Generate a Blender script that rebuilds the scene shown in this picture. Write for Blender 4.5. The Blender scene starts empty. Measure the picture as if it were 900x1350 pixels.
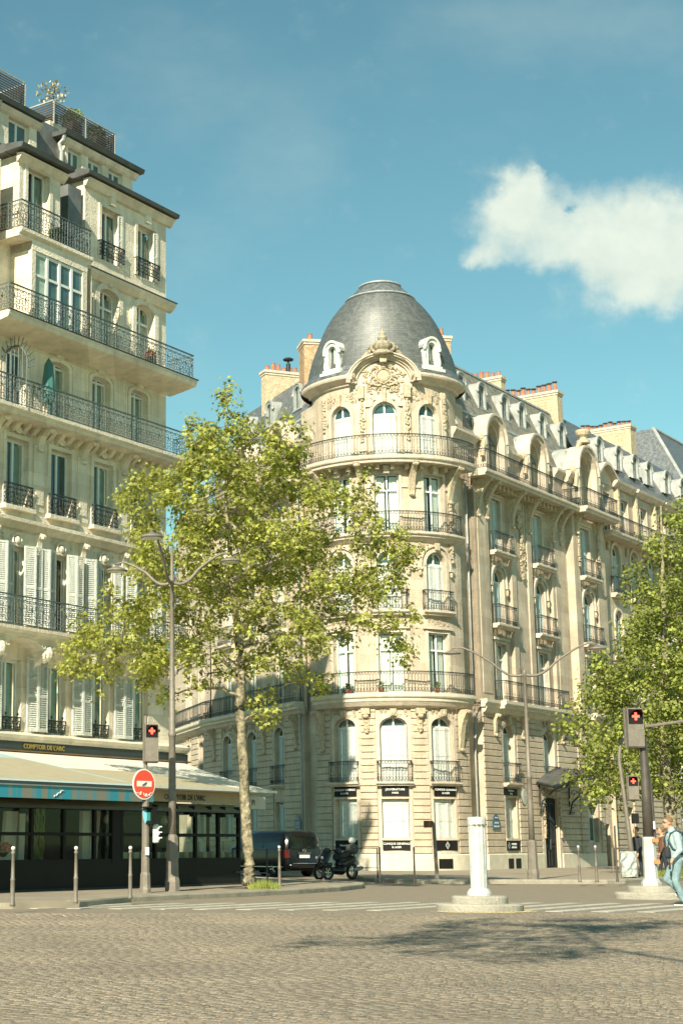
import bpy, bmesh, math, random
import numpy as np
from math import sin, cos, pi, radians, atan2, sqrt
from mathutils import Vector
random.seed(7); rng = np.random.default_rng(7)
S = bpy.context.scene
COL = S.collection
# ------------------------------------------------------------------ camera
cd = bpy.data.cameras.new("camera"); cam = bpy.data.objects.new("camera", cd); COL.objects.link(cam)
cd.sensor_fit = 'VERTICAL'; cd.sensor_height = 36.0; cd.lens = 2150/1350*36
cd.shift_x = 235/1350.0; cd.clip_end = 4000; cd.clip_start = 0.2
PITCH = math.atan((1113-675)/2150)
cam.location = (0, 0, 1.25); cam.rotation_euler = (pi/2+PITCH, 0, 0)
S.camera = cam
# ------------------------------------------------------------------ light
SUN_EL = radians(32.4); SUN_AZ = radians(201.4)      # azimuth from +Y towards +X of the sun itself
sd = bpy.data.lights.new("sun", 'SUN'); sun = bpy.data.objects.new("sun", sd); COL.objects.link(sun)
sd.energy = 5.0; sd.angle = radians(0.5); sd.color = (1.0, 0.90, 0.715)
sv = Vector((sin(SUN_AZ)*cos(SUN_EL), cos(SUN_AZ)*cos(SUN_EL), sin(SUN_EL)))
sun.rotation_euler = sv.to_track_quat('Z', 'Y').to_euler(); sun.location = (-20, -40, 60)
S.view_settings.view_transform = 'Standard'; S.view_settings.look = 'None'
S.view_settings.exposure = 0.78; S.view_settings.gamma = 1.0

def N(nt, typ, **kw):
    n = nt.nodes.new(typ)
    for k, v in kw.items():
        if k.startswith('i_'):
            key = k[2:]
            if key.isdigit(): n.inputs[int(key)].default_value = v
            else: n.inputs[key.replace('_', ' ')].default_value = v
        else: setattr(n, k, v)
    return n
def Mth(nt, op, a, b=None, c=None):
    n = nt.nodes.new('ShaderNodeMath'); n.operation = op
    for i, x in enumerate((a, b, c)):
        if x is None: continue
        if isinstance(x, (int, float)): n.inputs[i].default_value = x
        else: nt.links.new(x, n.inputs[i])
    return n.outputs[0]
def Ramp(nt, fac, stops):
    r = nt.nodes.new('ShaderNodeValToRGB'); nt.links.new(fac, r.inputs[0])
    el = r.color_ramp.elements
    while len(el) < len(stops): el.new(0.5)
    for e, (p, c) in zip(el, stops):
        e.position = p; e.color = (c if len(c) == 4 else (*c, 1)) if not isinstance(c, (int, float)) else (c, c, c, 1)
    return r.outputs[0]
def Mix(nt, fac, a, b, mode='MIX'):
    m = nt.nodes.new('ShaderNodeMix'); m.data_type = 'RGBA'; m.blend_type = mode
    if isinstance(fac, (int, float)): m.inputs[0].default_value = fac
    else: nt.links.new(fac, m.inputs[0])
    for i, x in ((6, a), (7, b)):
        if isinstance(x, tuple): m.inputs[i].default_value = (*x[:3], 1)
        else: nt.links.new(x, m.inputs[i])
    return m.outputs[2]
# ------------------------------------------------------------------ world: sky with a cloud
W = bpy.data.worlds.new("World"); S.world = W; W.use_nodes = True
nt = W.node_tree; nt.nodes.clear()
sky = N(nt, 'ShaderNodeTexSky', sky_type='NISHITA', sun_disc=False)
sky.sun_elevation = SUN_EL; sky.sun_rotation = SUN_AZ; sky.air_density = 1.0; sky.dust_density = 0.0; sky.ozone_density = 1.0
tc = N(nt, 'ShaderNodeTexCoord')
sep = N(nt, 'ShaderNodeSeparateXYZ'); nt.links.new(tc.outputs['Generated'], sep.inputs[0])
gx, gy, gz = sep.outputs
ysafe = Mth(nt, 'MAXIMUM', gy, 0.05)
U = Mth(nt, 'DIVIDE', gx, ysafe); V = Mth(nt, 'DIVIDE', gz, ysafe)   # gnomonic sky coordinates towards +Y
comb = N(nt, 'ShaderNodeCombineXYZ'); nt.links.new(U, comb.inputs[0]); nt.links.new(V, comb.inputs[1])
def cloudnoise(scale, detail, rough, off=(0, 0, 0), sc=(1, 1, 1)):
    mp = N(nt, 'ShaderNodeMapping'); mp.inputs['Location'].default_value = off; mp.inputs['Scale'].default_value = sc
    nt.links.new(comb.outputs[0], mp.inputs[0])
    n = N(nt, 'ShaderNodeTexNoise'); n.inputs['Scale'].default_value = scale; n.inputs['Detail'].default_value = detail
    n.inputs['Roughness'].default_value = rough; nt.links.new(mp.outputs[0], n.inputs['Vector']); return n.outputs[0]
CLX = 1.0
def uv_of(px, py):
    u = (px-215)/2150; v = (675-py)/2150
    return u/(cos(PITCH)-v*sin(PITCH)), (sin(PITCH)+v*cos(PITCH))/(cos(PITCH)-v*sin(PITCH))
blobs = [(686, 250, 32, 34, .8), (635, 350, 26, 28, .7), (678, 268, 40, 48, 1.2), (640, 320, 32, 44, .9), (618, 350, 16, 22, .5), (725, 300, 50, 50, 1.1), (770, 278, 44, 44, .8), (838, 282, 52, 52, 1.2), (895, 292, 56, 58, 1.0),
         (775, 342, 70, 46, 1.0), (850, 350, 66, 52, 1.1), (915, 355, 55, 60, 1.0), (828, 392, 40, 32, 1.0), (880, 395, 36, 28, .7), (705, 335, 45, 20, .4)]
acc = None
wn1 = Mth(nt, 'MULTIPLY', Mth(nt, 'SUBTRACT', cloudnoise(24, 6, .6), .5), .05)
wn2 = Mth(nt, 'MULTIPLY', Mth(nt, 'SUBTRACT', cloudnoise(24, 6, .6, (3, 7, 1)), .5), .05)
Uw = Mth(nt, 'ADD', U, wn1); Vw = Mth(nt, 'ADD', V, wn2)
for (bx_, by_, rx, ry, wgt) in blobs:
    cu, cv = uv_of(bx_, by_)
    du = Mth(nt, 'DIVIDE', Mth(nt, 'SUBTRACT', Uw, cu), rx/2050.0)
    dv = Mth(nt, 'DIVIDE', Mth(nt, 'SUBTRACT', Vw, cv), ry/2050.0)
    d2 = Mth(nt, 'ADD', Mth(nt, 'MULTIPLY', du, du), Mth(nt, 'MULTIPLY', dv, dv))
    g = Mth(nt, 'MULTIPLY', Mth(nt, 'POWER', 2.718, Mth(nt, 'MULTIPLY', d2, -1.15)), wgt)
    acc = g if acc is None else Mth(nt, 'ADD', acc, g)
holes = [(762, 274, 8, 7, 1.0), (722, 226, 14, 10, .7), (658, 382, 50, 20, .9), (842, 312, 18, 10, .3)]
for (bx_, by_, rx, ry, wgt) in holes:
    cu, cv = uv_of(bx_, by_)
    du = Mth(nt, 'DIVIDE', Mth(nt, 'SUBTRACT', Uw, cu), rx/2050.0)
    dv = Mth(nt, 'DIVIDE', Mth(nt, 'SUBTRACT', Vw, cv), ry/2050.0)
    d2 = Mth(nt, 'ADD', Mth(nt, 'MULTIPLY', du, du), Mth(nt, 'MULTIPLY', dv, dv))
    g = Mth(nt, 'MULTIPLY', Mth(nt, 'POWER', 2.718, Mth(nt, 'MULTIPLY', d2, -1.0)), wgt)
    acc = Mth(nt, 'SUBTRACT', acc, g)
dens = Mth(nt, 'ADD', acc, Mth(nt, 'MULTIPLY', Mth(nt, 'SUBTRACT', cloudnoise(26, 8, .6, (1, 2, 0)), .5), 1.9))
mask = N(nt, 'ShaderNodeMapRange', interpolation_type='SMOOTHSTEP'); nt.links.new(dens, mask.inputs[0])
mask.inputs[1].default_value = .06; mask.inputs[2].default_value = 1.75; mask.inputs[3].default_value = 0; mask.inputs[4].default_value = .93
# thin cirrus veils everywhere
veil = N(nt, 'ShaderNodeMapRange', interpolation_type='SMOOTHSTEP')
nt.links.new(cloudnoise(4.2, 6, .55, (5.3, 2.2, 0), (1, 1.5, 1)), veil.inputs[0])
veil.inputs[1].default_value = .48; veil.inputs[2].default_value = .78; veil.inputs[3].default_value = 0; veil.inputs[4].default_value = .16
veil2 = N(nt, 'ShaderNodeMapRange', interpolation_type='SMOOTHSTEP')
nt.links.new(cloudnoise(15, 6, .6, (1.3, 8.2, 0), (1, 1.2, 1)), veil2.inputs[0])
veil2.inputs[1].default_value = .62; veil2.inputs[2].default_value = .86; veil2.inputs[3].default_value = 0; veil2.inputs[4].default_value = .16
mx = Mth(nt, 'MAXIMUM', mask.outputs[0], Mth(nt, 'ADD', veil.outputs[0], veil2.outputs[0]))
tint = Mix(nt, 1.0, sky.outputs[0], (.86, 1.27, .98), 'MULTIPLY')
hsv = N(nt, 'ShaderNodeHueSaturation'); hsv.inputs['Saturation'].default_value = 1.0; hsv.inputs['Value'].default_value = 1.0
nt.links.new(tint, hsv.inputs['Color'])
shade = Ramp(nt, cloudnoise(30, 4, .6, (4, 4, 4)), [(.3, (6.3, 7.1, 6.2)), (.7, (7.6, 8.2, 7.0))])
skyc = Mix(nt, mx, hsv.outputs[0], shade)
bgn = N(nt, 'ShaderNodeBackground'); nt.links.new(skyc, bgn.inputs[0]); bgn.inputs[1].default_value = .07
wo = N(nt, 'ShaderNodeOutputWorld'); nt.links.new(bgn.outputs[0], wo.inputs[0])

# ------------------------------------------------------------------ materials
MATS = {}
def mat(name, col, rough=.7, metal=0, var=.12, vscale=2.0, bump=0, bscale=30, spec=.5, island=0, emit=None, estr=0, streak=0, coat=0, courses=0, transl=0, dirt=0, col2=None):
    m = bpy.data.materials.new(name); m.use_nodes = True; t = m.node_tree
    b = t.nodes['Principled BSDF']; b.inputs['Roughness'].default_value = rough; b.inputs['Metallic'].default_value = metal
    b.inputs['Specular IOR Level'].default_value = spec; b.inputs['Coat Weight'].default_value = coat
    g = N(t, 'ShaderNodeNewGeometry')
    c = (*col, 1)
    n = N(t, 'ShaderNodeTexNoise'); n.inputs['Scale'].default_value = vscale; n.inputs['Detail'].default_value = 6; n.inputs['Roughness'].default_value = .6
    t.links.new(g.outputs['Position'], n.inputs['Vector'])
    lo = tuple(x*(1-var*1.6) for x in col); hi = tuple(min(1, x*(1+var*1.3)) for x in (col2 or col))
    out = Ramp(t, n.outputs[0], [(.3, lo), (.7, hi)])
    if streak:
        mp = N(t, 'ShaderNodeMapping'); mp.inputs['Scale'].default_value = (3, 3, .25); t.links.new(g.outputs['Position'], mp.inputs[0])
        n2 = N(t, 'ShaderNodeTexNoise'); n2.inputs['Scale'].default_value = 1.4; n2.inputs['Detail'].default_value = 5; t.links.new(mp.outputs[0], n2.inputs['Vector'])
        f = Ramp(t, n2.outputs[0], [(.45, 0.0), (.75, streak)])
        out = Mix(t, f, out, tuple(x*.5 for x in col))
    if dirt:
        n3 = N(t, 'ShaderNodeTexNoise'); n3.inputs['Scale'].default_value = .35; n3.inputs['Detail'].default_value = 8; n3.inputs['Roughness'].default_value = .65
        t.links.new(g.outputs['Position'], n3.inputs['Vector'])
        f = Ramp(t, n3.outputs[0], [(.42, 0.0), (.68, dirt)])
        out = Mix(t, f, out, (col[0]*.62, col[1]*.64, col[2]*.66))
    if name == 'cobble':
        mpw = N(t, 'ShaderNodeMapping'); mpw.inputs['Scale'].default_value = (.12, .45, 1); mpw.inputs['Rotation'].default_value = (0, 0, radians(-20)); t.links.new(g.outputs['Position'], mpw.inputs[0])
        nw = N(t, 'ShaderNodeTexNoise'); nw.inputs['Scale'].default_value = 1.0; nw.inputs['Detail'].default_value = 6; t.links.new(mpw.outputs[0], nw.inputs['Vector'])
        out = Mix(t, Ramp(t, nw.outputs[0], [(.42, 0.0), (.62, .55)]), out, (.215, .185, .145)); out = Mix(t, Ramp(t, nw.outputs[0], [(.30, .35), (.42, 0.0)]), out, (.36, .29, .20))
    if island:
        r = Ramp(t, g.outputs['Random Per Island'], [(0, tuple([1-island]*3)), (1, tuple([1+island]*3))])
        out = Mix(t, 1.0, out, r, 'MULTIPLY')
    if courses:
        s_ = N(t, 'ShaderNodeSeparateXYZ'); t.links.new(g.outputs['Position'], s_.inputs[0])
        fr = Mth(t, 'FRACT', Mth(t, 'DIVIDE', s_.outputs[2], courses))
        ln = Mth(t, 'LESS_THAN', fr, .035)
        out = Mix(t, Mth(t, 'MULTIPLY', ln, .28), out, tuple(x*.45 for x in col))
        # block to block tone change, course by course
        fl = Mth(t, 'FLOOR', Mth(t, 'DIVIDE', s_.outputs[2], courses))
        cx = N(t, 'ShaderNodeCombineXYZ'); t.links.new(Mth(t, 'FLOOR', Mth(t, 'ADD', Mth(t, 'MULTIPLY', s_.outputs[0], 1.3), Mth(t, 'MULTIPLY', fl, .5))), cx.inputs[0]); t.links.new(fl, cx.inputs[1])
        wn = N(t, 'ShaderNodeTexWhiteNoise'); t.links.new(cx.outputs[0], wn.inputs[0])
        out = Mix(t, 1.0, out, Ramp(t, wn.outputs[0], [(0, (.88, .86, .83)), (1, (1.06, 1.06, 1.05))]), 'MULTIPLY')
    t.links.new(out, b.inputs['Base Color'])
    if bump:
        bn = N(t, 'ShaderNodeTexNoise'); bn.inputs['Scale'].default_value = bscale; bn.inputs['Detail'].default_value = 5
        t.links.new(g.outputs['Position'], bn.inputs['Vector'])
        bp = N(t, 'ShaderNodeBump'); bp.inputs['Strength'].default_value = min(1, bump*10); bp.inputs['Distance'].default_value = bump*.1
        t.links.new(bn.outputs[0], bp.inputs['Height']); t.links.new(bp.outputs[0], b.inputs['Normal'])
    if emit: b.inputs['Emission Color'].default_value = (*emit, 1); b.inputs['Emission Strength'].default_value = estr
    if transl:
        tr = N(t, 'ShaderNodeBsdfTranslucent'); t.links.new(Mix(t, 1.0, out, (1.15, 1.2, .6), 'MULTIPLY'), tr.inputs[0])
        ms = N(t, 'ShaderNodeMixShader'); ms.inputs[0].default_value = transl
        t.links.new(b.outputs[0], ms.inputs[1]); t.links.new(tr.outputs[0], ms.inputs[2]); t.links.new(ms.outputs[0], t.nodes['Material Output'].inputs[0])
    MATS[name] = m; return m
M = MATS
mat('stone', (.61, .515, .39), .85, var=.13, vscale=1.2, bump=.3, bscale=14, streak=.6, courses=.42, dirt=.6)
mat('stone_rustic', (.57, .475, .35), .88, var=.12, vscale=1.6, bump=.35, bscale=16, streak=.35, island=.12, dirt=.5)
mat('stone_trim', (.64, .555, .435), .82, var=.12, vscale=2.5, bump=.25, bscale=20, streak=.42, dirt=.35)
mat('stone_carved', (.60, .50, .345), .85, var=.2, vscale=9, bump=.6, bscale=30, streak=.1)
mat('crest_stone', (.40, .35, .25), .9, var=.3, vscale=8, bump=.5, bscale=25, streak=.4)
mat('post_white', (.52, .54, .50), .6, var=.12, vscale=4, streak=.35, bump=.15)
mat('stone_pale', (.66, .60, .47), .8, var=.08, vscale=2.5, bump=.2, bscale=20, streak=.22, courses=0, dirt=.15)
mat('stone_left', (.79, .72, .58), .82, var=.09, vscale=1.5, bump=.25, bscale=16, streak=.38, courses=.38, dirt=.35)
mat('slate', (.135, .15, .155), .38, var=.35, vscale=5, bump=.3, bscale=25, spec=.6, streak=.3)
mat('slate_warm', (.235, .225, .18), .62, var=.3, vscale=3, bump=.4, bscale=22, streak=.3)
mat('zinc', (.37, .39, .365), .5, metal=.05, var=.15, vscale=2.5, bump=.15, bscale=8, streak=.25)
mat('zinc_mid', (.15, .16, .155), .5, metal=.1, var=.2, vscale=2.5, streak=.2)
mat('zinc_dark', (.10, .105, .10), .5, metal=.2, var=.2, vscale=2.5)
mat('iron', (.028, .038, .037), .55, metal=.3, var=.25, vscale=12)
mat('iron_pale', (.085, .115, .11), .55, metal=.2, var=.25, vscale=12)
mat('street_metal', (.20, .175, .14), .55, metal=.1, var=.12, vscale=6, streak=.25, bump=.1)
mat('street_metal_dark', (.08, .068, .055), .5, metal=.1, var=.15, vscale=6)
mat('white_paint', (.64, .655, .60), .55, var=.05, vscale=5, streak=.12)
mat('white_frame', (.70, .73, .68), .5, var=.05, vscale=5)
mat('shutter_white', (.64, .67, .61), .6, var=.10, vscale=9, bump=.4, bscale=30, streak=.25)
mat('shutter_grey', (.44, .52, .49), .6, var=.08, vscale=5, streak=.15)
mat('curtain', (.78, .80, .73), .9, var=.08, vscale=8)
mat('curtain_green', (.34, .45, .38), .9, var=.15, vscale=4)
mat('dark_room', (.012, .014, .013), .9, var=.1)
mat('brick', (.52, .36, .21), .9, var=.25, vscale=6, bump=.5, bscale=20)
mat('brick_pale', (.56, .46, .30), .9, var=.18, vscale=5, bump=.4, bscale=20)
mat('terracotta', (.43, .175, .095), .8, var=.2, vscale=5)
mat('bark', (.165, .145, .095), .9, var=.5, vscale=7, bump=.6, bscale=14, col2=(.27, .235, .15))
mat('twig', (.10, .085, .05), .9, var=.2)
mat('leaf', (.37, .385, .095), .5, var=.3, vscale=1.3, island=.4, transl=.42, spec=.3)
mat('leaf_deep', (.27, .31, .07), .5, var=.35, vscale=1.1, island=.45, transl=.36, spec=.35)
mat('grass', (.11, .17, .03), .7, var=.3, island=.3, transl=.3)
mat('bush', (.10, .15, .03), .7, var=.3, island=.35)
mat('bush_dry', (.42, .38, .25), .8, var=.2, island=.2)
mat('black_panel', (.012, .012, .011), .6, var=.1, spec=.2)
mat('fascia', (.035, .045, .045), .4, var=.1)
mat('gold', (.42, .30, .08), .45, metal=.5, var=.1)
mat('letter_white', (.75, .78, .75), .6, var=.02)
mat('letter_dark', (.035, .04, .04), .6, var=.05)
mat('awning_white', (.82, .79, .68), .85, var=.07, vscale=1.5, transl=.12, dirt=.15)
mat('awning_beige', (.47, .42, .29), .85, var=.05, vscale=3, transl=.15)
mat('awning_blue', (.36, .50, .52), .85, var=.05, vscale=3)
mat('interior_wood', (.18, .11, .05), .6, var=.2)
mat('cushion', (.55, .53, .33), .8, var=.1)
mat('cushion_dark', (.24, .26, .16), .8, var=.1)
mat('cream_cloth', (.48, .50, .42), .8, var=.08)
mat('pink_flower', (.75, .32, .22), .7, var=.2, island=.3)
mat('car_black', (.006, .007, .008), .22, var=.1, spec=.4, coat=.3)
mat('glass_black', (.006, .009, .010), .04, var=.05, spec=1.0)
mat('rubber', (.018, .018, .018), .85, var=.1)
mat('chrome', (.6, .62, .62), .2, metal=.9, var=.05)
mat('red_lens', (.35, .02, .015), .3, var=.05)
mat('tail_red', (.10, .012, .010), .3, var=.05)
mat('plate', (.75, .76, .68), .5, var=.02)
mat('red_light', (.6, .03, .02), .4, var=0, emit=(1, .07, .04), estr=3.2)
mat('green_light', (.02, .12, .09), .4, var=0, emit=(.1, .8, .6), estr=.12)
mat('sign_red', (.78, .075, .035), .45, var=.03)
mat('sign_white', (.80, .78, .68), .5, var=.03)
mat('sticker_blue', (.12, .36, .45), .5, var=.05)
mat('plate_blue', (.035, .09, .19), .4, var=.05)
mat('plate_green', (.05, .16, .14), .4, var=.05)
mat('denim_light', (.40, .52, .52), .85, var=.1, vscale=18, bump=.3, bscale=60)
mat('denim', (.24, .36, .38), .85, var=.18, vscale=10, bump=.3, bscale=60)
mat('skin', (.56, .30, .19), .55, var=.06, vscale=20)
mat('hair', (.20, .11, .05), .8, var=.25, vscale=60)
mat('cloth_black', (.02, .025, .03), .8, var=.1)
mat('cloth_teal', (.035, .075, .09), .8, var=.1)
mat('cloth_brown', (.14, .07, .04), .85, var=.15)
mat('tape_orange', (.62, .22, .07), .6, var=.1)
mat('plastic_wrap', (.42, .46, .42), .4, var=.3, vscale=10, bump=.6, bscale=12)
mat('kerb_granite', (.34, .31, .24), .85, var=.15, vscale=3, bump=.3, bscale=30, dirt=.3)
mat('pavement', (.33, .285, .21), .9, var=.10, vscale=1.2, bump=.25, bscale=40, dirt=.35)
mat('cobble', (.30, .25, .178), .88, var=.14, vscale=.5, bump=.25, bscale=40, island=.12, dirt=.4)
mat('joint', (.22, .18, .125), .95, var=.2, vscale=3)
mat('paint_road', (.50, .475, .39), .85, var=.25, vscale=4, bump=.2, dirt=.6)
mat('earth', (.12, .10, .06), .95, var=.3)
mat('concrete', (.40, .375, .30), .9, var=.14, vscale=2.5, bump=.3, bscale=30, dirt=.4)
mat('leaf_litter', (.52, .40, .13), .8, var=.25, island=.3)
# far road / cobble sheet: the setts too far away to tell apart
def road_mat():
    m = bpy.data.materials.new('road_setts'); m.use_nodes = True; t = m.node_tree; b = t.nodes['Principled BSDF']
    g = N(t, 'ShaderNodeNewGeometry'); br = N(t, 'ShaderNodeTexBrick'); mp = N(t, 'ShaderNodeMapping')
    mp.inputs['Rotation'].default_value = (0, 0, radians(9)); t.links.new(g.outputs['Position'], mp.inputs[0]); t.links.new(mp.outputs[0], br.inputs['Vector'])
    br.inputs['Scale'].default_value = 1.0; br.inputs['Brick Width'].default_value = .16; br.inputs['Row Height'].default_value = .12
    br.inputs['Mortar Size'].default_value = .008; br.inputs['Color1'].default_value = (.28, .235, .165, 1); br.inputs['Color2'].default_value = (.23, .19, .13, 1)
    br.inputs['Mortar'].default_value = (.18, .15, .105, 1)
    n = N(t, 'ShaderNodeTexNoise'); n.inputs['Scale'].default_value = .5; n.inputs['Detail'].default_value = 8; t.links.new(g.outputs['Position'], n.inputs['Vector'])
    o = Mix(t, Ramp(t, n.outputs[0], [(.45, 0.0), (.7, .4)]), br.outputs[0], (.22, .205, .17))
    t.links.new(o, b.inputs['Base Color']); b.inputs['Roughness'].default_value = .85
    bp = N(t, 'ShaderNodeBump'); bp.inputs['Strength'].default_value = .6; bp.inputs['Distance'].default_value = .02
    t.links.new(br.outputs[1], bp.inputs['Height']); bp.invert = True; t.links.new(bp.outputs[0], b.inputs['Normal']); MATS['road'] = m
road_mat()
def glass_mat(name, col, alpha, rough=.03, fk=.9):
    m = bpy.data.materials.new(name); m.use_nodes = True; t = m.node_tree; t.nodes.clear()
    tr = N(t, 'ShaderNodeBsdfTransparent'); tr.inputs[0].default_value = (*col, 1)
    gl = N(t, 'ShaderNodeBsdfGlossy'); gl.inputs['Roughness'].default_value = rough; gl.inputs[0].default_value = (.85, .95, .95, 1)
    fr = N(t, 'ShaderNodeFresnel'); fr.inputs[0].default_value = 1.5
    f = Mth(t, 'ADD', Mth(t, 'MULTIPLY', fr.outputs[0], fk), alpha)
    ms = N(t, 'ShaderNodeMixShader'); t.links.new(f, ms.inputs[0]); t.links.new(tr.outputs[0], ms.inputs[1]); t.links.new(gl.outputs[0], ms.inputs[2])
    o = N(t, 'ShaderNodeOutputMaterial'); t.links.new(ms.outputs[0], o.inputs[0]); MATS[name] = m
glass_mat('glass', (.93, .96, .94), .03, fk=.6)
glass_mat('glass_clear', (.80, .84, .80), .006, fk=.28)
mat('glass_dark', (.035, .075, .075), .06, var=.3, vscale=.8, spec=.9)
mat('glass_teal', (.07, .14, .135), .08, var=.35, vscale=.6, spec=.9)
def stripes(name, c1, c2, scale):
    m = bpy.data.materials.new(name); m.use_nodes = True; t = m.node_tree; b = t.nodes['Principled BSDF']; b.inputs['Roughness'].default_value = .85
    at = N(t, 'ShaderNodeTexCoord'); s_ = N(t, 'ShaderNodeSeparateXYZ'); t.links.new(at.outputs['Object'], s_.inputs[0])
    v = Mth(t, 'ADD', Mth(t, 'MULTIPLY', s_.outputs[0], .5977), Mth(t, 'MULTIPLY', s_.outputs[1], .8017))
    n = N(t, 'ShaderNodeTexNoise', noise_dimensions='1D'); t.links.new(v, n.inputs['W']); n.inputs['Scale'].default_value = scale; n.inputs['Detail'].default_value = 1.5
    t.links.new(Ramp(t, n.outputs[0], [(.44, c1), (.56, c2)]), b.inputs['Base Color']); MATS[name] = m
stripes('valance_blue', (.03, .27, .34), (.22, .22, .17), 2.2)
stripes('cushion_stripe', (.62, .60, .38), (.25, .28, .18), 5)

# ------------------------------------------------------------------ mesh helpers
def root_loc(parent):
    p = parent
    while p is not None and p.parent is not None: p = p.parent
    return Vector(p.location) if p is not None else Vector((0, 0, 0))
class Line:
    """straight facade frame: t to the right, o outward, z up"""
    def __init__(s, O, u, n): s.O = Vector(O); s.u = Vector(u); s.n = Vector(n); s.curved = False
    def __call__(s, t, o, z): return (s.O.x+s.u.x*t+s.n.x*o, s.O.y+s.u.y*t+s.n.y*o, s.O.z+z)
    def at(s, o=0, t=0): return Line(Vector(s(t, o, 0)), s.u, s.n)
class Arc:
    def __init__(s, C, R): s.C = C; s.R = R; s.curved = True
    def __call__(s, t, o, z):
        a = t/s.R; r = s.R+o; return (s.C[0]+r*sin(a), s.C[1]-r*cos(a), z)
class MB:
    def __init__(s): s.v = []; s.f = []
    def add(s, vs, fs):
        b = len(s.v); s.v += [tuple(x) for x in vs]; s.f += [tuple(i+b for i in f) for f in fs]; return s
    def quad(s, a, b, c, d): return s.add([a, b, c, d], [(0, 1, 2, 3)])
    def poly(s, pts): return s.add(pts, [tuple(range(len(pts)))])
    def stations(s, m, t0, t1, step=.3):
        n = max(1, int(math.ceil(abs(t1-t0)/step))) if m.curved else 1
        return [t0+(t1-t0)*i/n for i in range(n+1)]
    def sweep(s, m, prof, t0, t1, caps=True, step=.3):
        ts = s.stations(m, t0, t1, step); k = len(prof); vs = []; fs = []
        for t in ts: vs += [m(t, o, z) for o, z in prof]
        for i in range(len(ts)-1):
            for j in range(k):
                a = i*k+j; b = i*k+(j+1) % k; fs.append((a, b, b+k, a+k))
        if caps: fs.append(tuple(range(k))); fs.append(tuple(range(len(vs)-1, len(vs)-1-k, -1)))
        return s.add(vs, fs)
    def box(s, m, t0, t1, o0, o1, z0, z1, step=.3): return s.sweep(m, [(o0, z0), (o1, z0), (o1, z1), (o0, z1)], t0, t1, True, step)
    def cube(s, x0, x1, y0, y1, z0, z1): return s.box(WORLD, x0, x1, -y1, -y0, z0, z1)
    def tube(s, pts, r, n=5, closed=False, caps=True):
        pts = [Vector(p) for p in pts]; k = len(pts); vs = []; fs = []
        rs = r if isinstance(r, (list, tuple)) else [r]*k; up = None
        for i, p in enumerate(pts):
            if closed: d = pts[(i+1) % k]-pts[i-1]
            else: d = pts[min(i+1, k-1)]-pts[max(i-1, 0)]
            if d.length < 1e-9: d = Vector((0, 0, 1))
            d.normalize()
            if up is None: up = Vector((0, 0, 1)) if abs(d.z) < .9 else Vector((1, 0, 0))
            a = d.cross(up); 
            if a.length < 1e-6: a = d.cross(Vector((1, .3, 0)))
            a.normalize(); b = d.cross(a); up = -b if False else up
            for j in range(n):
                th = 2*pi*j/n+pi/4; vs.append(p+a*(rs[i]*cos(th))+b*(rs[i]*sin(th)))
        m_ = k if closed else k-1
        for i in range(m_):
            for j in range(n):
                A = i*n+j; B = i*n+(j+1) % n; C = ((i+1) % k)*n+(j+1) % n; D = ((i+1) % k)*n+j; fs.append((A, B, C, D))
        if caps and not closed: fs.append(tuple(range(n-1, -1, -1))); fs.append(tuple(range((k-1)*n, k*n)))
        return s.add(vs, fs)
    def lathe(s, c, prof, n=24, a0=0, a1=2*pi, caps=False):
        full = abs(a1-a0-2*pi) < 1e-6; na = n if full else n+1; vs = []; fs = []
        for r, z in prof:
            for i in range(na):
                a = a0+(a1-a0)*i/n; vs.append((c[0]+r*sin(a), c[1]-r*cos(a), c[2]+z))
        for j in range(len(prof)-1):
            for i in range(n):
                i2 = (i+1) % na; fs.append((j*na+i, j*na+i2, (j+1)*na+i2, (j+1)*na+i))
        if caps and full: fs.append(tuple(range(na-1, -1, -1))); fs.append(tuple(range((len(prof)-1)*na, len(prof)*na)))
        return s.add(vs, fs)
    def blob(s, c, rx, ry=None, rz=None, n=8, m=5, jitter=0):
        ry = ry or rx; rz = rz or rx; vs = []; fs = []
        for j in range(m+1):
            ph = -pi/2+pi*j/m
            for i in range(n):
                a = 2*pi*i/n; k = 1+random.uniform(-jitter, jitter)
                vs.append((c[0]+rx*k*cos(ph)*cos(a), c[1]+ry*k*cos(ph)*sin(a), c[2]+rz*k*sin(ph)))
        for j in range(m):
            for i in range(n): fs.append((j*n+i, j*n+(i+1) % n, (j+1)*n+(i+1) % n, (j+1)*n+i))
        return s.add(vs, fs)
    def mblob(s, m, t, o, z, rt, ro, rz, n=7, k=4):
        vs = []; fs = []
        for j in range(k+1):
            ph = -pi/2+pi*j/k
            for i in range(n):
                a = 2*pi*i/n; vs.append(m(t+rt*cos(ph)*cos(a), o+ro*cos(ph)*sin(a), z+rz*sin(ph)))
        for j in range(k):
            for i in range(n): fs.append((j*n+i, j*n+(i+1) % n, (j+1)*n+(i+1) % n, (j+1)*n+i))
        return s.add(vs, fs)
    def build(s, name, mt, parent=None, smooth=False, kind=None, keep=False):
        if not s.v: return None
        off = root_loc(parent)
        vs = s.v if parent is None else [(x-off.x, y-off.y, z-off.z) for x, y, z in s.v]
        o_ = None
        if parent is None and not keep:
            a = np.array(vs); c = ((a[:, 0].min()+a[:, 0].max())/2, (a[:, 1].min()+a[:, 1].max())/2, a[:, 2].min())
            vs = [(x-c[0], y-c[1], z-c[2]) for x, y, z in vs]; o_ = c
        me = bpy.data.meshes.new(name); me.from_pydata(vs, [], s.f); me.materials.append(M[mt] if isinstance(mt, str) else mt)
        if smooth: me.polygons.foreach_set('use_smooth', [True]*len(me.polygons))
        ob = bpy.data.objects.new(name, me); COL.objects.link(ob)
        if parent is not None: ob.parent = parent
        elif o_: ob.location = o_
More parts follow.
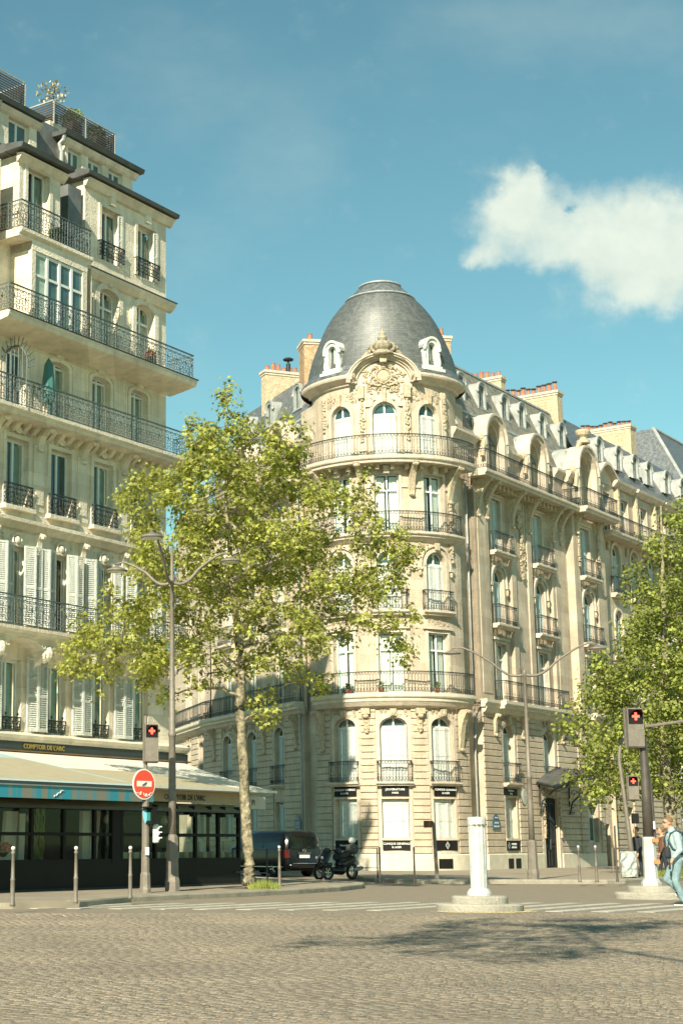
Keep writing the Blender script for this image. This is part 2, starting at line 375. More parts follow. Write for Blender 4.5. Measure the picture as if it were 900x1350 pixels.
        if kind: ob['kind'] = kind
        elif name in ('carved_ornament', 'window_surround', 'moulding', 'roof_flashing', 'pilaster', 'cornice', 'gutter', 'zinc_cladding'): ob['kind'] = 'stuff'
        return ob
WORLD = Line((0, 0, 0), (1, 0, 0), (0, -1, 0))
def box(x0, x1, y0, y1, z0, z1): return MB().cube(x0, x1, y0, y1, z0, z1)
def thing(name, label, cat, loc, group=None):
    o = bpy.data.objects.new(name, None); COL.objects.link(o); o.location = loc; o.empty_display_size = .3
    o['label'] = label; o['category'] = cat
    if group: o['group'] = group
    return o
def tag(o, label, cat, group=None):
    o['label'] = label; o['category'] = cat
    if group: o['group'] = group
    return o
def copy_thing(src, loc, rot=None, label=None):
    c = src.copy(); COL.objects.link(c); c.location = loc
    if rot is not None: c.rotation_euler = rot
    if label: c['label'] = label
    for ch in list(src.children):
        k = ch.copy(); COL.objects.link(k); k.parent = c
        for g in list(ch.children):
            h = g.copy(); COL.objects.link(h); h.parent = k
    return c
def text(string, size, P, u, parent, mt, name='lettering', align='CENTER', depth=.004, bold=0):
    cu = bpy.data.curves.new(name, 'FONT'); cu.body = string; cu.size = size; cu.align_x = align; cu.align_y = 'CENTER'; cu.extrude = depth; cu.resolution_u = 2; cu.offset = bold
    tmp = bpy.data.objects.new('tmp', cu); COL.objects.link(tmp)
    dg = bpy.context.evaluated_depsgraph_get(); dg.update()
    me = bpy.data.meshes.new_from_object(tmp.evaluated_get(dg)); me.name = name
    bpy.data.objects.remove(tmp); bpy.data.curves.remove(cu)
    u = Vector(u).normalized(); n = u.cross(Vector((0, 0, 1))); off = root_loc(parent); P = Vector(P)-off
    for v in me.vertices: v.co = P+u*v.co.x+Vector((0, 0, 1))*v.co.y+n*v.co.z
    me.materials.clear(); me.materials.append(M[mt]); ob = bpy.data.objects.new(name, me); COL.objects.link(ob); ob.parent = parent
    return ob
def arch_pts(c, w, zs, rise, n=10):
    return [(c-w/2*cos(pi*i/n), zs+rise*sin(pi*i/n)) for i in range(n+1)]
def outline(c, w, z0, zs, rise, n=10):
    """opening outline: up the left jamb, over the arch, down the right jamb"""
    if rise <= 0: return [(c-w/2, z0), (c-w/2, zs), (c+w/2, zs), (c+w/2, z0)]
    return [(c-w/2, z0)]+arch_pts(c, w, zs, rise, n)+[(c+w/2, z0)]
def band(mb, m, c, w, z0, zs, rise, bw, o0, o1, closed_bottom=False, n=10):
    """moulded band round an opening, bw wide, from depth o0 to o1"""
    a = outline(c, w, z0, zs, rise, n); 
    if rise > 0: b = outline(c, w+2*bw, z0, zs, rise+bw, n)
    else: b = [(c-w/2-bw, z0), (c-w/2-bw, zs+bw), (c+w/2+bw, zs+bw), (c+w/2+bw, z0)]
    for i in range(len(a)-1):
        A, B, C, D = a[i], a[i+1], b[i+1], b[i]
        mb.quad(m(A[0], o1, A[1]), m(B[0], o1, B[1]), m(C[0], o1, C[1]), m(D[0], o1, D[1]))
        mb.quad(m(A[0], o0, A[1]), m(B[0], o0, B[1]), m(B[0], o1, B[1]), m(A[0], o1, A[1]))
        mb.quad(m(D[0], o0, D[1]), m(C[0], o0, C[1]), m(C[0], o1, C[1]), m(D[0], o1, D[1]))
    return mb
class Op:
    def __init__(s, c, w, z0, z1, rise=0): s.c = c; s.w = w; s.z0 = z0; s.z1 = z1; s.rise = rise; s.zs = z1-rise
def wall(mb, m, t0, t1, z0, z1, ops, o=0.0, depth=.3):
    xs = sorted(set([t0, t1]+[x for p in ops for x in (p.c-p.w/2, p.c+p.w/2)])); zs = sorted(set([z0, z1]+[x for p in ops for x in (p.z0, p.z1)]))
    xs = [x for x in xs if t0 <= x <= t1]; zs = [z for z in zs if z0 <= z <= z1]
    for i in range(len(xs)-1):
        st = mb.stations(m, xs[i], xs[i+1], .35)
        for j in range(len(zs)-1):
            tc_, zc_ = (xs[i]+xs[i+1])/2, (zs[j]+zs[j+1])/2
            if any(abs(tc_-p.c) < p.w/2 and p.z0 < zc_ < p.z1 for p in ops): continue
            for k in range(len(st)-1): mb.quad(m(st[k], o, zs[j]), m(st[k+1], o, zs[j]), m(st[k+1], o, zs[j+1]), m(st[k], o, zs[j+1]))
    for p in ops:
        a = outline(p.c, p.w, p.z0, p.zs, p.rise)
        a2 = a+[a[0]]
        for i in range(len(a2)-1):
            A, B = a2[i], a2[i+1]; mb.quad(m(A[0], o-depth, A[1]), m(B[0], o-depth, B[1]), m(B[0], o, B[1]), m(A[0], o, A[1]))
        if p.rise > 0:
            q = arch_pts(p.c, p.w, p.zs, p.rise)
            for i in range(len(q)-1):
                A, B = q[i], q[i+1]; mb.quad(m(A[0], o, A[1]), m(B[0], o, B[1]), m(B[0], o, p.z1), m(A[0], o, p.z1))
    return mb
# window joinery, panes, shutters, curtains
def window(m, par, p, o=-.24, kind='glass', bars=1, transom=None, cur='curtain', open_=0.0, fr='white_frame', glass=None, lower=0.0):
    """kind: glass | curtain | closed (folding shutters below the fanlight) | green"""
    w, c, z0, zs, rise, z1 = p.w, p.c, p.z0, p.zs, p.rise, p.z1
    fw = .055; mb = MB()
    band(mb, m, c, w-2*fw, z0, zs if rise else z1-fw, (rise-fw) if rise else 0, fw, o-.03, o+.03)
    mb.box(m, c-w/2, c+w/2, o-.03, o+.035, z0, z0+.09)
    tz = zs if rise > .3 else (transom if transom else z1-.6)
    if not transom and rise <= .3 and kind == 'glass' and transom is not None: tz = z1
    mb.box(m, c-w/2+fw, c+w/2-fw, o-.028, o+.04, tz-.035, tz+.035)
    for b in range(bars):
        x = c-w/2+w*(b+1)/(bars+1); mb.box(m, x-.04, x+.04, o-.026, o+.045, z0+.09, z1-(.02 if not rise else .03))
    f = mb.build('window', fr, par)
    n = bars+1; g = glass or ('glass' if kind in ('curtain', 'closed', 'green') else 'glass_teal')
    xs = [c-w/2+fw+(w-2*fw)*i/n for i in range(n+1)]
    if kind != 'closed':
        for i in range(n):
            MB().quad(m(xs[i], o, z0+.09), m(xs[i+1], o, z0+.09), m(xs[i+1], o, tz), m(xs[i], o, tz)).build('pane', M[g], f)
    if rise > .3:
        q = [x for x in arch_pts(c, w-2*fw, zs, rise-fw)]
        MB().poly([m(x, o, z) for x, z in q]).build('pane', M['glass_dark' if kind == 'closed' else g], f)
    else:
        q = [(xs[0], tz), (xs[-1], tz)]+([(x, z) for x, z in reversed(arch_pts(c, w-2*fw, zs, rise-fw, 8))] if rise > 0 else [(xs[-1], z1-fw), (xs[0], z1-fw)])
        MB().poly([m(x, o, z) for x, z in q]).build('pane', M['glass_dark' if kind == 'closed' else g], f)
    if kind == 'closed':
        sm = 'shutter_white' if cur == 'curtain' else cur; s_ = MB(); nf = 4; ww = (w-.06)/nf; zt = tz-.04
        for i in range(nf):
            a = c-w/2+.03+ww*i; d0, d1 = (0, .05) if i % 2 == 0 else (.05, 0)
            s_.add([m(a+.006, o+.05+d0, z0+.02), m(a+ww-.006, o+.05+d1, z0+.02), m(a+ww-.006, o+.05+d1, zt), m(a+.006, o+.05+d0, zt)], [(0, 1, 2, 3)])
            for zz in (z0+.03, (z0+zt)/2-.05, zt-.1):
                s_.add([m(a+.01, o+.07+d0, zz), m(a+ww-.01, o+.07+d1, zz), m(a+ww-.01, o+.07+d1, zz+.07), m(a+.01, o+.07+d0, zz+.07)], [(0, 1, 2, 3)])
            s_.box(m, a+ww-.012, a+ww+.012, o+.04, o+.085, z0+.02, zt)
        s_.build('shutter', sm, f)
    elif kind in ('curtain', 'green'):
        cm = 'curtain_green' if kind == 'green' else cur; k = MB(); nn = 14; zt = z1-.1 if not rise else zs+rise*.2
        a0, a1 = c-w/2+.03, c+w/2-.03; gap = open_
        for sgn in (0, 1):
            b0, b1 = (a0, c-gap/2) if sgn == 0 else (c+gap/2, a1)
            for i in range(nn):
                x0 = b0+(b1-b0)*i/nn; x1 = b0+(b1-b0)*(i+1)/nn
                da = .03*(i % 2); db = .03*((i+1) % 2)
                k.quad(m(x0, o-.11+da, z0), m(x1, o-.11+db, z0), m(x1, o-.11+db, zt), m(x0, o-.11+da, zt))
        k.build('curtain', cm, f)
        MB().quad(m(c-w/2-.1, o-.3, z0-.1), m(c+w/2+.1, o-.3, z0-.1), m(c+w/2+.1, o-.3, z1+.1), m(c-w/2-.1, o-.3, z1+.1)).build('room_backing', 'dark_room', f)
    return f
def louvre_shutter(m, par, t0, t1, z0, z1, o, mt='shutter_white', lean=0.0, pname='shutter'):
    """one louvred leaf standing in front of the wall, lean = how far its right edge stands out"""
    k = MB(); st = .05
    def mm(t, oo, z): return m(t, oo+lean*(t-t0)/(t1-t0), z)
    mm_ = type('m', (), {'__call__': lambda s, t, oo, z: mm(t, oo, z), 'curved': False})()
    k.box(mm_, t0, t0+st, o, o+.035, z0, z1); k.box(mm_, t1-st, t1, o, o+.035, z0, z1)
    mid = z0+(z1-z0)*.48
    for a, b in ((z0, z0+.09), (mid-.04, mid+.04), (z1-.07, z1)): k.box(mm_, t0+st, t1-st, o+.002, o+.033, a, b)
    for a, b in ((z0+.09, mid-.04), (mid+.04, z1-.07)):
        n = int((b-a)/.062)
        for i in range(n):
            z = a+(b-a)*i/n; k.quad(mm(t0+st, o+.032, z), mm(t1-st, o+.032, z), mm(t1-st, o+.004, z+.05), mm(t0+st, o+.004, z+.05))
    return k.build(pname, mt, par)
def railing(m, par, t0, t1, z, d, h=.95, style='bars', returns=True, mt='iron', dback=0.0, name='railing'):
    k = MB(); st = k.stations(m, t0, t1, .3)
    def path(z_, tt0=t0, tt1=t1):
        a = [m(t, d, z_) for t in k.stations(m, tt0, tt1, .3)]
        if returns: a = [m(t0, dback, z_)]+a+[m(t1, dback, z_)]
        return a
    k.tube(path(z+h), .028, 4); k.tube(path(z+.07), .016, 4)
    if style != 'fine': k.tube(path(z+h-.12), .012, 4)
    def at(s_):          # s_ along the whole path
        if returns:
            if s_ < d-dback: return (t0, dback+s_)
            if s_ > (d-dback)+(t1-t0): return (t1, d-(s_-(d-dback)-(t1-t0)))
            return (t0+s_-(d-dback), d)
        return (t0+s_, d)
    L = (t1-t0)+(2*(d-dback) if returns else 0)
    nb = max(2, int(L/.125)); r = .0095
    for i in range(nb+1):
        t, o = at(L*i/nb)
        big = i % 8 == 0
        rr = .016 if big else r
        k.tube([m(t, o, z+(.0 if big else .07)), m(t, o, z+h-.0)], rr, 4, caps=False)
        if style == 'bars' and i < nb:
            tm, om = at(L*(i+.5)/nb)
            rad = .05
            ring = []
            for j in range(7):
                a = 2*pi*j/7; tt, oo = at(min(L, max(0, L*(i+.5)/nb+rad*cos(a)))); ring.append(m(tt, oo, z+.17+.07*sin(a)))
            k.tube(ring, .011, 3, closed=True)
            k.mblob(m, tm, om, z+h-.06, .03, .012, .04, 4, 2)
            if i % 2 == 0:
                k.tube([m(*at(L*i/nb), z+.3), m(*at(L*(i+.5)/nb), z+.36), m(*at(L*(i+1)/nb), z+.3)], .009, 3)
        if style == 'filigree' and i < nb:
            s0 = L*i/nb; sg = 1 if i % 2 else -1
            for zc, ra in ((.22, .075), (.42, .095), (.62, .085), (.79, .05)):
                pts = []
                for j in range(8):
                    a = sg*(j/7*1.65*pi)+(.6 if zc > .5 else 3.4); q = ra*(1-.07*j)
                    s_ = min(L, max(0, s0+L/nb*.5+q*cos(a)*.95)); tt, oo = at(s_); pts.append(m(tt, oo, z+zc*h/.95+q*sin(a)))
                k.tube(pts, .0115, 3, caps=False)
            if i % 4 == 2:
                tt, oo = at(s0); k.mblob(m, tt, oo, z+.5, .05, .015, .07, 5, 2)
    return k.build(name, mt, par)
def slab_prof(o1, z0, z1, o0=0.0):
    h = z1-z0
    return [(o0, z0), (o1-.12, z0), (o1-.10, z0+h*.35), (o1-.03, z0+h*.45), (o1, z0+h*.6), (o1, z1), (o0, z1)]
def balcony(m, par, t0, t1, z, d, thk=.28, h=.95, style='bars', mt='stone_trim', returns=True, o0=0.0, rmt='iron', rt0=None, rt1=None):
    b = MB().sweep(m, slab_prof(d, z-thk, z, o0), t0, t1).build('balcony', mt, par)
    railing(m, b, (rt0 if rt0 is not None else t0+.06), (rt1 if rt1 is not None else t1-.06), z, d-.07, h, style, returns, rmt, o0+.02)
    return b
def console(mb, m, t, w, d, z0, z1, o=0.0):
    """scrolled bracket under a balcony: deep at the top, curling to nothing at the foot"""
    H = z1-z0; prof = [(o, z0)]
    for i in range(9):
        f = i/8; prof.append((o+.07+(d-.07)*(f**2.2)+.03*sin(f*pi*2), z0+.05+(H-.05)*f))
    prof += [(o, z1)]
    mb.sweep(m, prof, t-w/2, t+w/2)
    mb.mblob(m, t, o+d*.9, z1-.10, w*.62, .09, .09, 6, 4); mb.mblob(m, t, o+.11, z0+.06, w*.6, .09, .08, 6, 4)
def garland(mb, m, t, o, z0, z1, w=.16, n=None):
    n = n or int((z1-z0)/.13)
    for i in range(n):
        f = i/max(1, n-1); z = z0+(z1-z0)*f; ww = w*(.45+.9*sin(pi*min(1, f*1.1+.08)))
        for _ in range(3): mb.mblob(m, t+random.uniform(-ww, ww)*.6, o+.03, z+random.uniform(-.05, .05), .05+random.random()*.05, .06, .05+random.random()*.04, 5, 3)
def relief(mb, m, t0, t1, z0, z1, o, n, s=.06, seed=1):
    r = random.Random(seed)
    for _ in range(n):
        t = r.uniform(t0, t1); z = r.uniform(z0, z1); a0 = r.uniform(0, 6); ra = s*r.uniform(.6, 1.7); sg = r.choice((-1, 1))
        mb.tube([m(t+ra*(1-.1*j)*cos(a0+sg*j*.75), o+.015, z+ra*(1-.1*j)*sin(a0+sg*j*.75)) for j in range(6)], s*.32, 4)
        if r.random() < .6: mb.mblob(m, t, o, z, s*.6, s*.5, s*.6, 5, 3)
def cartouche(mb, m, t, o, z, w, h):
    mb.mblob(m, t, o, z, w*.5, .10, h*.36, 14, 8)
    ring = [m(t+w*.58*cos(a), o+.05, z+h*.42*sin(a)) for a in [2*pi*i/18 for i in range(18)]]; mb.tube(ring, .045, 5, closed=True)
    for sg in (-1, 1):
        for (dx, dz, ra) in ((.62, .35, .16), (.7, -.1, .14), (.5, .5, .12), (.55, -.45, .13), (.95, -.42, .1)):
            mb.tube([m(t+sg*(w*dx+ra*(1-.11*j)*cos(j*.8)), o+.05, z+h*dz+ra*(1-.11*j)*sin(j*.8)) for j in range(8)], .035, 5)
        mb.tube([m(t+sg*w*(.2+.2*j), o+.05, z-h*.5-.05*sin(j*1.5)) for j in range(5)], .05, 5)
    mb.mblob(m, t, o+.03, z+h*.52, w*.22, .12, h*.13, 8, 5); mb.mblob(m, t, o+.05, z+h*.68, w*.1, .1, h*.12, 8, 5)
def dormer(m, par, c, z0, z1, of, w=.85, depth=2.0, fr='zinc', white=False):
    """round-headed dormer: front at of, running back into the slope"""
    h = z1-z0; rise = w*.5; zs = z1-rise-.06; fmt = 'white_paint' if white else 'zinc'
    k = MB(); n = 10; pr = [(c-w/2, z0), (c-w/2, zs)]+arch_pts(c, w, zs, rise, n)[1:-1]+[(c+w/2, zs), (c+w/2, z0)]
    for i in range(len(pr)-1):
        A, B = pr[i], pr[i+1]; k.quad(m(A[0], of-.03, A[1]), m(B[0], of-.03, B[1]), m(B[0], of-depth, B[1]), m(A[0], of-depth, A[1]))
    k.box(m, c-w/2-.05, c+w/2+.05, of-.06, of+.06, z0-.08, z0)
    d = k.build('dormer', fr, par)
    f = MB(); band(f, m, c, w-.30, z0+.02, zs, rise-.15, .13, of-.12, of+.03); band(f, m, c, w-.06, zs-.02, zs, rise-.02, .07, of-.06, of+.07)
    for sg in (-1, 1): f.mblob(m, c+sg*(w/2+.02), of+.04, zs-.04, .09, .07, .09, 6, 4)
    f.box(m, c-.03, c+.03, of-.1, of-.05, z0, z1-.2); f.build('dormer_frame', fmt, d)
    q = outline(c, w-.28, z0+.02, zs, rise-.14)
    MB().poly([m(x, of-.1, z) for x, z in q]).build('pane', 'glass_dark', d)
    return d
def chimney(m, par, t, tw, o0, o1, z0, z1, npots=6, mt='brick', cap=True, pot=.42, label=None, hats=False):
    """chimney stack standing across the roof (o0 front .. o1 back), with pots in a row"""
    k = MB().box(m, t-tw/2, t+tw/2, o1, o0, z0, z1); s_ = k.build('chimney', mt, par)
    c_ = MB(); c_.box(m, t-tw/2-.09, t+tw/2+.09, o1-.09, o0+.09, z1, z1+.14); c_.box(m, t-tw/2-.04, t+tw/2+.04, o1-.04, o0+.04, z1-.12, z1-.002); c_.build('chimney_cap', 'stone_trim', s_)
    for i in range(npots):
        o = o0-.25-(o0-o1-.5)*i/max(1, npots-1); hh = pot*random.uniform(.65, 1.25); p = MB(); P = m(t+random.uniform(-.05, .05), o, z1+.14)
        p.lathe(P, [(.15, 0), (.13, hh*.15), (.105, hh*.9), (.125, hh), (.09, hh)], 8, caps=True); ob = p.build('chimney_pot', 'terracotta', s_)
        if hats: MB().lathe((P[0], P[1], P[2]+hh+.02), [(.05, 0), (.16, .05), (.17, .09), (.03, .13)], 8, caps=True).build('chimney_pot', 'zinc_dark', s_)
    # brick courses standing slightly proud, one joined part
    b = MB(); rows = int((z1-z0-.2)/.17)
    for r_ in range(rows):
        z = z0+.1+r_*.17; L = o0-o1; nb = int(L/.42); off_ = .2*(r_ % 2)
        for j in range(nb):
            a = o1+.06+off_+j*.42; 
            if a+.38 > o0-.03: continue
            b.quad(m(t-tw/2-.014, a, z), m(t-tw/2-.014, a+.38, z), m(t-tw/2-.014, a+.38, z+.14), m(t-tw/2-.014, a, z+.14))
    if b.v:
        ob = b.build('brick', mt, s_); ob['kind'] = 'stuff'
    return s_

# ------------------------------------------------------------------ frames
a1 = radians(36.7); D1 = (sin(a1), cos(a1), 0); N1 = (D1[1], -D1[0], 0)
a3 = radians(-19.5); D3 = (sin(a3), cos(a3), 0); N3 = (-D3[1], D3[0], 0)
TC = (10.7, 76.8)
RW = Line((TC[0]+N1[0]*3.77, TC[1]+N1[1]*3.77, 0), D1, N1)
LW = Line((TC[0]+N3[0]*3.75, TC[1]+N3[1]*3.75, 0), (-D3[0], -D3[1], 0), N3)     # t runs negative away from the tower
T = Arc(TC, 3.75)
def A2T(deg): return T.R*radians(deg)

# ------------------------------------------------------------------ ground, roads, kerbs
gr = box(-1500, 1500, -60, 2500, -.35, -.30).build('ground', 'pavement', None); gr['kind'] = 'structure'
rd = MB().quad((-160, -40, 0), (220, -40, 0), (220, 300, 0), (-160, 300, 0)).build('road', 'road', None, keep=True); rd['kind'] = 'structure'
def slab_poly(pts, z0, z1, name, mt, kerb=True):
    k = MB(); n = len(pts)
    k.poly([(x, y, z1) for x, y in pts])
    for i in range(n):
        (x0, y0), (x1, y1) = pts[i], pts[(i+1) % n]; k.quad((x0, y0, z0), (x1, y1, z0), (x1, y1, z1), (x0, y0, z1))
    o = k.build(name, mt, None, keep=True); o['kind'] = 'structure'; return o
near = [(-60, 31.5), (-2.95, 33.0), (-1.7, 33.9), (-.72, 36.9), (.6, 38.7), (1.75, 40.2), (3.5, 42.9), (4.8, 45.4), (5.75, 48.2), (6.0, 50), (5.4, 52.5), (4.6, 55), (3.0, 59.5), (-8, 91), (-60, 91)]
far = [(5.2, 74.6), (6.95, 66), (6.9, 58), (7.05, 55.6), (7.6, 54.3), (8.6, 53.8), (14.2, 53.6), (14.9, 54.0), (14.9+.598*120, 54+.802*120), (60, 150), (-2, 150), (-13, 130)]
slab_poly(near, -.05, .12, 'pavement_near', 'pavement'); slab_poly(far, -.05, .12, 'pavement_far', 'pavement')
def kerbs(pts, parent_name):
    """kerb stones laid end to end, each its own piece"""
    root = bpy.data.objects.new(parent_name, None); COL.objects.link(root); root['kind'] = 'structure'
    for (a, b) in zip(pts[:-1], pts[1:]):
        A = Vector((*a, 0)); B = Vector((*b, 0)); L = (B-A).length; n = max(1, round(L/1.1)); u = (B-A)/L; nn = Vector((u.y, -u.x, 0))
        for i in range(n):
            s0 = L*i/n+.006; s1 = L*(i+1)/n-.006; f = Line(A, u, nn); k = MB(); h = .135+random.uniform(-.004, .004)
            k.sweep(f, [(-.27, -.05), (.0, -.05), (.012, h-.03), (-.02, h), (-.27, h)], s0, s1); k.build('kerb_stone', 'kerb_granite', root)
    return root
kerbs(near[2:13], 'kerb_near'); kerbs([far[i] for i in range(0, 8)]+[(14.9+.598*40, 54+.802*40)], 'kerb_far')
# setts: near rows are real stones
def setts():
    r = np.random.default_rng(3); V = []; rows = []
    y = 10.6; ang = radians(9); ca, sa = cos(ang), sin(ang); P = []
    j = 0; pitch = .104
    while y < 37:
        x = -6.5+.08*(j % 2)+r.uniform(-.03, .03)
        while x < 15:
            w = r.uniform(.11, .16); X = x+w/2; Y = y
            xr = X*ca-(Y-10)*sa*1.0; yr = X*sa+(Y-10)*ca+10
            if yr > 10.4 and yr < 31.0 and xr > -.12*yr-.7 and xr < .335*yr+.6: P.append((xr, yr, w))
            x += w+.006
        y += pitch; j += 1
    P = np.array(P); P = P[np.argsort(P[:, 1])]
    n = len(P); h = pitch/2-.0035
    tilt = r.uniform(-.015, .015, (n, 2)); zz = r.uniform(.006, .011, n); 
    zz += .003*np.sin(P[:, 0]*1.7+P[:, 1]*.6)
    crn = [(-1, -1), (1, -1), (1, 1), (-1, 1)]
    verts = np.zeros((n, 8, 3))
    for q, (sx, sy) in enumerate(crn):
        for lvl, (ins, dz) in enumerate(((0, -.025), (.011, 0))):
            lx = sx*(P[:, 2]/2-ins-r.uniform(0, .007, n)); ly = sy*(h-ins*.8-r.uniform(0, .006, n))
            verts[:, q+4*lvl, 0] = P[:, 0]+lx*ca-ly*sa; verts[:, q+4*lvl, 1] = P[:, 1]+lx*sa+ly*ca
            verts[:, q+4*lvl, 2] = zz+dz+(lx*tilt[:, 0]+ly*tilt[:, 1] if lvl else 0)
    F = np.array([(4, 5, 6, 7), (0, 1, 5, 4), (1, 2, 6, 5), (2, 3, 7, 6), (3, 0, 4, 7)])
    K = 300
    base = MB()
    # nearest 300 in view as single stones
    view = [i for i in range(n) if -.105*P[i, 1] < P[i, 0] < .318*P[i, 1] and P[i, 1] > 11.4][:K]; vs_ = set(view)
    for i in view:
        c = P[i]; me = bpy.data.meshes.new('sett'); me.from_pydata([(v[0]-c[0], v[1]-c[1], v[2]) for v in verts[i]], [], [tuple(f) for f in F]); me.materials.append(M['cobble'])
        o = bpy.data.objects.new('sett', me); COL.objects.link(o); o.location = (c[0], c[1], 0); o.parent = rd
    keep = np.array([i not in vs_ for i in range(n)]); Vv = verts[keep].reshape(-1, 3); m_ = keep.sum()
    Fa = (F[None]+np.arange(m_)[:, None, None]*8).reshape(-1, 4)
    me = bpy.data.meshes.new('setts'); me.vertices.add(len(Vv)); me.vertices.foreach_set('co', Vv.ravel()); me.loops.add(Fa.size); me.loops.foreach_set('vertex_index', Fa.ravel())
    me.polygons.add(len(Fa)); me.polygons.foreach_set('loop_start', np.arange(0, Fa.size, 4)); me.update(calc_edges=True); me.materials.append(M['cobble'])
    o = bpy.data.objects.new('setts', me); COL.objects.link(o); o['kind'] = 'stuff'; o.parent = rd
    MB().quad((-7, 9, .003), (14, 9, .003), (14, 31.1, .003), (-7, 31.1, .003)).build('sett_joint_bed', 'joint', rd)
    return n
NS = setts()
# painted crossing bars, parallel to the avenue
cw = bpy.data.objects.new('crosswalk', None); COL.objects.link(cw); cw['kind'] = 'structure'
for i in range(-1, 19):
    x = -2.6+.83*i; y = 33.2-.13*i
    if 4.4 < x < 6.3: L0 = 2.3
    else: L0 = 0.0
    f = Line((x, y, 0), D1, N1)
    if x < 4.4: L1 = max(1.2, min(5.2, 3.2+.45*i))
    else: L1 = 5.4
    k = MB(); s = L0
    k.box(f, L0, L1, -.17, .17, .001, .010)
    k.build('painted_bar', 'paint_road', cw)
for i in range(6):
    f = Line((3.6+.75*i, 56.4-.1*i, 0), (-D3[0], -D3[1], 0), N3); MB().box(f, -1.6, 1.6, -.2, .2, .001, .008).build('painted_bar', 'paint_road', cw)

# ------------------------------------------------------------------ corner building
CB = thing('corner_building', 'rounded cream stone corner building under a grey slate dome, black clinic boards at street level', 'building', (TC[0], TC[1], .12))
PH = .295; PZ = .84; NC = 22      # rustic courses
def courses(m, t0, t1, ztop=7.2, o=.0, par=CB, z0=PZ, prow=.07, mt='stone_rustic', name='stone_course'):
    n = int(round((ztop-z0)/PH))
    for i in range(n):
        z = z0+i*PH; MB().sweep(m, [(o-.01, z+.018), (o+prow-.015, z+.018), (o+prow, z+.034), (o+prow, z+PH-.034), (o+prow-.015, z+PH-.018), (o-.01, z+PH-.018)], t0, t1, step=.4).build(name, mt, par)
def signboard(m, c, w, z0, z1, o, label, text1=None, text2=None, cat='sign board', logo=False, curvefix=0):
    P = m(c, o, z0); r = thing('sign_board', label, cat, P)
    MB().box(m, c-w/2, c+w/2, o-.02, o+.02, z0, z1, step=2).build('panel', 'black_panel', r)
    a = Vector(m(c-.1, o, 0)); b = Vector(m(c+.1, o, 0)); u = (b-a).normalized(); P = Vector(m(c, o+.024, 0)); zc = (z0+z1)/2
    if text1: text(text1, .125, (P.x, P.y, zc+(.07 if text2 else 0)), u, r, 'letter_white', bold=.002)
    if text2: text(text2, .115, (P.x, P.y, zc-.08), u, r, 'letter_white', bold=.002)
    if logo:
        dx = logo if isinstance(logo, float) else 0
        lm = MB(); f = Line((P.x, P.y, 0), u, m.n if not m.curved else u.cross(Vector((0, 0, 1))))
        for sc, th in ((.17, .03), (.10, .02)):
            k = [(0, sc), (sc*.68, 0), (0, -sc), (-sc*.68, 0)]
            for i in range(4):
                (x0, y0), (x1, y1) = k[i], k[(i+1) % 4]; q = 1-th/sc
                lm.quad(f(dx+x0, .004, zc+y0), f(dx+x1, .004, zc+y1), f(dx+x1*q, .004, zc+y1*q), f(dx+x0*q, .004, zc+y0*q))
        lm.build('logo', 'letter_white', r)
    return r
# ---- the tower
TW0, TW1 = A2T(-74), A2T(57)
cs = [A2T(-7-35.5), A2T(-7), A2T(-7+35.5)]
w_ = MB(); ops = []
for c in cs: ops += [Op(c, 1.2, 1.5, 3.22), Op(c, 1.22, 3.95, 6.82, .42)]
wall(w_, T, TW0, TW1, -.3, 7.25, ops, 0, .34)
w_.build('wall', 'stone', CB)
MB().sweep(T, [(0, -.3), (.13, -.3), (.13, .78), (.07, .83), (0, .83)], TW0, TW1).build('plinth', 'stone_pale', CB)
edges = [TW0]+[x for c in cs for x in (c-.78, c+.78)]+[TW1]
for i in range(0, 8, 2): courses(T, edges[i], edges[i+1])
tr = MB()
for c in cs:
    band(tr, T, c, 1.22, 3.93, 6.40, .42, .15, -.03, .05); band(tr, T, c, 1.52, 3.93, 6.40, .55, .13, -.01, .035)
    tr.box(T, c-.74, c+.74, 0, .04, .84, 1.0); tr.box(T, c-.72, c-.60, 0, .05, .9, 3.25); tr.box(T, c+.60, c+.72, 0, .05, .9, 3.25)
    tr.box(T, c-.66, c+.66, 0, .10, 1.42, 1.52); tr.box(T, c-.66, c+.66, -.05, .07, 3.22, 3.30)
tr.build('window_surround', 'stone_trim', CB)
cv = MB()
for c in cs:       # carved keystones and wreaths over the entresol windows
    cv.box(T, c-.14, c+.14, .02, .17, 6.85, 7.18); cv.mblob(T, c, .16, 6.98, .12, .09, .14)
    relief(cv, T, c-.62, c+.62, 6.82, 7.15, .04, 16, .07, 5)
for i, c in enumerate([(cs[0]+cs[1])/2, (cs[1]+cs[2])/2]):
    cv.box(T, c-.19, c+.19, .03, .30, 6.95, 7.20); console(cv, T, c, .22, .26, 6.25, 6.95, .04); garland(cv, T, c, .12, 6.2, 6.8, .09)
for c in (cs[0]-1.35, cs[2]+1.1): console(cv, T, c, .3, .62, 5.35, 7.2, .04)
cv.build('carved_ornament', 'stone_carved', CB, smooth=False)
for k, c in enumerate(cs):
    window(T, CB, Op(c, 1.2, 1.5, 3.22), -.22, 'closed', transom=3.12)
    window(T, CB, Op(c, 1.22, 3.95, 6.82, .42), -.25, 'closed')
    balcony(T, CB, c-.78, c+.78, 3.95, .34, .17, .92)
    nm = ('left', 'middle', 'right')[k]
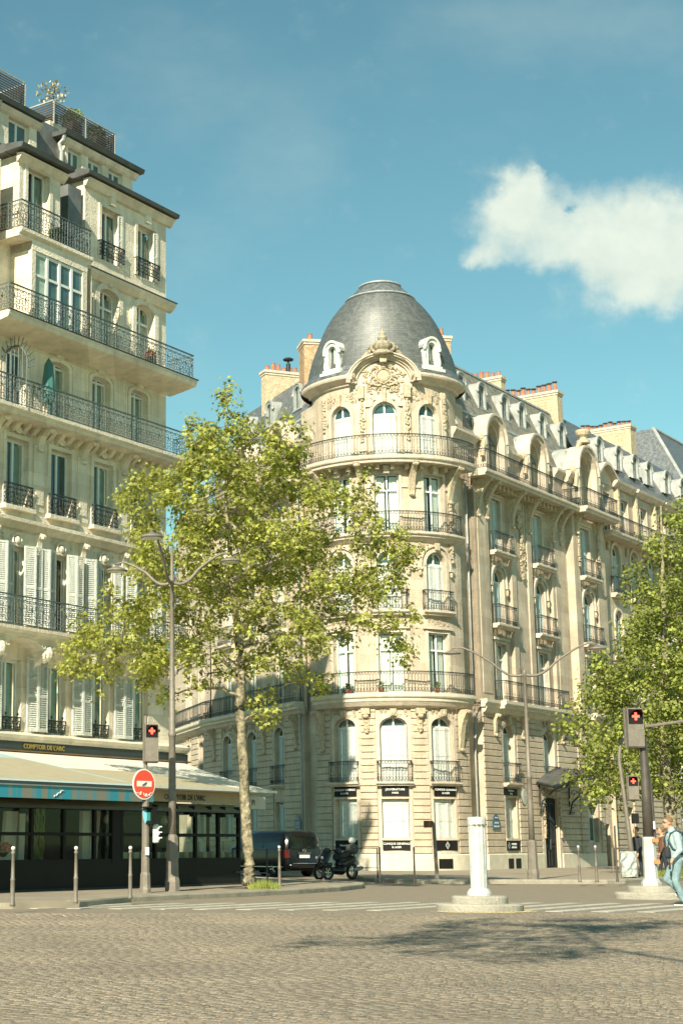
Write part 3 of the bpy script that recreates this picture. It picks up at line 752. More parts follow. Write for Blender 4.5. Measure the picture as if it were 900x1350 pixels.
# slab 1
balcony(T, CB, TW0+.5, TW1-.15, 7.86, .56, .36, .95, 'bars', 'stone_pale')
MB().sweep(T, [(0, 7.2), (.28, 7.3), (.42, 7.5), (0, 7.5)], TW0+.4, TW1-.1).build('moulding', 'stone_trim', CB)
T2 = Arc(TC, 3.70)
def c2(c): return c*T2.R/T.R
w_ = MB(); ops = []
for c in cs:
    c = c2(c); ops += [Op(c, 1.12, 7.9, 10.62), Op(c, 1.12, 11.62, 14.35, .56), Op(c, 1.12, 15.2, 17.95)]
wall(w_, T2, TW0, TW1, 7.25, 18.35, ops, 0, .34); w_.build('wall', 'stone', CB)
tr = MB(); cv = MB()
for k, c in enumerate(cs):
    c = c2(c)
    band(tr, T2, c, 1.12, 7.9, 10.62, 0, .13, -.02, .05)
    tr.box(T2, c-.82, c+.82, 0, .14, 10.78, 10.9); relief(cv, T2, c-.6, c+.6, 10.98, 11.28, .01, 14, .06, k+3)
    band(tr, T2, c, 1.12, 11.62, 13.79, .56, .16, -.02, .07); band(tr, T2, c, 1.6, 13.6, 13.79, .80, .09, -.02, .12)
    for sg in (-1, 1): tr.box(T2, c+sg*.88-.11, c+sg*.88+.11, 0, .14, 13.5, 13.62); cv.mblob(T2, c+sg*.88, .08, 13.35, .09, .08, .15)
    cv.box(T2, c-.1, c+.1, .03, .2, 14.42, 14.75)
    relief(cv, T2, c-1.05, c-.45, 14.25, 14.72, .02, 9, .07, k); relief(cv, T2, c+.45, c+1.05, 14.25, 14.72, .02, 9, .07, k+9)
    band(tr, T2, c, 1.12, 15.2, 17.95, 0, .12, -.02, .05); tr.box(T2, c-.95, c-.62, 0, .07, 17.3, 17.42); tr.box(T2, c+.62, c+.95, 0, .07, 17.3, 17.42)
    tr.box(T2, c-.13, c+.13, .03, .22, 17.95, 18.3)
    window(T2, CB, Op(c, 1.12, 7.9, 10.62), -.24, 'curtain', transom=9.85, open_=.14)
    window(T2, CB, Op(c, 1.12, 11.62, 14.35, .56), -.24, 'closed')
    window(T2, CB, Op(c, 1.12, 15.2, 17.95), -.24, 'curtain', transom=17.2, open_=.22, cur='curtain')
    balcony(T2, CB, c-.82, c+.82, 11.62, .34, .22, .92)
# string under slab 3 etc.
tr.sweep(T2, [(0, 13.45), (.06, 13.45), (.09, 13.52), (0, 13.6)], TW0, c2(cs[0])-.95); 
for a, b in ((c2(cs[0])+.95, c2(cs[1])-.95), (c2(cs[1])+.95, c2(cs[2])-.95)): tr.sweep(T2, [(0, 13.45), (.06, 13.45), (.09, 13.52), (0, 13.6)], a, b)
tr.sweep(T2, [(0, 14.78), (.1, 14.82), (.28, 14.95), (0, 14.95)], TW0, TW1-.2)
tr.build('window_surround', 'stone_trim', CB)
balcony(T2, CB, TW0+.5, TW1-.35, 15.2, .42, .24, .93)
for sg, c in ((-1, (c2(cs[0])+c2(cs[1]))/2), (1, (c2(cs[1])+c2(cs[2]))/2)): console(cv, T2, c, .24, .8, 16.9, 18.38, .02)
for c in (c2(cs[0])-1.05, c2(cs[2])+1.0):
    console(cv, T2, c, .30, .85, 16.7, 18.38, .02); garland(cv, T2, c, .05, 14.0, 17.0, .17)
for i in range(13): 
    t = TW0+.3+i*.62
    if min(abs(t-(c2(cs[0])+c2(cs[1]))/2), abs(t-(c2(cs[1])+c2(cs[2]))/2)) > .2: cv.box(T2, t-.08, t+.08, 0, .42, 18.1, 18.34)
cv.build('carved_ornament', 'stone_carved', CB)
# drum
TD = Arc(TC, 3.5)
def c3(c): return c*TD.R/T.R
balcony(TD, CB, c3(TW0)-.4, c3(TW1)+.2, 18.66, 1.08, .32, .98, 'bars', 'stone_trim')
w_ = MB(); ops = [Op(c3(c), 1.12, 18.7, 21.42, .56) for c in cs]
wall(w_, TD, c3(TW0)-.6, c3(TW1)+.9, 18.3, 22.45, ops, 0, .3); w_.build('wall', 'stone', CB)
tr = MB(); cv = MB()
for k, c in enumerate(cs):
    c = c3(c); band(tr, TD, c, 1.12, 18.7, 20.86, .56, .17, -.02, .06); cv.box(TD, c-.09, c+.09, .03, .17, 21.4, 21.98)
    window(TD, CB, Op(c, 1.12, 18.7, 21.42, .56), -.2, 'closed')
    if k != 1: relief(cv, TD, c-.85, c-.3, 21.45, 22.0, .01, 16, .055, k+20); relief(cv, TD, c+.3, c+.85, 21.45, 22.0, .01, 16, .055, k+30)
    for sg in (-1, 1):
        pc = c+sg*1.02 if k == 1 else None
        if pc is not None:
            tr.box(TD, pc-.17, pc+.17, 0, .10, 18.7, 22.1); cv.box(TD, pc-.15, pc+.15, .05, .26, 21.6, 22.2); garland(cv, TD, pc, .12, 19.6, 21.55, .11)
for c in (c3(cs[0])-.95, c3(cs[2])+.95): tr.box(TD, c-.15, c+.15, 0, .08, 18.7, 22.1); garland(cv, TD, c, .1, 20.4, 21.7, .12); cv.mblob(TD, c, .12, 21.9, .12, .1, .2)
cpro = [(0, 22.32), (.12, 22.34), (.16, 22.44), (.34, 22.52), (.46, 22.6), (.50, 22.68), (.50, 22.78), (0, 22.82)]
pc0, pc1 = c3(cs[1])-1.32, c3(cs[1])+1.32
tr.sweep(TD, cpro, c3(TW0)-.7, pc0+.12); tr.sweep(TD, cpro, pc1-.12, c3(TW1)+1.0)
# arched pediment breaking the cornice
cc = c3(cs[1])
def arcmould(mb, m, c, r0, r1, zc, o0, o1, a0=0, a1=pi, n=24, sz=1.0):
    for i in range(n):
        A, B = a0+(a1-a0)*i/n, a0+(a1-a0)*(i+1)/n
        p = lambda r, a, o: m(c-r*cos(a), o, zc+r*sz*sin(a))
        mb.quad(p(r0, A, o1), p(r0, B, o1), p(r1, B, o1), p(r1, A, o1)); mb.quad(p(r1, A, o1), p(r1, B, o1), p(r1, B, o0), p(r1, A, o0)); mb.quad(p(r0, A, o0), p(r0, B, o0), p(r0, B, o1), p(r0, A, o1))
tym = MB()
n = 22; R_ = 1.30
for i in range(n):
    A, B = pi*i/n, pi*(i+1)/n
    x0, x1 = cc-R_*cos(A), cc-R_*cos(B)
    tym.quad(TD(x0, .10, 22.1), TD(x1, .10, 22.1), TD(x1, .10, 22.36+1.12*sin(B)), TD(x0, .10, 22.36+1.12*sin(A)))
    tym.quad(TD(x0, .56, 22.36+1.28*sin(A)), TD(x1, .56, 22.36+1.28*sin(B)), TD(x1, -.9, 22.36+1.28*sin(B)), TD(x0, -.9, 22.36+1.28*sin(A)))
tym.quad(TD(cc-.86, .10, 21.2), TD(cc-.56, .10, 21.2), TD(cc-.3, .10, 22.1), TD(cc-.86, .10, 22.1)); tym.quad(TD(cc+.56, .10, 21.2), TD(cc+.86, .10, 21.2), TD(cc+.86, .10, 22.1), TD(cc+.3, .10, 22.1)); tym.quad(TD(cc-.56, .10, 21.5), TD(cc+.56, .10, 21.5), TD(cc+.56, .10, 22.1), TD(cc-.56, .10, 22.1))
tym.build('pediment', 'stone_trim', CB)
for (r0, r1, o1, o0) in ((1.13, 1.24, .22, 0), (1.22, 1.33, .34, 0), (1.31, 1.42, .5, -.8), (1.40, 1.46, .56, -.8)): arcmould(tr, TD, cc, r0*1.06, r1*1.06, 22.36, o0, o1, sz=.86)
for sg in (-1, 1): tr.box(TD, cc+sg*1.42-.12, cc+sg*1.42+.12, 0, .52, 22.5, 22.82)
cartouche(cv, TD, cc, .15, 22.62, .60, .82); relief(cv, TD, cc-.7, cc+.7, 21.85, 22.2, .14, 34, .07, 77); relief(cv, TD, cc-1.0, cc-.55, 22.3, 23.0, .13, 14, .07, 81); relief(cv, TD, cc+.55, cc+1.0, 22.3, 23.0, .13, 14, .07, 82); relief(cv, TD, cc-.85, cc-.55, 21.5, 22.2, .12, 8, .05, 78); relief(cv, TD, cc+.55, cc+.85, 21.5, 22.2, .12, 8, .05, 79)
cv.box(TD, cc-.14, cc+.14, .1, .52, 23.22, 23.55)
# crest standing on the pediment: scroll pedestal, two bull's-eyes and an urn
P = TD(cc, .28, 23.62); CZ = .74
cr = MB(); cr.lathe(P, [(.56, -.05), (.54, .05), (.44, .1), (.36, .15), (.38, .2)], 14, caps=True)
for sg in (-1, 1):
    x = cc+sg*.27
    cr.tube([TD(x+.2*cos(a), .42, 23.95+.2*sin(a)) for a in [2*pi*i/14 for i in range(14)]], .08, 6, closed=True); cr.mblob(TD, x, .36, 23.95, .14, .08, .14, 8, 5)
    cr.tube([TD(cc+sg*(.5+.1*j), .2, 23.83-.07*j+.04*sin(j)) for j in range(8)], [.12, .12, .11, .1, .09, .08, .07, .06], 6)
    cr.tube([TD(cc+sg*(.52+.12*cos(a)), .3, 23.9+.14*sin(a)) for a in [.3*q for q in range(14)]], .05, 5)
cr.mblob(TD, cc, .5, 23.9, .11, .12, .24, 8, 5)
cr.lathe(P, [(.40, .2), (.46, .46), (.40, .58), (.22, .64), (.15, .70), (.22, .76), (.23, .85), (.12, .93), (.14, .99), (.15, 1.05), (.08, 1.12), (.05, 1.2), (.02, 1.3)], 12, caps=True)
cr.build('crest', 'crest_stone', CB, smooth=True)
tr.build('cornice', 'stone_trim', CB); cv.build('carved_ornament', 'stone_carved', CB)
# dome, laid in overlapping slate rows
dm = MB(); prof = [(3.98, 22.80), (3.96, 22.95), (3.72, 23.12), (3.66, 23.30)]
base = prof[-1]; ctrl = [(3.62, 23.3), (3.46, 24.1), (3.12, 25.05), (2.68, 26.1), (2.25, 26.75), (1.86, 27.22), (1.62, 27.42)]
def interp(ctrl, f):
    L = [0]
    for a, b in zip(ctrl[:-1], ctrl[1:]): L.append(L[-1]+sqrt((a[0]-b[0])**2+(a[1]-b[1])**2))
    x = f*L[-1]
    r = np.interp(x, L, [c[0] for c in ctrl]); z = np.interp(x, L, [c[1] for c in ctrl])
    return r, z
def smooth_ctrl(c, k=3):
    for _ in range(k):
        o = [c[0]]
        for a, b in zip(c[:-1], c[1:]): o += [(a[0]*.75+b[0]*.25, a[1]*.75+b[1]*.25), (a[0]*.25+b[0]*.75, a[1]*.25+b[1]*.75)]
        c = o+[c[-1]]
    return c
cs_ = smooth_ctrl(ctrl); rows = 38
for i in range(rows):
    r0, z0 = interp(cs_, i/rows); r1, z1 = interp(cs_, (i+1)/rows); prof += [(r0+.002, z0-.002), (r1+.032, z1+.0)]
GA = radians(-7)
MB().lathe((TC[0], TC[1], 0), prof[:4], 64, GA+.40, GA+2*pi-.40).build('dome_gutter', 'slate', CB, smooth=False)
dm.lathe((TC[0], TC[1], 0), prof[4:], 180); dome = dm.build('dome', 'slate', CB, smooth=False)
mm_ = bpy.data.materials.new('dome_slate'); mm_.use_nodes = True; t_ = mm_.node_tree; b_ = t_.nodes['Principled BSDF']
g_ = N(t_, 'ShaderNodeNewGeometry'); tcn = N(t_, 'ShaderNodeTexCoord'); sp = N(t_, 'ShaderNodeSeparateXYZ'); t_.links.new(tcn.outputs['Object'], sp.inputs[0])
an = Mth(t_, 'ARCTAN2', sp.outputs[0], sp.outputs[1]); cb_ = N(t_, 'ShaderNodeCombineXYZ'); t_.links.new(Mth(t_, 'MULTIPLY', an, 3.0), cb_.inputs[0]); t_.links.new(sp.outputs[2], cb_.inputs[1])
br = N(t_, 'ShaderNodeTexBrick'); t_.links.new(cb_.outputs[0], br.inputs['Vector']); br.inputs['Scale'].default_value = 1; br.inputs['Brick Width'].default_value = .24; br.inputs['Row Height'].default_value = .125; br.inputs['Mortar Size'].default_value = .006
br.inputs['Color1'].default_value = (.085, .095, .09, 1); br.inputs['Color2'].default_value = (.14, .15, .14, 1); br.inputs['Mortar'].default_value = (.05, .055, .06, 1)
mp_ = N(t_, 'ShaderNodeMapping'); mp_.inputs['Scale'].default_value = (5, .5, 1); t_.links.new(cb_.outputs[0], mp_.inputs[0]); ns = N(t_, 'ShaderNodeTexNoise'); ns.inputs['Scale'].default_value = 1.0; ns.inputs['Detail'].default_value = 7; t_.links.new(mp_.outputs[0], ns.inputs['Vector'])
t_.links.new(Mix(t_, Ramp(t_, ns.outputs[0], [(.48, 0.0), (.75, .32)]), br.outputs[0], (.22, .235, .22)), b_.inputs['Base Color']); b_.inputs['Roughness'].default_value = .52; b_.inputs['Specular IOR Level'].default_value = .75; b_.inputs['Metallic'].default_value = .12
bp_ = N(t_, 'ShaderNodeBump'); bp_.inputs['Strength'].default_value = .5; bp_.inputs['Distance'].default_value = .02; t_.links.new(br.outputs[0], bp_.inputs['Height']); t_.links.new(bp_.outputs[0], b_.inputs['Normal'])
dome.data.materials[0] = mm_; pass
tp = MB(); tp.lathe((TC[0], TC[1], 0), [(1.70, 27.40), (1.74, 27.44), (1.70, 27.50), (1.60, 27.50)], 48); tp.build('dome_ring', 'zinc', CB)
tp = MB(); tp.lathe((TC[0], TC[1], 0), [(1.62, 27.48), (1.42, 27.72), (1.18, 27.98), (.98, 28.14)], 48); ob = tp.build('dome_cap', 'slate', CB, smooth=True)
tp = MB(); tp.lathe((TC[0], TC[1], 0), [(.96, 28.13), (1.05, 28.17), (1.05, 28.23), (.9, 28.30), (.3, 28.36), (.0, 28.36)], 40); tp.build('dome_crown', 'zinc', CB)
# lucarnes of the dome
def lucarne(deg):
    a = radians(deg); u = Vector((cos(a), sin(a), 0)); nrm = Vector((sin(a), -cos(a), 0)); f = Line((TC[0]+nrm.x*3.66, TC[1]+nrm.y*3.66, 0), u, nrm)
    zs = 24.14; B0 = 22.96
    d = MB(); band(d, f, 0, .46, B0+.26, zs, .23, .18, -.5, .12); band(d, f, 0, .74, zs-.05, zs, .40, .11, -.6, .20)
    d.box(f, -.62, .62, -.3, .30, B0-.02, B0+.12); d.box(f, -.53, .53, -.3, .20, B0+.12, B0+.27)
    for sg in (-1, 1): d.box(f, sg*.34-.1, sg*.34+.1, -.4, .14, B0+.27, B0+.6); d.mblob(f, sg*.46, .14, zs-.1, .09, .08, .1); d.tube([f(sg*(.44+.03*sin(j)), .1, B0+.32+.1*j) for j in range(7)], .06, 5)
    o = d.build('lucarne', 'white_paint', CB)
    MB().poly([f(x, -.14, z) for x, z in outline(0, .48, B0+.26, zs, .24)]).build('pane', 'glass_dark', o)
    MB().box(f, -.022, .022, -.13, -.07, B0+.28, zs+.2).build('mullion', 'white_frame', o)
    k = MB(); q = arch_pts(0, .98, zs-.05, .50, 10)
    for i in range(10): k.quad(f(q[i][0], .14, q[i][1]), f(q[i+1][0], .14, q[i+1][1]), f(q[i+1][0], -1.4, q[i+1][1]), f(q[i][0], -1.4, q[i][1]))
    k.build('lucarne_roof', 'zinc', o)
for dg in (-46, 30.5): lucarne(dg)

# ---- right wing (t along the avenue)
WT = 16.75
c1_, c2_, c3_ = 4.42, 9.30, 14.35
BAY = RW.at(.42)
w_ = MB()
opsA = [Op(c1_, 1.45, 1.5, 3.42), Op(c1_, 1.25, 4.05, 6.85, .45), Op(8.9, 1.7, .1, 3.5), Op(9.05, 1.2, 4.1, 6.75, .45)]
wall(w_, RW, 1.74, 12.5, -.3, 7.3, opsA, 0, .42)
opsC = [Op(14.2, 1.3, 1.35, 3.35), Op(14.35, 1.2, 4.1, 6.75, .45), Op(16.0, .7, .1, 2.3)]
wall(w_, RW.at(.06), 12.5, WT, -.3, 7.3, opsC, 0, .4)
MBq = w_; MBq.quad(RW(1.74, 0, -.3), RW(1.74, 0, 18.4), RW(1.74, -1.2, 18.4), RW(1.74, -1.2, -.3))
w_.quad(RW(.3, -.42, -.3), RW(1.74, -.42, -.3), RW(1.74, -.42, 22), RW(.3, -.42, 22)); w_.quad(LW(-1.9, -.25, -.3), LW(.6, -.25, -.3), LW(.6, -.25, 22), LW(-1.9, -.25, 22)); w_.quad(LW(-1.6, -.5, -.3), LW(-1.6, 0, -.3), LW(-1.6, 0, 18.3), LW(-1.6, -.5, 18.3))
# recessed columns above: narrow piers proud, window bays set back
up = [Op(c1_, 1.15, 7.9, 10.7), Op(c1_, 1.15, 11.55, 14.3, .57), Op(c1_, 1.15, 15.15, 17.8), Op(c2_, 1.15, 7.9, 10.7), Op(c2_, 1.15, 11.55, 14.3, .57), Op(c2_, 1.15, 15.15, 17.8)]
wall(w_, RW.at(-.2), 3.1, 10.7, 7.3, 18.4, up, 0, .3)
upb = [Op(14.35, 1.25, 7.9, 10.7), Op(14.35, 1.25, 11.55, 14.3, .6), Op(14.35, 1.25, 15.15, 17.8)]
wall(w_, BAY.at(-.15), 13.1, 15.9, 7.3, 18.4, upb, 0, .3)
w_.build('wall', 'stone', CB)
pl = MB()
for a, b, o in ((1.74, 3.18, 0), (5.66, 6.15, 0), (6.15, 7.6, -.08), (7.6, 8.1, 0), (10.55, 12.5, 0)): pl.box(RW, a, b, -.5, o, 7.3, 18.4)
pl.box(RW, 12.5, 13.25, -.6, .42, 7.3, 18.35); pl.box(RW, 15.6, WT, -.6, .42, 7.3, 18.35); pl.box(RW, 3.1, 5.7, -.45, -.14, 7.3, 7.85)
pl.box(RW, 2.0, 2.95, 0, .03, 8.2, 17.0); pl.box(RW, 10.9, 12.2, 0, .03, 8.2, 17.0)
pl.build('pilaster', 'stone', CB)
courses(RW, 1.72, 3.55); courses(RW, 5.3, 7.75)
courses(RW, 10.1, 12.5); courses(RW, 12.5, 13.4, o=.06); courses(RW, 15.1, 15.6, o=.06)
for z_ in range(int((7.2-3.7)/PH)):
    z = PZ+PH*(10+z_); MB().sweep(RW, [(-.01, z+.018), (.06, z+.018), (.07, z+.034), (.07, z+PH-.034), (.06, z+PH-.018), (-.01, z+PH-.018)], 7.75, 8.25).build('stone_course', 'stone_rustic', CB)
pli = MB(); pli.sweep(RW, [(0, -.3), (.13, -.3), (.13, .78), (.07, .83), (0, .83)], 1.66, 7.8); pli.sweep(RW, [(0, -.3), (.13, -.3), (.13, .78), (.07, .83), (0, .83)], 10.0, 15.6)
pli.build('plinth', 'stone_pale', CB)
for x in (3.95, 4.75): MB().box(RW, x-.28, x+.28, .1, .14, .14, .60).build('cellar_grille', 'black_panel', CB)
MB().box(T, A2T(21), A2T(32), .12, .15, .2, .62).build('cellar_grille', 'black_panel', CB)
for c, w in ((c1_, 1.45), ):
    window(RW, CB, Op(c, w, 1.5, 3.42), -.3, 'closed', transom=3.3)
window(RW, CB, Op(c1_, 1.25, 4.05, 6.85, .45), -.3, 'closed', cur='shutter_grey'); window(RW, CB, Op(9.05, 1.2, 4.1, 6.75, .45), -.3, 'closed', cur='shutter_grey')
window(RW, CB, Op(14.35, 1.2, 4.1, 6.75, .45), -.24, 'closed', cur='shutter_grey'); window(RW, CB, Op(14.2, 1.3, 1.35, 3.35), -.24, 'glass', transom=2.7)
for c in (c1_, 9.05, 14.35): balcony(RW, CB, c-.8, c+.8, 4.08, .34, .18, .92)
dr = MB(); dr.box(RW, 8.06, 9.74, -.16, -.10, .1, 3.45); d_ = dr.build('door', 'black_panel', CB)
pn = MB()
for x in (8.2, 8.98): 
    for z0, z1 in ((.25, 1.1), (1.25, 3.2)): band(pn, RW, x+.3, .42, z0, z1, 0, .05, -.11, -.07)
    for j in range(5): pn.tube([RW(x+.12+.09*j, -.07, 1.3), RW(x+.12+.09*j, -.07, 3.15)], .012, 4)
pn.build('door_grille', 'iron', d_); MB().tube([RW(8.86, -.04, 1.0), RW(8.86, -.02, 1.5)], .022, 6).build('handle', 'chrome', d_)
MB().box(RW, 15.68, 16.32, -.38, -.32, .1, 2.28).build('door', 'black_panel', CB)
tr = MB(); cv = MB()
for m, c in ((RW, c1_), (RW, 9.05), (RW.at(.06), 14.35)):
    band(tr, m, c, 1.22, 4.1, 6.35, .45, .2, -.03, .05); band(tr, m, c, 1.7, 4.1, 6.35, .6, .1, -.01, .03)
    relief(cv, m, c-.7, c+.7, 6.8, 7.2, .04, 16, .08, int(c)); cv.box(m, c-.15, c+.15, .02, .2, 6.8, 7.22)
for c in (2.9, 5.9, 10.6, 12.9): console(cv, RW, c, .2, .34, 6.2, 7.25, .05)
band(tr, RW, 8.9, 1.7, .1, 3.5, 0, .32, -.03, .08); relief(cv, RW, 8.1, 9.7, 3.5, 3.85, .1, 26, .08, 12)
for x in (7.95, 9.9): garland(cv, RW, x, .1, 1.6, 3.5, .1)
tr.box(RW, c1_-.72, c1_+.72, 0, .09, 1.42, 1.52); tr.box(RW, c1_-.72, c1_-.6, 0, .04, .85, 3.5); tr.box(RW, c1_+.6, c1_+.75, 0, .04, .85, 3.5)
for m, c, w in ((RW.at(-.2), c1_, 1.15), (RW.at(-.2), c2_, 1.15), (BAY.at(-.15), 14.35, 1.25)):
    band(tr, m, c, w, 7.9, 10.7, 0, .14, -.02, .06); tr.box(m, c-.85, c+.85, 0, .16, 10.85, 10.97); relief(cv, m, c-.7, c+.7, 11.02, 11.3, .01, 16, .07, int(c)+1)
    band(tr, m, c, w, 11.55, 13.72, .58, .16, -.02, .07); band(tr, m, c, w+.44, 13.5, 13.72, .8, .1, -.02, .14)
    for sg in (-1, 1): tr.box(m, c+sg*.88-.1, c+sg*.88+.1, 0, .16, 13.45, 13.6); cv.mblob(m, c+sg*.88, .09, 13.25, .09, .09, .18); relief(cv, m, min(c+sg*.5, c+sg*1.05), max(c+sg*.5, c+sg*1.05), 14.2, 14.75, .02, 10, .07, int(c*3+sg))
    cv.box(m, c-.11, c+.11, .05, .22, 14.35, 14.75)
    band(tr, m, c, w, 15.15, 17.8, 0, .12, -.02, .05); tr.box(m, c-.8, c+.8, 0, .14, 17.92, 18.04)
    window(m, CB, Op(c, w, 7.9, 10.7), -.2, 'curtain', transom=9.95, open_=.25)
    window(m, CB, Op(c, w, 11.55, 14.3, .57), -.2, 'closed', cur='shutter_grey'); window(m, CB, Op(c, w, 15.15, 17.8), -.2, 'closed', cur='shutter_grey', transom=17.75)
    bm = m.at(.2) if m.n and abs(m.O.x-RW.at(-.2).O.x) < 1e-6 else m.at(.15)
    balcony(bm, CB, c-1.12, c+1.12, 11.58, .34, .22, .92); balcony(bm, CB, c-1.12, c+1.12, 15.12, .34, .22, .92)
# decorations between the columns
cartouche(cv, RW.at(-.06), 6.88, .02, 17.1, .42, .7); garland(cv, RW.at(-.06), 6.95, .06, 14.2, 16.6, .3, 24); band(tr, RW.at(-.08), 6.88, 1.0, 15.0, 18.0, 0, .07, -.01, .04)
for x in (13.1, 15.75): garland(cv, BAY, x, .04, 15.6, 17.6, .14)
for x in (2.1, 3.0, 5.9, 7.85, 10.75, 11.7): console(cv, RW, x, .24, .86, 16.55, 18.36, .0)
for x in (13.0, 15.9): console(cv, BAY, x, .24, .5, 17.3, 18.36, 0)
for i in range(22):
    x = 1.9+i*.47
    if min(abs(x-q) for q in (2.1, 3.0, 5.9, 7.85, 10.75, 11.7)) > .2 and x < 12.2: cv.box(RW, x-.08, x+.08, -.1, .45, 18.08, 18.34)
tr.build('window_surround', 'stone_trim', CB); cv.build('carved_ornament', 'stone_carved', CB)
balcony(RW, CB, 3.1, 10.75, 7.86, .62, .36, .95, 'bars', 'stone_pale'); 
pl = MB(); pl.sweep(RW, slab_prof(.36, 7.5, 7.86), 1.6, 3.1); pl.sweep(RW, slab_prof(.36, 7.5, 7.86), 10.75, 13.2); pl.sweep(BAY, slab_prof(.2, 7.5, 7.86), 12.45, WT); pl.sweep(RW, [(0, 7.2), (.2, 7.3), (.3, 7.5), (0, 7.5)], 1.7, WT); pl.build('moulding', 'stone_pale', CB)
balcony(BAY, CB, 13.3, 15.6, 7.86, .5, .3, .95, 'bars', 'stone_pale')
balcony(RW, CB, 1.25, 12.4, 18.66, .98, .30, .98); balcony(BAY, CB, 12.35, WT+.1, 18.66, .95, .30, .98)
# attic storey behind the upper balcony, arched stone lucarnes
w_ = MB(); at_ops = [Op(4.2, .95, 18.7, 21.25, .47), Op(9.1, .95, 18.7, 21.25, .47)]
AT = RW.at(-.35); wall(w_, AT, 1.2, 12.2, 18.3, 20.6, [Op(4.2, .95, 18.7, 20.6), Op(9.1, .95, 18.7, 20.6)], 0, .3)
w_.box(RW, 11.3, 12.7, -.9, .0, 18.3, 20.5); w_.box(RW, 12.35, 12.9, -.6, .3, 18.3, 20.5); w_.box(RW, 15.9, WT, -.6, .3, 18.3, 20.5); w_.box(RW, .2, 2.0, -1.1, -.3, 18.3, 20.5)
w_.build('wall', 'stone', CB)
tr = MB(); cv = MB()
cor = [(0, 20.05), (.08, 20.1), (.12, 20.25), (.22, 20.38), (.30, 20.5), (.30, 20.62), (0, 20.66)]
for a, b in ((1.2, 2.7), (5.7, 7.6), (10.6, 11.5)): tr.sweep(AT, cor, a, b); tr.box(AT, a, b, 0, .05, 19.55, 19.65)
tr.sweep(RW, cor, 11.25, 12.75); tr.sweep(RW.at(.3), cor, 12.3, 12.95); tr.sweep(RW.at(.3), cor, 15.85, WT+.05); tr.sweep(RW.at(-.3), cor, .2, 2.0)
def stone_lucarne(m, c, w, z0, zs, rise, depth, oin, proud=.55):
    """deep round hood in stone with a zinc back, window set inside"""
    k = MB(); band(k, m, c, w-.5, z0, zs, rise-.25, .25, -.5, proud); k.build('stone_lucarne', 'stone_trim', CB)
    band(tr, m, c, w-.04, zs-.05, zs, rise-.02, .12, -.3, proud+.1); band(tr, m, c, w-.75, z0, zs, rise-.38, .16, -.6, .15)
    z = MB(); q = [(c-w/2-.06, zs-.5)]+arch_pts(c, w+.12, zs, rise+.06, 14)+[(c+w/2+.06, zs-.5)]
    for i in range(len(q)-1): z.quad(m(q[i][0], proud+.08, q[i][1]), m(q[i+1][0], proud+.08, q[i+1][1]), m(q[i+1][0], -depth, q[i+1][1]), m(q[i][0], -depth, q[i][1]))
    z.build('lucarne_roof', 'zinc', CB)
    bk = MB(); wall(bk, m, c-w/2, c+w/2, z0, zs+rise-.3, [Op(c, .98, z0, zs+.2, .49)], oin, .2); bk.build('wall', 'stone_carved', CB)
    window(m, CB, Op(c, .98, z0, zs+.2, .49), oin-.1, 'closed', cur='shutter_grey')
    for sg in (-1, 1): cv.mblob(m, c+sg*(w/2+.12), proud*.5, zs-.1, .18, .2, .22, 7, 5); cv.tube([m(c+sg*(w/2+.02+.05*j), proud-.1, zs-.2-.18*j) for j in range(6)], [.15, .14, .12, .1, .09, .12], 6)
for c in (4.2, 9.1): stone_lucarne(RW.at(-.3), c, 2.3, 18.7, 20.75, 1.2, 1.6, -.25, .45)
stone_lucarne(BAY.at(-.2), 14.35, 2.7, 18.7, 20.9, 1.35, 2.2, -.2, .5)
P = BAY(14.35, .1, 22.5); cv.lathe(P, [(.36, 0), (.36, .15), (.2, .22), (.18, .32), (.34, .45), (.40, .62), (.40, .72), (.30, .74), (.28, .6)], 14, caps=True)
for sg in (-1, 1): cv.tube([BAY(14.35+sg*(.35+.16*j), .05, 22.45-.16*j*j*.35) for j in range(5)], .12, 6)
relief(cv, BAY.at(-.38), 13.7, 15.0, 21.3, 22.0, .02, 26, .09, 5)
tr.build('cornice', 'stone_trim', CB); cv.build('carved_ornament', 'stone_carved', CB)
# mansard
mr = MB()
mr.quad(RW(-.5, -.28, 20.6), RW(WT, -.28, 20.6), RW(WT, -.98, 22.08), RW(-.5, -.98, 22.08)); mr.quad(RW(-.5, -1.0, 22.16), RW(WT, -1.0, 22.16), RW(WT, -2.35, 25.1), RW(1.2, -2.35, 25.1))
mr.quad(RW(1.2, -2.35, 25.1), RW(WT, -2.35, 25.1), RW(WT, -6.5, 26.2), RW(4.5, -6.5, 26.2)); mr.poly([RW(WT, -.28, 20.6), RW(WT, -1, 22.1), RW(WT, -2.35, 25.1), RW(WT, -6.5, 26.2), RW(WT, -6.5, 20.6)])
mr.quad(RW(11.15, -.05, 20.62), RW(12.25, -.05, 20.62), RW(12.1, -.6, 22.1), RW(11.3, -.6, 22.1)); mr.quad(RW(11.15, -.05, 20.62), RW(11.15, -1, 20.62), RW(11.3, -1.3, 22.1), RW(11.3, -.6, 22.1))
mr.build('mansard_roof', 'slate_warm', CB)
k = MB(); k.box(RW, -.5, WT, -1.08, -.93, 22.05, 22.17); k.box(RW, 1.2, WT, -2.45, -2.28, 25.06, 25.16)
k.tube([RW(.9, -.3, 20.9), RW(.85, -1.0, 22.1), RW(.8, -1.3, 23)], .07, 5); k.build('roof_flashing', 'zinc', CB)
for c in (3.6, 5.95, 8.65, 10.75, 13.4, 16.0): dormer(RW, CB, c, 22.92, 24.36, -1.35, .98, 1.2)
chimney(RW, CB, 11.95, .55, -2.9, -5.4, 22, 26.15, 7, 'brick_pale'); chimney(RW, CB, 17.25, .7, -1.9, -5.3, 21, 26.35, 10, 'brick_pale', hats=True)
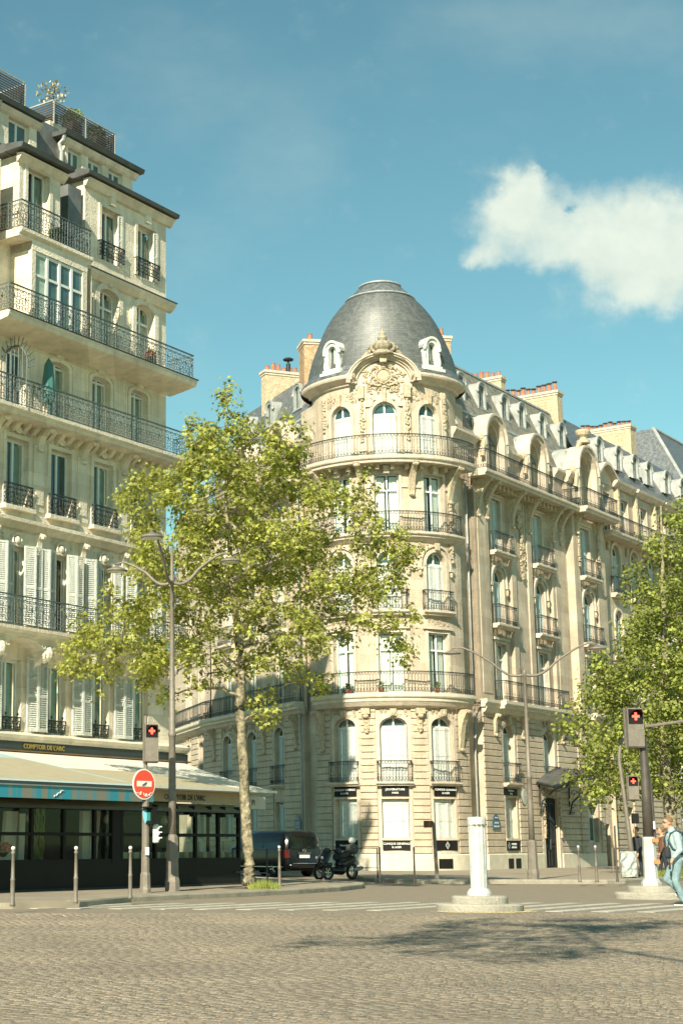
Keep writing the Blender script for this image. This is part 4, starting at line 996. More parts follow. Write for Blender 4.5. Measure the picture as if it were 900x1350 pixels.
for (X, Y) in ((7.55, 80.2), (14.08, 79.6)):
    f = Line((X, Y, 0), (.99, .12, 0), (.12, -.99, 0)); chimney(f, CB, 0, .85, .4, -.9, 21, 26.35, 3, 'brick')
# ---- left wing
def lw_courses(a, b): courses(LW, a, b)
w_ = MB(); lo = []; uo = []
for c in (-4.55, -7.95, -11.3): lo += [Op(c, 1.15, 1.5, 3.25), Op(c, 1.15, 4.05, 6.8, .4)]; uo += [Op(c, 1.12, 7.9, 10.7), Op(c, 1.12, 11.55, 14.3, .56), Op(c, 1.12, 15.2, 17.9)]
wall(w_, LW, -13.8, -1.6, -.3, 7.3, lo, 0, .36); wall(w_, LW.at(-.06), -13.8, -1.4, 7.3, 18.4, uo, 0, .3)
wall(w_, LW.at(-.4), -13.8, -1.0, 18.3, 20.6, [Op(-3.9, .95, 18.7, 20.6), Op(-8.6, .95, 18.7, 20.6)], 0, .3)
a4 = radians(-10.9); D4 = (sin(a4), cos(a4)); L2O = LW(-13.8, 0, 0); L2 = Line(L2O, (-D4[0], -D4[1], 0), (-D4[1], D4[0], 0)); l2 = []
for c in (-2.2, -5.6): l2 += [Op(c, 1.2, 1.5, 3.25), Op(c, 1.2, 4.05, 6.8, .4), Op(c, 1.2, 7.9, 10.7), Op(c, 1.2, 11.55, 14.3, .56), Op(c, 1.2, 15.2, 17.9)]
wall(w_, L2, -9, 0, -.3, 20.6, l2, 0, .3); w_.build('wall', 'stone', CB)
for a, b in ((-3.85, -1.9), (-7.3, -5.25), (-10.6, -8.6), (-13.8, -12.0)): lw_courses(a, b)
courses(L2, -1.4, 0); courses(L2, -4.8, -3.0)
tr = MB(); cv = MB()
for m, cc_ in ((LW, (-4.55, -7.95, -11.3)), (L2, (-2.2, -5.6))):
    for c in cc_:
        window(m, CB, Op(c, 1.15, 1.5, 3.25), -.25, 'closed', cur='shutter_grey', transom=3.1); window(m, CB, Op(c, 1.15, 4.05, 6.8, .4), -.25, 'closed', cur='shutter_grey')
        balcony(m, CB, c-.75, c+.75, 4.05, .3, .16, .92)
        m2 = m.at(-.06) if m is LW else m
        window(m2, CB, Op(c, 1.12, 7.9, 10.7), -.2, 'curtain', transom=9.95); window(m2, CB, Op(c, 1.12, 11.55, 14.3, .56), -.2, 'closed'); window(m2, CB, Op(c, 1.12, 15.2, 17.9), -.2, 'curtain', transom=17.2)
        band(tr, m, c, 1.15, 4.05, 6.4, .4, .18, -.03, .05); band(tr, m2, c, 1.12, 7.9, 10.7, 0, .14, -.02, .06); band(tr, m2, c, 1.12, 11.55, 13.74, .56, .16, -.02, .07); band(tr, m2, c, 1.12, 15.2, 17.9, 0, .12, -.02, .05)
        relief(cv, m, c-.6, c+.6, 6.8, 7.2, .04, 12, .08, int(-c*3)); balcony(m2, CB, c-.95, c+.95, 11.58, .34, .22, .92)
        tr.box(m, c-.7, c+.7, 0, .1, 1.42, 1.52)
for x in (-2.4, -6.2, -9.6, -13.0): console(cv, LW, x, .28, .5, 5.6, 7.25, .05)
for x in (-2.4, -6.3, -9.7, -13.2): console(cv, LW, x, .24, .85, 16.6, 18.36, -.06)
for i in range(24): cv.box(LW, -13.5+i*.5, -13.34+i*.5, -.1, .5, 18.1, 18.34)
tr.sweep(LW, [(0, 7.2), (.2, 7.3), (.3, 7.5), (0, 7.5)], -13.8, -1.5); tr.sweep(L2, [(0, 7.2), (.2, 7.3), (.3, 7.5), (0, 7.5)], -9, 0)
tr.build('window_surround', 'stone_trim', CB); cv.build('carved_ornament', 'stone_carved', CB)
MB().sweep(LW, [(0, -.3), (.13, -.3), (.13, .78), (.07, .83), (0, .83)], -13.8, -1.5).build('plinth', 'stone_pale', CB)
balcony(LW, CB, -13.9, -1.6, 7.82, .52, .34, .95, 'bars', 'stone_pale'); balcony(L2, CB, -9, 0, 7.82, .5, .34, .95, 'bars', 'stone_pale')
balcony(LW, CB, -13.8, -1.7, 15.2, .4, .24, .93); balcony(LW, CB, -13.9, -1.3, 18.66, .95, .3, .98)
tr = MB(); cv = MB()
stone_lucarne(LW.at(-.2), -3.9, 2.1, 18.7, 20.75, 1.15, 1.6, -.25, .45); stone_lucarne(LW.at(-.2), -8.6, 2.1, 18.7, 20.75, 1.15, 1.6, -.25, .45)
tr.sweep(LW.at(-.4), cor, -13.8, -10); tr.sweep(LW.at(-.4), cor, -7.4, -5.1); tr.sweep(LW.at(-.4), cor, -2.8, -.6); tr.build('cornice', 'stone_trim', CB); cv.build('carved_ornament', 'stone_carved', CB)
mr = MB(); mr.quad(LW(-14, -.28, 20.6), LW(1, -.28, 20.6), LW(1, -.98, 22.08), LW(-14, -.98, 22.08)); mr.quad(LW(-14, -1.0, 22.16), LW(.5, -1.0, 22.16), LW(-1.5, -2.35, 25.1), LW(-14, -2.35, 25.1)); mr.quad(LW(-14, -2.35, 25.1), LW(-1.5, -2.35, 25.1), LW(-4.5, -6.5, 26.2), LW(-14, -6.5, 26.2))
mr.quad(L2(-9, -.1, 20.6), L2(0, -.1, 20.6), L2(0, -1.2, 22.2), L2(-9, -1.2, 22.2)); mr.quad(LW(-14, -.3, 20.5), LW(-14, -2.35, 25.1), LW(-14, -7, 26.2), LW(-14, -7, 20.5))
mr.build('mansard_roof', 'slate', CB)
MB().box(LW, -14, .5, -1.08, -.93, 22.05, 22.17).build('roof_flashing', 'zinc', CB)
for c in (-4.75, -8.35, -11.6): dormer(LW, CB, c, 23.0, 24.4, -1.35, .95, 1.2)
chimney(LW, CB, -10.4, .6, -1.9, -4.4, 21, 26.5, 7, 'brick_pale'); 
P = LW(-10.4, -3.4, 26.6); MB().lathe(P, [(.12, 0), (.12, .6), (.05, .62), (.05, .75), (.28, .8), (.3, .86), (.2, .92)], 12, caps=True).build('chimney_cowl', 'iron', CB)
# closing faces so nothing is hollow: party walls and a flat roof behind the mansards
k = MB(); k.poly([RW(WT, .3, -.3), RW(WT, .3, 18.5), RW(WT, -.3, 20.6), RW(WT, -10, 20.6), RW(WT, -10, -.3)]); k.poly([(*RW(4.5, -6.5, 26.2)[:2], 26.19), (*RW(WT, -6.5, 26.2)[:2], 26.19), (*LW(-14, -6.5, 26.2)[:2], 26.19), (*LW(-4.5, -6.5, 26.2)[:2], 26.19)])
k.poly([(*RW(0, -1, 20.6)[:2], 20.55), (*RW(WT, -1, 20.6)[:2], 20.55), (*LW(-14, -1, 20.6)[:2], 20.55), (*LW(0, -1, 20.6)[:2], 20.55)]); k.build('party_wall', 'stone', CB)
# rain pipes
def pipe(pts, r=.055):
    o = MB().tube(pts, r, 8).build('drain_pipe', 'zinc', CB, smooth=True); c = MB()
    return o
pipe([RW(1.42, -.25, 18.2), RW(1.42, -.25, 7.9)]); pipe([RW(1.42, -.2, 7.4), RW(1.42, -.2, 6.2), RW(1.36, -.22, 6.0), RW(1.36, -.22, .15)])
pipe([LW(-1.72, .12, 18), LW(-1.72, .12, 7.9)]); pipe([LW(-1.72, .16, 7.3), LW(-1.72, .16, 6.1), LW(-1.62, .16, 5.85), LW(-1.62, .16, .15)])
# glazed iron canopy over the entrance
ca = MB(); cg = MB(); n = 14
def cz(f): return 3.93+.74*sin(pi/2*min(1, f*1.3))
def co(f): return 1.25+.75*sin(pi*f)
ed = [RW(6.7+5.0*i/n, co(i/n), cz(i/n)) for i in range(n+1)]; bk = [RW(7.3+3.7*i/n, .1, cz(i/n)+.25) for i in range(n+1)]
ca.tube(ed, .12, 6); ca.tube(bk, .05, 4); ca.tube([(p[0], p[1], p[2]-.22) for p in ed], .03, 4)
for i in range(0, n+1, 2): ca.tube([ed[i], bk[i]], .035, 4); 
for i in range(n): cg.quad(ed[i], ed[i+1], bk[i+1], bk[i])
ca.tube([ed[0], bk[0]], .07, 5); ca.tube([ed[-1], bk[-1]], .07, 5)
for i in range(26):
    f = i/25; ca.tube([RW(6.7+5.0*f+.07*cos(a), co(f)-.02, cz(f)-.11+.07*sin(a)) for a in [0, 1.2, 2.4, 3.6, 4.8]], .012, 3, closed=True)
for x in (7.5, 11.1):
    ca.tube([RW(x, .1, 2.7), RW(x, .25, 3.3), RW(x, .9, 3.85), RW(x, 1.8, 4.1)], .045, 5); ca.tube([RW(x, .1, 3.1+.0), RW(x, .12, 4.1)], .04, 4)
    for (o, z, r) in ((.35, 3.75, .2), (.3, 3.1, .15), (.95, 4.0, .12), (.25, 2.75, .1)): ca.tube([RW(x, o+r*(1-.1*j)*cos(.8*j), z+r*(1-.1*j)*sin(.8*j)) for j in range(9)], .022, 4)
cz_ = MB()
for i in range(n): cz_.quad(*[(p[0], p[1], p[2]+.07) for p in (ed[i], ed[i+1], bk[i+1], bk[i])])
can = ca.build('canopy', 'iron', CB); cz_.build('canopy_cover', 'zinc_dark', can); cg.build('canopy_glass', 'awning_beige', can)
# flower pots and planters on the first balcony
def pot(P, plant='bush', r=.14, h=.26, label='', group=None, hp=.3):
    th = thing('flower_pot', label, 'flower pot', P, group)
    MB().lathe(P, [(r*.7, 0), (r, h), (r*1.08, h), (r*1.08, h+.03), (r*.9, h+.03), (0, h+.02)], 12).build('pot', 'terracotta', th)
    k = MB()
    for _ in range(60):
        a = random.uniform(0, 6.3); q = random.uniform(0, r*1.2); z = P[2]+h+random.uniform(0, hp); c = Vector((P[0]+q*cos(a), P[1]+q*sin(a), z)); d = Vector((random.gauss(0, 1), random.gauss(0, 1), random.gauss(.3, 1))).normalized()*.06; e = d.cross(Vector((random.random(), .3, 1))).normalized()*.035
        k.add([c-d, c+e, c+d, c-e], [(0, 1, 2, 3)])
    k.build('plant', plant, th); return th
pot(T(A2T(-14), .33, 7.87), 'bush', .15, .2, 'round red pot on the first tower balcony, just left of its middle window')
pot(T(A2T(22), .33, 7.87), 'bush', .14, .2, 'red pot on the first tower balcony, before the right-hand window')
pot(T(A2T(-36), .33, 7.87), 'bush', .2, .16, 'wide clay bowl on the first tower balcony, before the left-hand window')
pot(T(A2T(-56), .33, 7.87), 'bush_dry', .18, .3, 'shaded pot with dark leaves at the left end of the tower balcony', hp=.7)
# sign boards and street plates
names = [('CLINIQUE GENERALE', '& LASER'), ('JOUVENATURE', 'PARIS'), ('CLINIQUE GENERALE', '& LASER')]
pos = ('left', 'middle', 'right')
for k, c in enumerate(cs):
    signboard(T, c, 1.16, 3.34, 3.76, .075, 'black board with two white lines under the %s tower balcony railing' % pos[k], *names[k])
signboard(T, cs[0], 1.16, .98, 1.42, .075, 'black board with one white word under the left tower window, behind the scooter', 'Mantadome')
signboard(T, cs[1], 1.16, .98, 1.42, .075, 'black board with two white lines below the middle tower window', 'CLINIQUE GENERALE', '& LASER')
signboard(T, cs[2], 1.16, .98, 1.42, .075, 'black board with a white lozenge emblem alone, below the right tower window', logo=True)
signboard(RW, c1_, 1.4, 3.5, 3.82, .03, 'small black board above the window beside the entrance, half in shade', 'Mantadome', 'PARIS')
signboard(RW, c1_, 1.4, .96, 1.40, .05, 'black board with a lozenge and two lines, below the window beside the entrance', '   CLINIQUE', '   GENERALE', logo=-.5)
def plate_(m, t, o, z, label):
    r = thing('street_plate', label, 'street name plate', m(t, o, z)); k = MB(); k.box(m, t-.36, t+.36, o, o+.03, z, z+.36); k.build('panel', 'plate_blue', r)
    q = MB(); q.box(m, t-.38, t+.38, o-.002, o+.024, z-.02, z+.38); q.build('border', 'plate_green', r)
    MB().poly([m(t-.30, o+.02, z+.4)]+[m(t+.30*-cos(pi*i/8), o+.02, z+.4+.26*sin(pi*i/8)) for i in range(9)]+[m(t+.3, o+.02, z+.4)]).build('crown_panel', 'plate_blue', r)
    a = Vector(m(t, o+.034, 0)); text('AVENUE', .12, (a.x, a.y, z+.26), m.u, r, 'letter_white', depth=.002); text('MARCEAU', .12, (a.x, a.y, z+.10), m.u, r, 'letter_white', depth=.002)
    text('16e Arrt', .1, (a.x, a.y, z+.5), m.u, r, 'letter_white', depth=.002)
    return r
plate_(RW, 2.55, .10, 1.95, 'blue enamel street plate on the rusticated pier right of the tower')
plate_(LW, -2.3, .10, 1.95, 'blue enamel street plate in the shade, above the black van')

# ------------------------------------------------------------------ left building (t runs to the right, corner at t = 0)
LB = Line((.1, 53, 0), D1, N1)
LH = thing('apartment_building', 'tall cream apartment building at left with tiers of iron balconies above the cafe', 'building', (.1, 53, .12))
w_ = MB(); tr = MB(); cv = MB(); SL = -15.5
cols = [-1.33, -3.36, -5.42, -7.42, -9.5, -11.6, -13.7]
ops = [Op(c-.12, 1.0, 4.42, 6.5) for c in cols]
wall(w_, LB.at(.0), SL, .38, 3.3, 7.25, ops, 0, .3)
w_.quad(LB(.38, 0, 0), LB(.38, 0, 7.25), LB(8.6, -12.3, 7.25), LB(8.6, -12.3, 0)); w_.quad(LB(SL, .0, -.2), LB(.38, 0, -.2), LB(.38, 0, 3.3), LB(SL, 0, 3.3))
o2 = [Op(c, .92, 7.5, 9.82) for c in cols]; o3 = [Op(c, .98, 11.0, 13.05) for c in cols]
wall(w_, LB, SL, 0, 7.25, 10.55, o2, 0, .28); wall(w_, LB, SL, 0, 10.55, 13.6, o3, 0, .28)
c4 = [-1.5, -3.5, -5.55, -7.55, -9.9, -12]; o4 = [Op(c, .92, 14.0, 15.85, .14) for c in c4]; wall(w_, LB, SL, 0, 13.6, 16.3, o4, 0, .28)
o5 = [Op(-1.22, 1.0, 16.6, 18.88, .22), Op(-3.15, 1.0, 16.6, 18.88, .22)]; wall(w_, LB, -5.0, 0, 16.3, 19.2, o5, 0, .3)
w_.box(LB, -4.98, -4.98+.01, -.3, .8, 16.4, 18.95)
o6 = [Op(-1.12, 1.0, 19.85, 21.65), Op(-3.05, 1.0, 19.85, 21.65)]; wall(w_, LB, -4.35, 0, 19.2, 22.3, o6, 0, .3)
w_.quad(LB(0, 0, 7.25), LB(8.2, -12.3, 7.25), LB(8.2, -12.3, 22.3), LB(0, 0, 22.3)); w_.quad(LB(8.2, -12.3, 0), LB(-8, -18, 0), LB(-8, -18, 24), LB(8.2, -12.3, 24)); w_.quad(LB(-4.35, 0, 19.2), LB(-4.35, 0, 22.3), LB(-4.35, -2.5, 22.3), LB(-4.35, -2.5, 19.2))
o6b = [Op(-7.2, 1.0, 19.4, 21.5)]; B6 = LB.at(.48); wall(w_, B6, -8.05, -6.15, 19.1, 21.75, o6b, 0, .3)
w_.quad(B6(-8.05, 0, 19.1), B6(-8.05, 0, 21.75), B6(-8.05, -3, 21.75), B6(-8.05, -3, 19.1)); w_.quad(B6(-6.15, 0, 19.1), B6(-6.15, 0, 21.75), B6(-6.15, -3, 21.75), B6(-6.15, -3, 19.1))
w_.quad(LB(SL, .45, 16.3), LB(-8.85, .45, 16.3), LB(-8.85, .45, 21.3), LB(SL, .45, 21.3)); w_.quad(LB(-8.85, .45, 16.3), LB(-8.85, .45, 21.3), LB(-8.85, -1, 21.3), LB(-8.85, -1, 16.3))
w_.quad(LB(-8.9, 0, 16.3), LB(-4.9, 0, 16.3), LB(-4.9, 0, 19.2), LB(-8.9, 0, 19.2))
# attic blocks set back
AT = LB.at(-1.2)
wall(w_, AT, -3.95, -.33, 22.2, 24.15, [Op(-1.27, .78, 22.75, 23.95), Op(-2.38, .78, 22.75, 23.95), Op(-3.46, .72, 22.75, 23.95)], 0, .25)
wall(w_, AT, -7.2, -5.4, 21.7, 24.15, [Op(-6.25, 1.0, 22.6, 23.95)], 0, .25)
for x in (-3.95, -.33, -7.2, -5.4): w_.quad(AT(x, 0, 21.7), AT(x, 0, 24.15), AT(x, -4, 24.15), AT(x, -4, 21.7))
w_.quad(AT(-.33, 0, 22), AT(7.0, -11, 22), AT(7.0, -11, 24.15), AT(-.33, 0, 24.15)); w_.quad(AT(-.9, -.3, 24.1), AT(6.4, -11, 24.1), AT(6.4, -11, 24.8), AT(-.9, -.3, 24.8)); w_.box(LB, -4.35, -.9, -13, -1.55, 24.1, 24.8); w_.box(LB, -15, -5.6, -13, -1.55, 24.1, 24.8)
w_.build('wall', 'stone_left', LH)
z_ = MB(); z_.quad(LB(-6.2, -.35, 19.1), LB(-4.3, -.35, 19.1), LB(-4.3, -.5, 22.2), LB(-6.2, -.5, 22.2)); z_.quad(LB(-9.5, -.3, 19.1), LB(-8.0, -.3, 19.1), LB(-8.0, -.5, 21.8), LB(-9.5, -.5, 21.8)); z_.quad(LB(-5.5, -1.4, 22), LB(-3.9, -1.4, 22), LB(-3.9, -1.5, 24.6), LB(-5.5, -1.5, 24.6))
z_.box(LB, -5.15, -4.5, -.4, -.05, 19.4, 21.9); z_.poly([LB(SL, -.3, 22.25), LB(0, -.3, 22.35), LB(8.2, -12.3, 22.4), LB(-8, -18, 22.4), LB(SL, -13, 22.4)]); z_.poly([LB(SL, -2, 24.78), LB(-.9, -2, 24.78), LB(-.9, -13, 24.78), LB(SL, -13, 24.78)]); z_.build('zinc_cladding', 'zinc_mid', LH)
# windows
for c in cols:
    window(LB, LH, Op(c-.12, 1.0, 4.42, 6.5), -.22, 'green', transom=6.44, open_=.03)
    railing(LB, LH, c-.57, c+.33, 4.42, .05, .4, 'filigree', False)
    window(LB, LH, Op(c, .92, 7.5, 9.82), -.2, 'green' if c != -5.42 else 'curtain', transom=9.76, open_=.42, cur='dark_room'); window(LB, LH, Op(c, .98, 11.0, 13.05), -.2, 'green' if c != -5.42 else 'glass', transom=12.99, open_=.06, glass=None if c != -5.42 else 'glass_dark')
    railing(LB, LH, c-.58, c+.58, 11.0, .16, .62, 'filigree', True, 'iron'); tr.box(LB, c-.68, c+.68, 0, .22, 10.86, 10.98)
    for sg in (-1, 1):
        a = c-.12+sg*.5; lw_ = .46
        if sg == -1: louvre_shutter(LB, LH, c-.62-.88, c-.62-.46, 4.45, 6.58, .10, lean=.08); louvre_shutter(LB, LH, c-.62-.44, c-.62, 4.45, 6.58, .18, lean=-.04)
    band(tr, LB, c, .98, 11.0, 13.05, 0, .13, -.02, .06); relief(cv, LB, c-.5, c+.5, 13.15, 13.42, .02, 14, .06, int(-c*7)); cv.mblob(LB, c, .08, 13.32, .16, .08, .12, 8, 5)
    band(tr, LB, c, .92, 7.5, 9.82, 0, .12, -.02, .05); cv.mblob(LB, c, .08, 9.99, .12, .09, .13, 9, 6); cv.tube([LB(c+.19*cos(a), .08, 10.0+.18*sin(a)) for a in [2*pi*i/12 for i in range(12)]], .04, 4, closed=True)
    relief(cv, LB, c-.6, c+.6, 9.95, 10.2, .02, 8, .06, int(-c*5))
    for x in (c-1.02,): 
        console(cv, LB, x, .2, .28, 9.6, 10.3); tr.box(LB, x-.24, x+.24, 0, .05, 11.0, 13.0); tr.box(LB, x-.17, x+.17, 0, .08, 11.2, 12.8); console(cv, LB, x, .24, .62, 12.85, 13.52); cv.box(LB, x-.2, x+.2, 0, .12, 10.45, 10.85)
        tr.box(LB, x-.26, x-.14, 0, .07, 7.5, 9.6); tr.box(LB, x-.06, x+.06, 0, .09, 7.5, 9.6); tr.box(LB, x+.14, x+.26, 0, .07, 7.5, 9.6)
    for j in range(4):
        x = c-.62+j*.42; cv.sweep(LB, [(0, 13.26), (.1, 13.28), (.30, 13.42), (.34, 13.52), (0, 13.52)], x-.08, x+.08)
# folding shutters on the second floor
for c in cols:
    if c == -5.42:
        louvre_shutter(LB, LH, c-1.1, c-.74, 7.5, 9.86, .12, lean=.14); louvre_shutter(LB, LH, c-.72, c-.34, 7.5, 9.86, .26, lean=-.1); louvre_shutter(LB, LH, c+.24, c+.55, 7.5, 9.86, .1, lean=.14); louvre_shutter(LB, LH, c+.56, c+.86, 7.5, 9.86, .24, lean=.0)
    else:
        louvre_shutter(LB, LH, c-.98, c-.62, 7.5, 9.86, .12, lean=.14); louvre_shutter(LB, LH, c-.6, c-.24, 7.5, 9.86, .26, lean=-.1)
        if c < -7: louvre_shutter(LB, LH, c+.3, c+.66, 7.5, 9.86, .1, lean=.14); louvre_shutter(LB, LH, c+.68, c+1.0, 7.5, 9.86, .2, lean=.0)
        else: louvre_shutter(LB, LH, c+.52, c+.84, 7.5, 9.86, .06, lean=.1)
for c in c4:
    window(LB, LH, Op(c, .92, 14.0, 15.85, .14), -.22, 'green' if c > -7 else 'glass', transom=15.7, open_=.05, glass=None if c > -7 else 'glass_dark')
    band(tr, LB, c, .92, 14.0, 15.71, .14, .14, -.02, .05); cv.mblob(LB, c, .06, 16.02, .2, .07, .1, 8, 5); relief(cv, LB, c-.45, c+.45, 15.98, 16.12, .02, 8, .05, int(-c*9)); band(tr, LB, c, 1.3, 14.0, 15.8, .18, .06, -.01, .03)
for p in o5:
    window(LB, LH, p, -.24, 'green', transom=18.3, open_=.3); band(tr, LB, p.c, 1.0, 16.6, 18.66, .22, .2, -.02, .08); band(tr, LB, p.c, 1.44, 16.6, 18.62, .34, .08, -.01, .04); cv.box(LB, p.c-.1, p.c+.1, .05, .16, 18.95, 19.12)
for p in o6:
    window(LB, LH, p, -.24, 'green', transom=21.6, open_=.25); band(tr, LB, p.c, 1.0, 19.85, 21.65, 0, .13, -.02, .05); tr.box(LB, p.c-.12, p.c+.12, 0, .14, 21.8, 22.1); railing(LB, LH, p.c-.62, p.c+.62, 19.88, .12, .55, 'filigree', True)
    louvre_shutter(LB, LH, p.c+.36, p.c+.58, 19.9, 21.6, .02, lean=.0)
window(B6, LH, o6b[0], -.24, 'green', transom=21.45, open_=.25); band(tr, B6, -7.2, 1.0, 19.4, 21.5, 0, .14, -.02, .05); tr.box(B6, -7.35, -7.05, 0, .12, 21.52, 21.72)
window(AT, LH, Op(-1.27, .78, 22.75, 23.95), -.18, 'glass', transom=23.9); window(AT, LH, Op(-2.38, .78, 22.75, 23.95), -.18, 'glass', transom=23.9); window(AT, LH, Op(-3.46, .72, 22.75, 23.95), -.18, 'glass', transom=23.9); window(AT, LH, Op(-6.25, 1.0, 22.6, 23.95), -.18, 'glass', transom=23.9)
# glazed bow window
bw = MB(); BO = .8; fb = LB.at(BO)
bx = [-7.78, -7.12, -6.55, -5.98, -5.4]
bw.box(LB, -7.86, -7.68, 0, BO+.06, 16.4, 18.98); bw.box(LB, -5.46, -5.26, .0, BO+.06, 16.4, 18.98); bw.box(LB, -7.86, -5.26, 0, BO+.07, 18.68, 19.0)
ob = bw.build('bow_window', 'stone_left', LH); f_ = MB()
for x in bx: f_.box(LB, x-.05, x+.05, BO-.06, BO+.04, 16.42, 18.68)
for z in (16.5, 17.95, 18.62): f_.box(LB, -7.78, -5.4, BO-.05, BO+.03, z-.04, z+.04); f_.box(LB, -7.82, -7.78, .05, BO, z-.04, z+.04)
f_.box(LB, -7.83, -7.77, .0, .1, 16.4, 18.68); f_.build('glazing_bar', 'white_frame', ob)
for i in range(4):
    for z0, z1 in ((16.5, 17.91), (17.99, 18.6)): MB().quad(LB(bx[i], BO-.01, z0), LB(bx[i+1], BO-.01, z0), LB(bx[i+1], BO-.01, z1), LB(bx[i], BO-.01, z1)).build('pane', 'glass_teal' if i else 'curtain_green', ob)
for z0, z1 in ((16.5, 17.91), (17.99, 18.6)): MB().quad(LB(-7.8, .08, z0), LB(-7.8, BO-.05, z0), LB(-7.8, BO-.05, z1), LB(-7.8, .08, z1)).build('pane', 'glass_teal', ob)
# cornices, balconies
tr.sweep(LB, [(0, 4.10), (.30, 4.12), (.36, 4.18), (.42, 4.22), (.45, 4.30), (.1, 4.40), (0, 4.42)], SL, .75)
tr.sweep(LB, [(0, 10.3), (.1, 10.32), (.18, 10.42), (.3, 10.5), (.3, 10.6), (.06, 10.68), (0, 10.7)], SL, .2)
tr.sweep(LB, [(0, 18.98), (.1, 19.02), (.26, 19.16), (.30, 19.26), (0, 19.34)], -5.0, .22); 
tr.sweep(LB, [(0, 22.05), (.1, 22.08), (.2, 22.24), (.28, 22.3), (0, 22.32)], -4.45, .22); tr.sweep(B6, [(0, 21.45), (.08, 21.5), (.25, 21.7), (0, 21.75)], -8.2, -6.0)
tr.sweep(AT, [(0, 23.95), (.1, 24.0), (.2, 24.15), (0, 24.2)], -4.1, -.2); tr.sweep(AT, [(0, 23.95), (.1, 24.0), (.2, 24.15), (0, 24.2)], -7.4, -5.3)
g = MB(); g.sweep(LB, [(0, 22.34), (.36, 22.36), (.40, 22.48), (.37, 22.50), (0, 22.60)], -4.62, .28); g.sweep(B6, [(-.3, 21.78), (.40, 21.78), (.45, 21.91), (.4, 21.93), (-.3, 22.03)], -8.42, -5.95)
g.sweep(B6, [(-2.5, 21.76), (-.3, 21.76), (-.3, 22.05), (-2.5, 22.05)], -8.42, -5.95); g.sweep(LB, [(-2.5, 22.33), (0, 22.33), (0, 22.62), (-2.5, 22.62)], -4.62, .28)
g.sweep(AT, [(-1, 24.2), (.28, 24.2), (.34, 24.34), (-1, 24.4)], -4.3, -.05); g.sweep(AT, [(-1, 24.2), (.28, 24.2), (.34, 24.34), (-1, 24.4)], -14, -5.35); g.box(LB, -5.0, .24, .22, .33, 19.27, 19.3)
g.build('gutter', 'zinc_dark', LH)
d = MB(); 
for x in (-4.2, -7.35): d.tube([AT(x, .2, 24.3), AT(x+.02, .1, 24.05), AT(x-.05, -.02, 23.9), AT(x, .04, 23.6), AT(x, .03, 22.6)], .07, 7)
d.build('drain_pipe', 'zinc', LH)
# floor 2 balcony on an arched soffit, floors 4 and 5 balconies
soff = MB()
for i in range(8):
    x0 = cols[0]-.12+1.0-2.04*i; c = x0-1.02
    q = arch_pts(c, 1.8, 6.62, .42, 10)
    for (o0, o1) in ((0, .62),):
        for j in range(10): soff.quad(LB(q[j][0], o0, q[j][1]), LB(q[j+1][0], o0, q[j+1][1]), LB(q[j+1][0], o1, q[j+1][1]), LB(q[j][0], o1, q[j][1])); soff.quad(LB(q[j][0], o1, q[j][1]), LB(q[j+1][0], o1, q[j+1][1]), LB(q[j+1][0], o1, 7.1), LB(q[j][0], o1, 7.1))
    soff.box(LB, x0-.12, x0+.12, 0, .62, 6.6, 7.1); cv.mblob(LB, x0, .5, 6.7, .2, .25, .26, 9, 6); relief(cv, LB, x0-.25, x0+.25, 6.5, 6.95, .64, 10, .07, i); console(cv, LB, x0, .22, .5, 5.95, 6.6)
soff.build('balcony_vault', 'stone_left', LH)
def bal(m, t0, t1, z, d, thk, h): return balcony(m, LH, t0, t1, z, d, thk, h, 'filigree', 'stone_left')
b = MB().sweep(LB, slab_prof(.82, 7.08, 7.33), SL, .3).build('balcony', 'stone_left', LH); railing(LB, b, SL, .22, 7.33, .74, .88, 'filigree', True, 'iron_pale')
b = MB().sweep(LB, slab_prof(.92, 13.5, 13.74), SL, .5).build('balcony', 'stone_left', LH); railing(LB, b, SL, .42, 13.74, .84, .85, 'filigree', True, 'iron_pale')
b = MB().sweep(LB, [(0, 16.05), (.5, 16.12), (1.08, 16.22), (1.12, 16.3), (1.15, 16.42), (0, 16.42)], -9.1, .22).build('balcony', 'stone_left', LH); railing(LB, b, -9.02, .12, 16.42, 1.06, .85, 'filigree', True, 'iron_pale'); MB().box(LB, -9.12, .26, 1.1, 1.18, 16.42, 16.45).build('balcony_edging', 'iron', b)
b = MB().sweep(LB, slab_prof(.98, 18.95, 19.2), -8.45, -5.1).build('balcony', 'stone_left', LH); railing(LB, b, -8.4, -5.15, 19.2, .9, .88, 'filigree', True, 'iron_pale')
# fascia sign, building ends
f = MB(); f.sweep(LB, [(.0, 3.35), (.32, 3.35), (.34, 4.10), (0, 4.10)], SL, .72); f.build('fascia', 'fascia', LH)
f = MB(); f.box(LB, SL, .78, .3, .44, 3.83, 3.87); f.build('fascia_moulding', 'interior_wood', LH)
text('COMPTOIR DE L\'ARC', .19, LB(-6.4, .37, 3.99), D1, LH, 'gold', bold=.006)
tr.build('cornice', 'stone_left', LH); cv.build('carved_ornament', 'stone_left', LH)
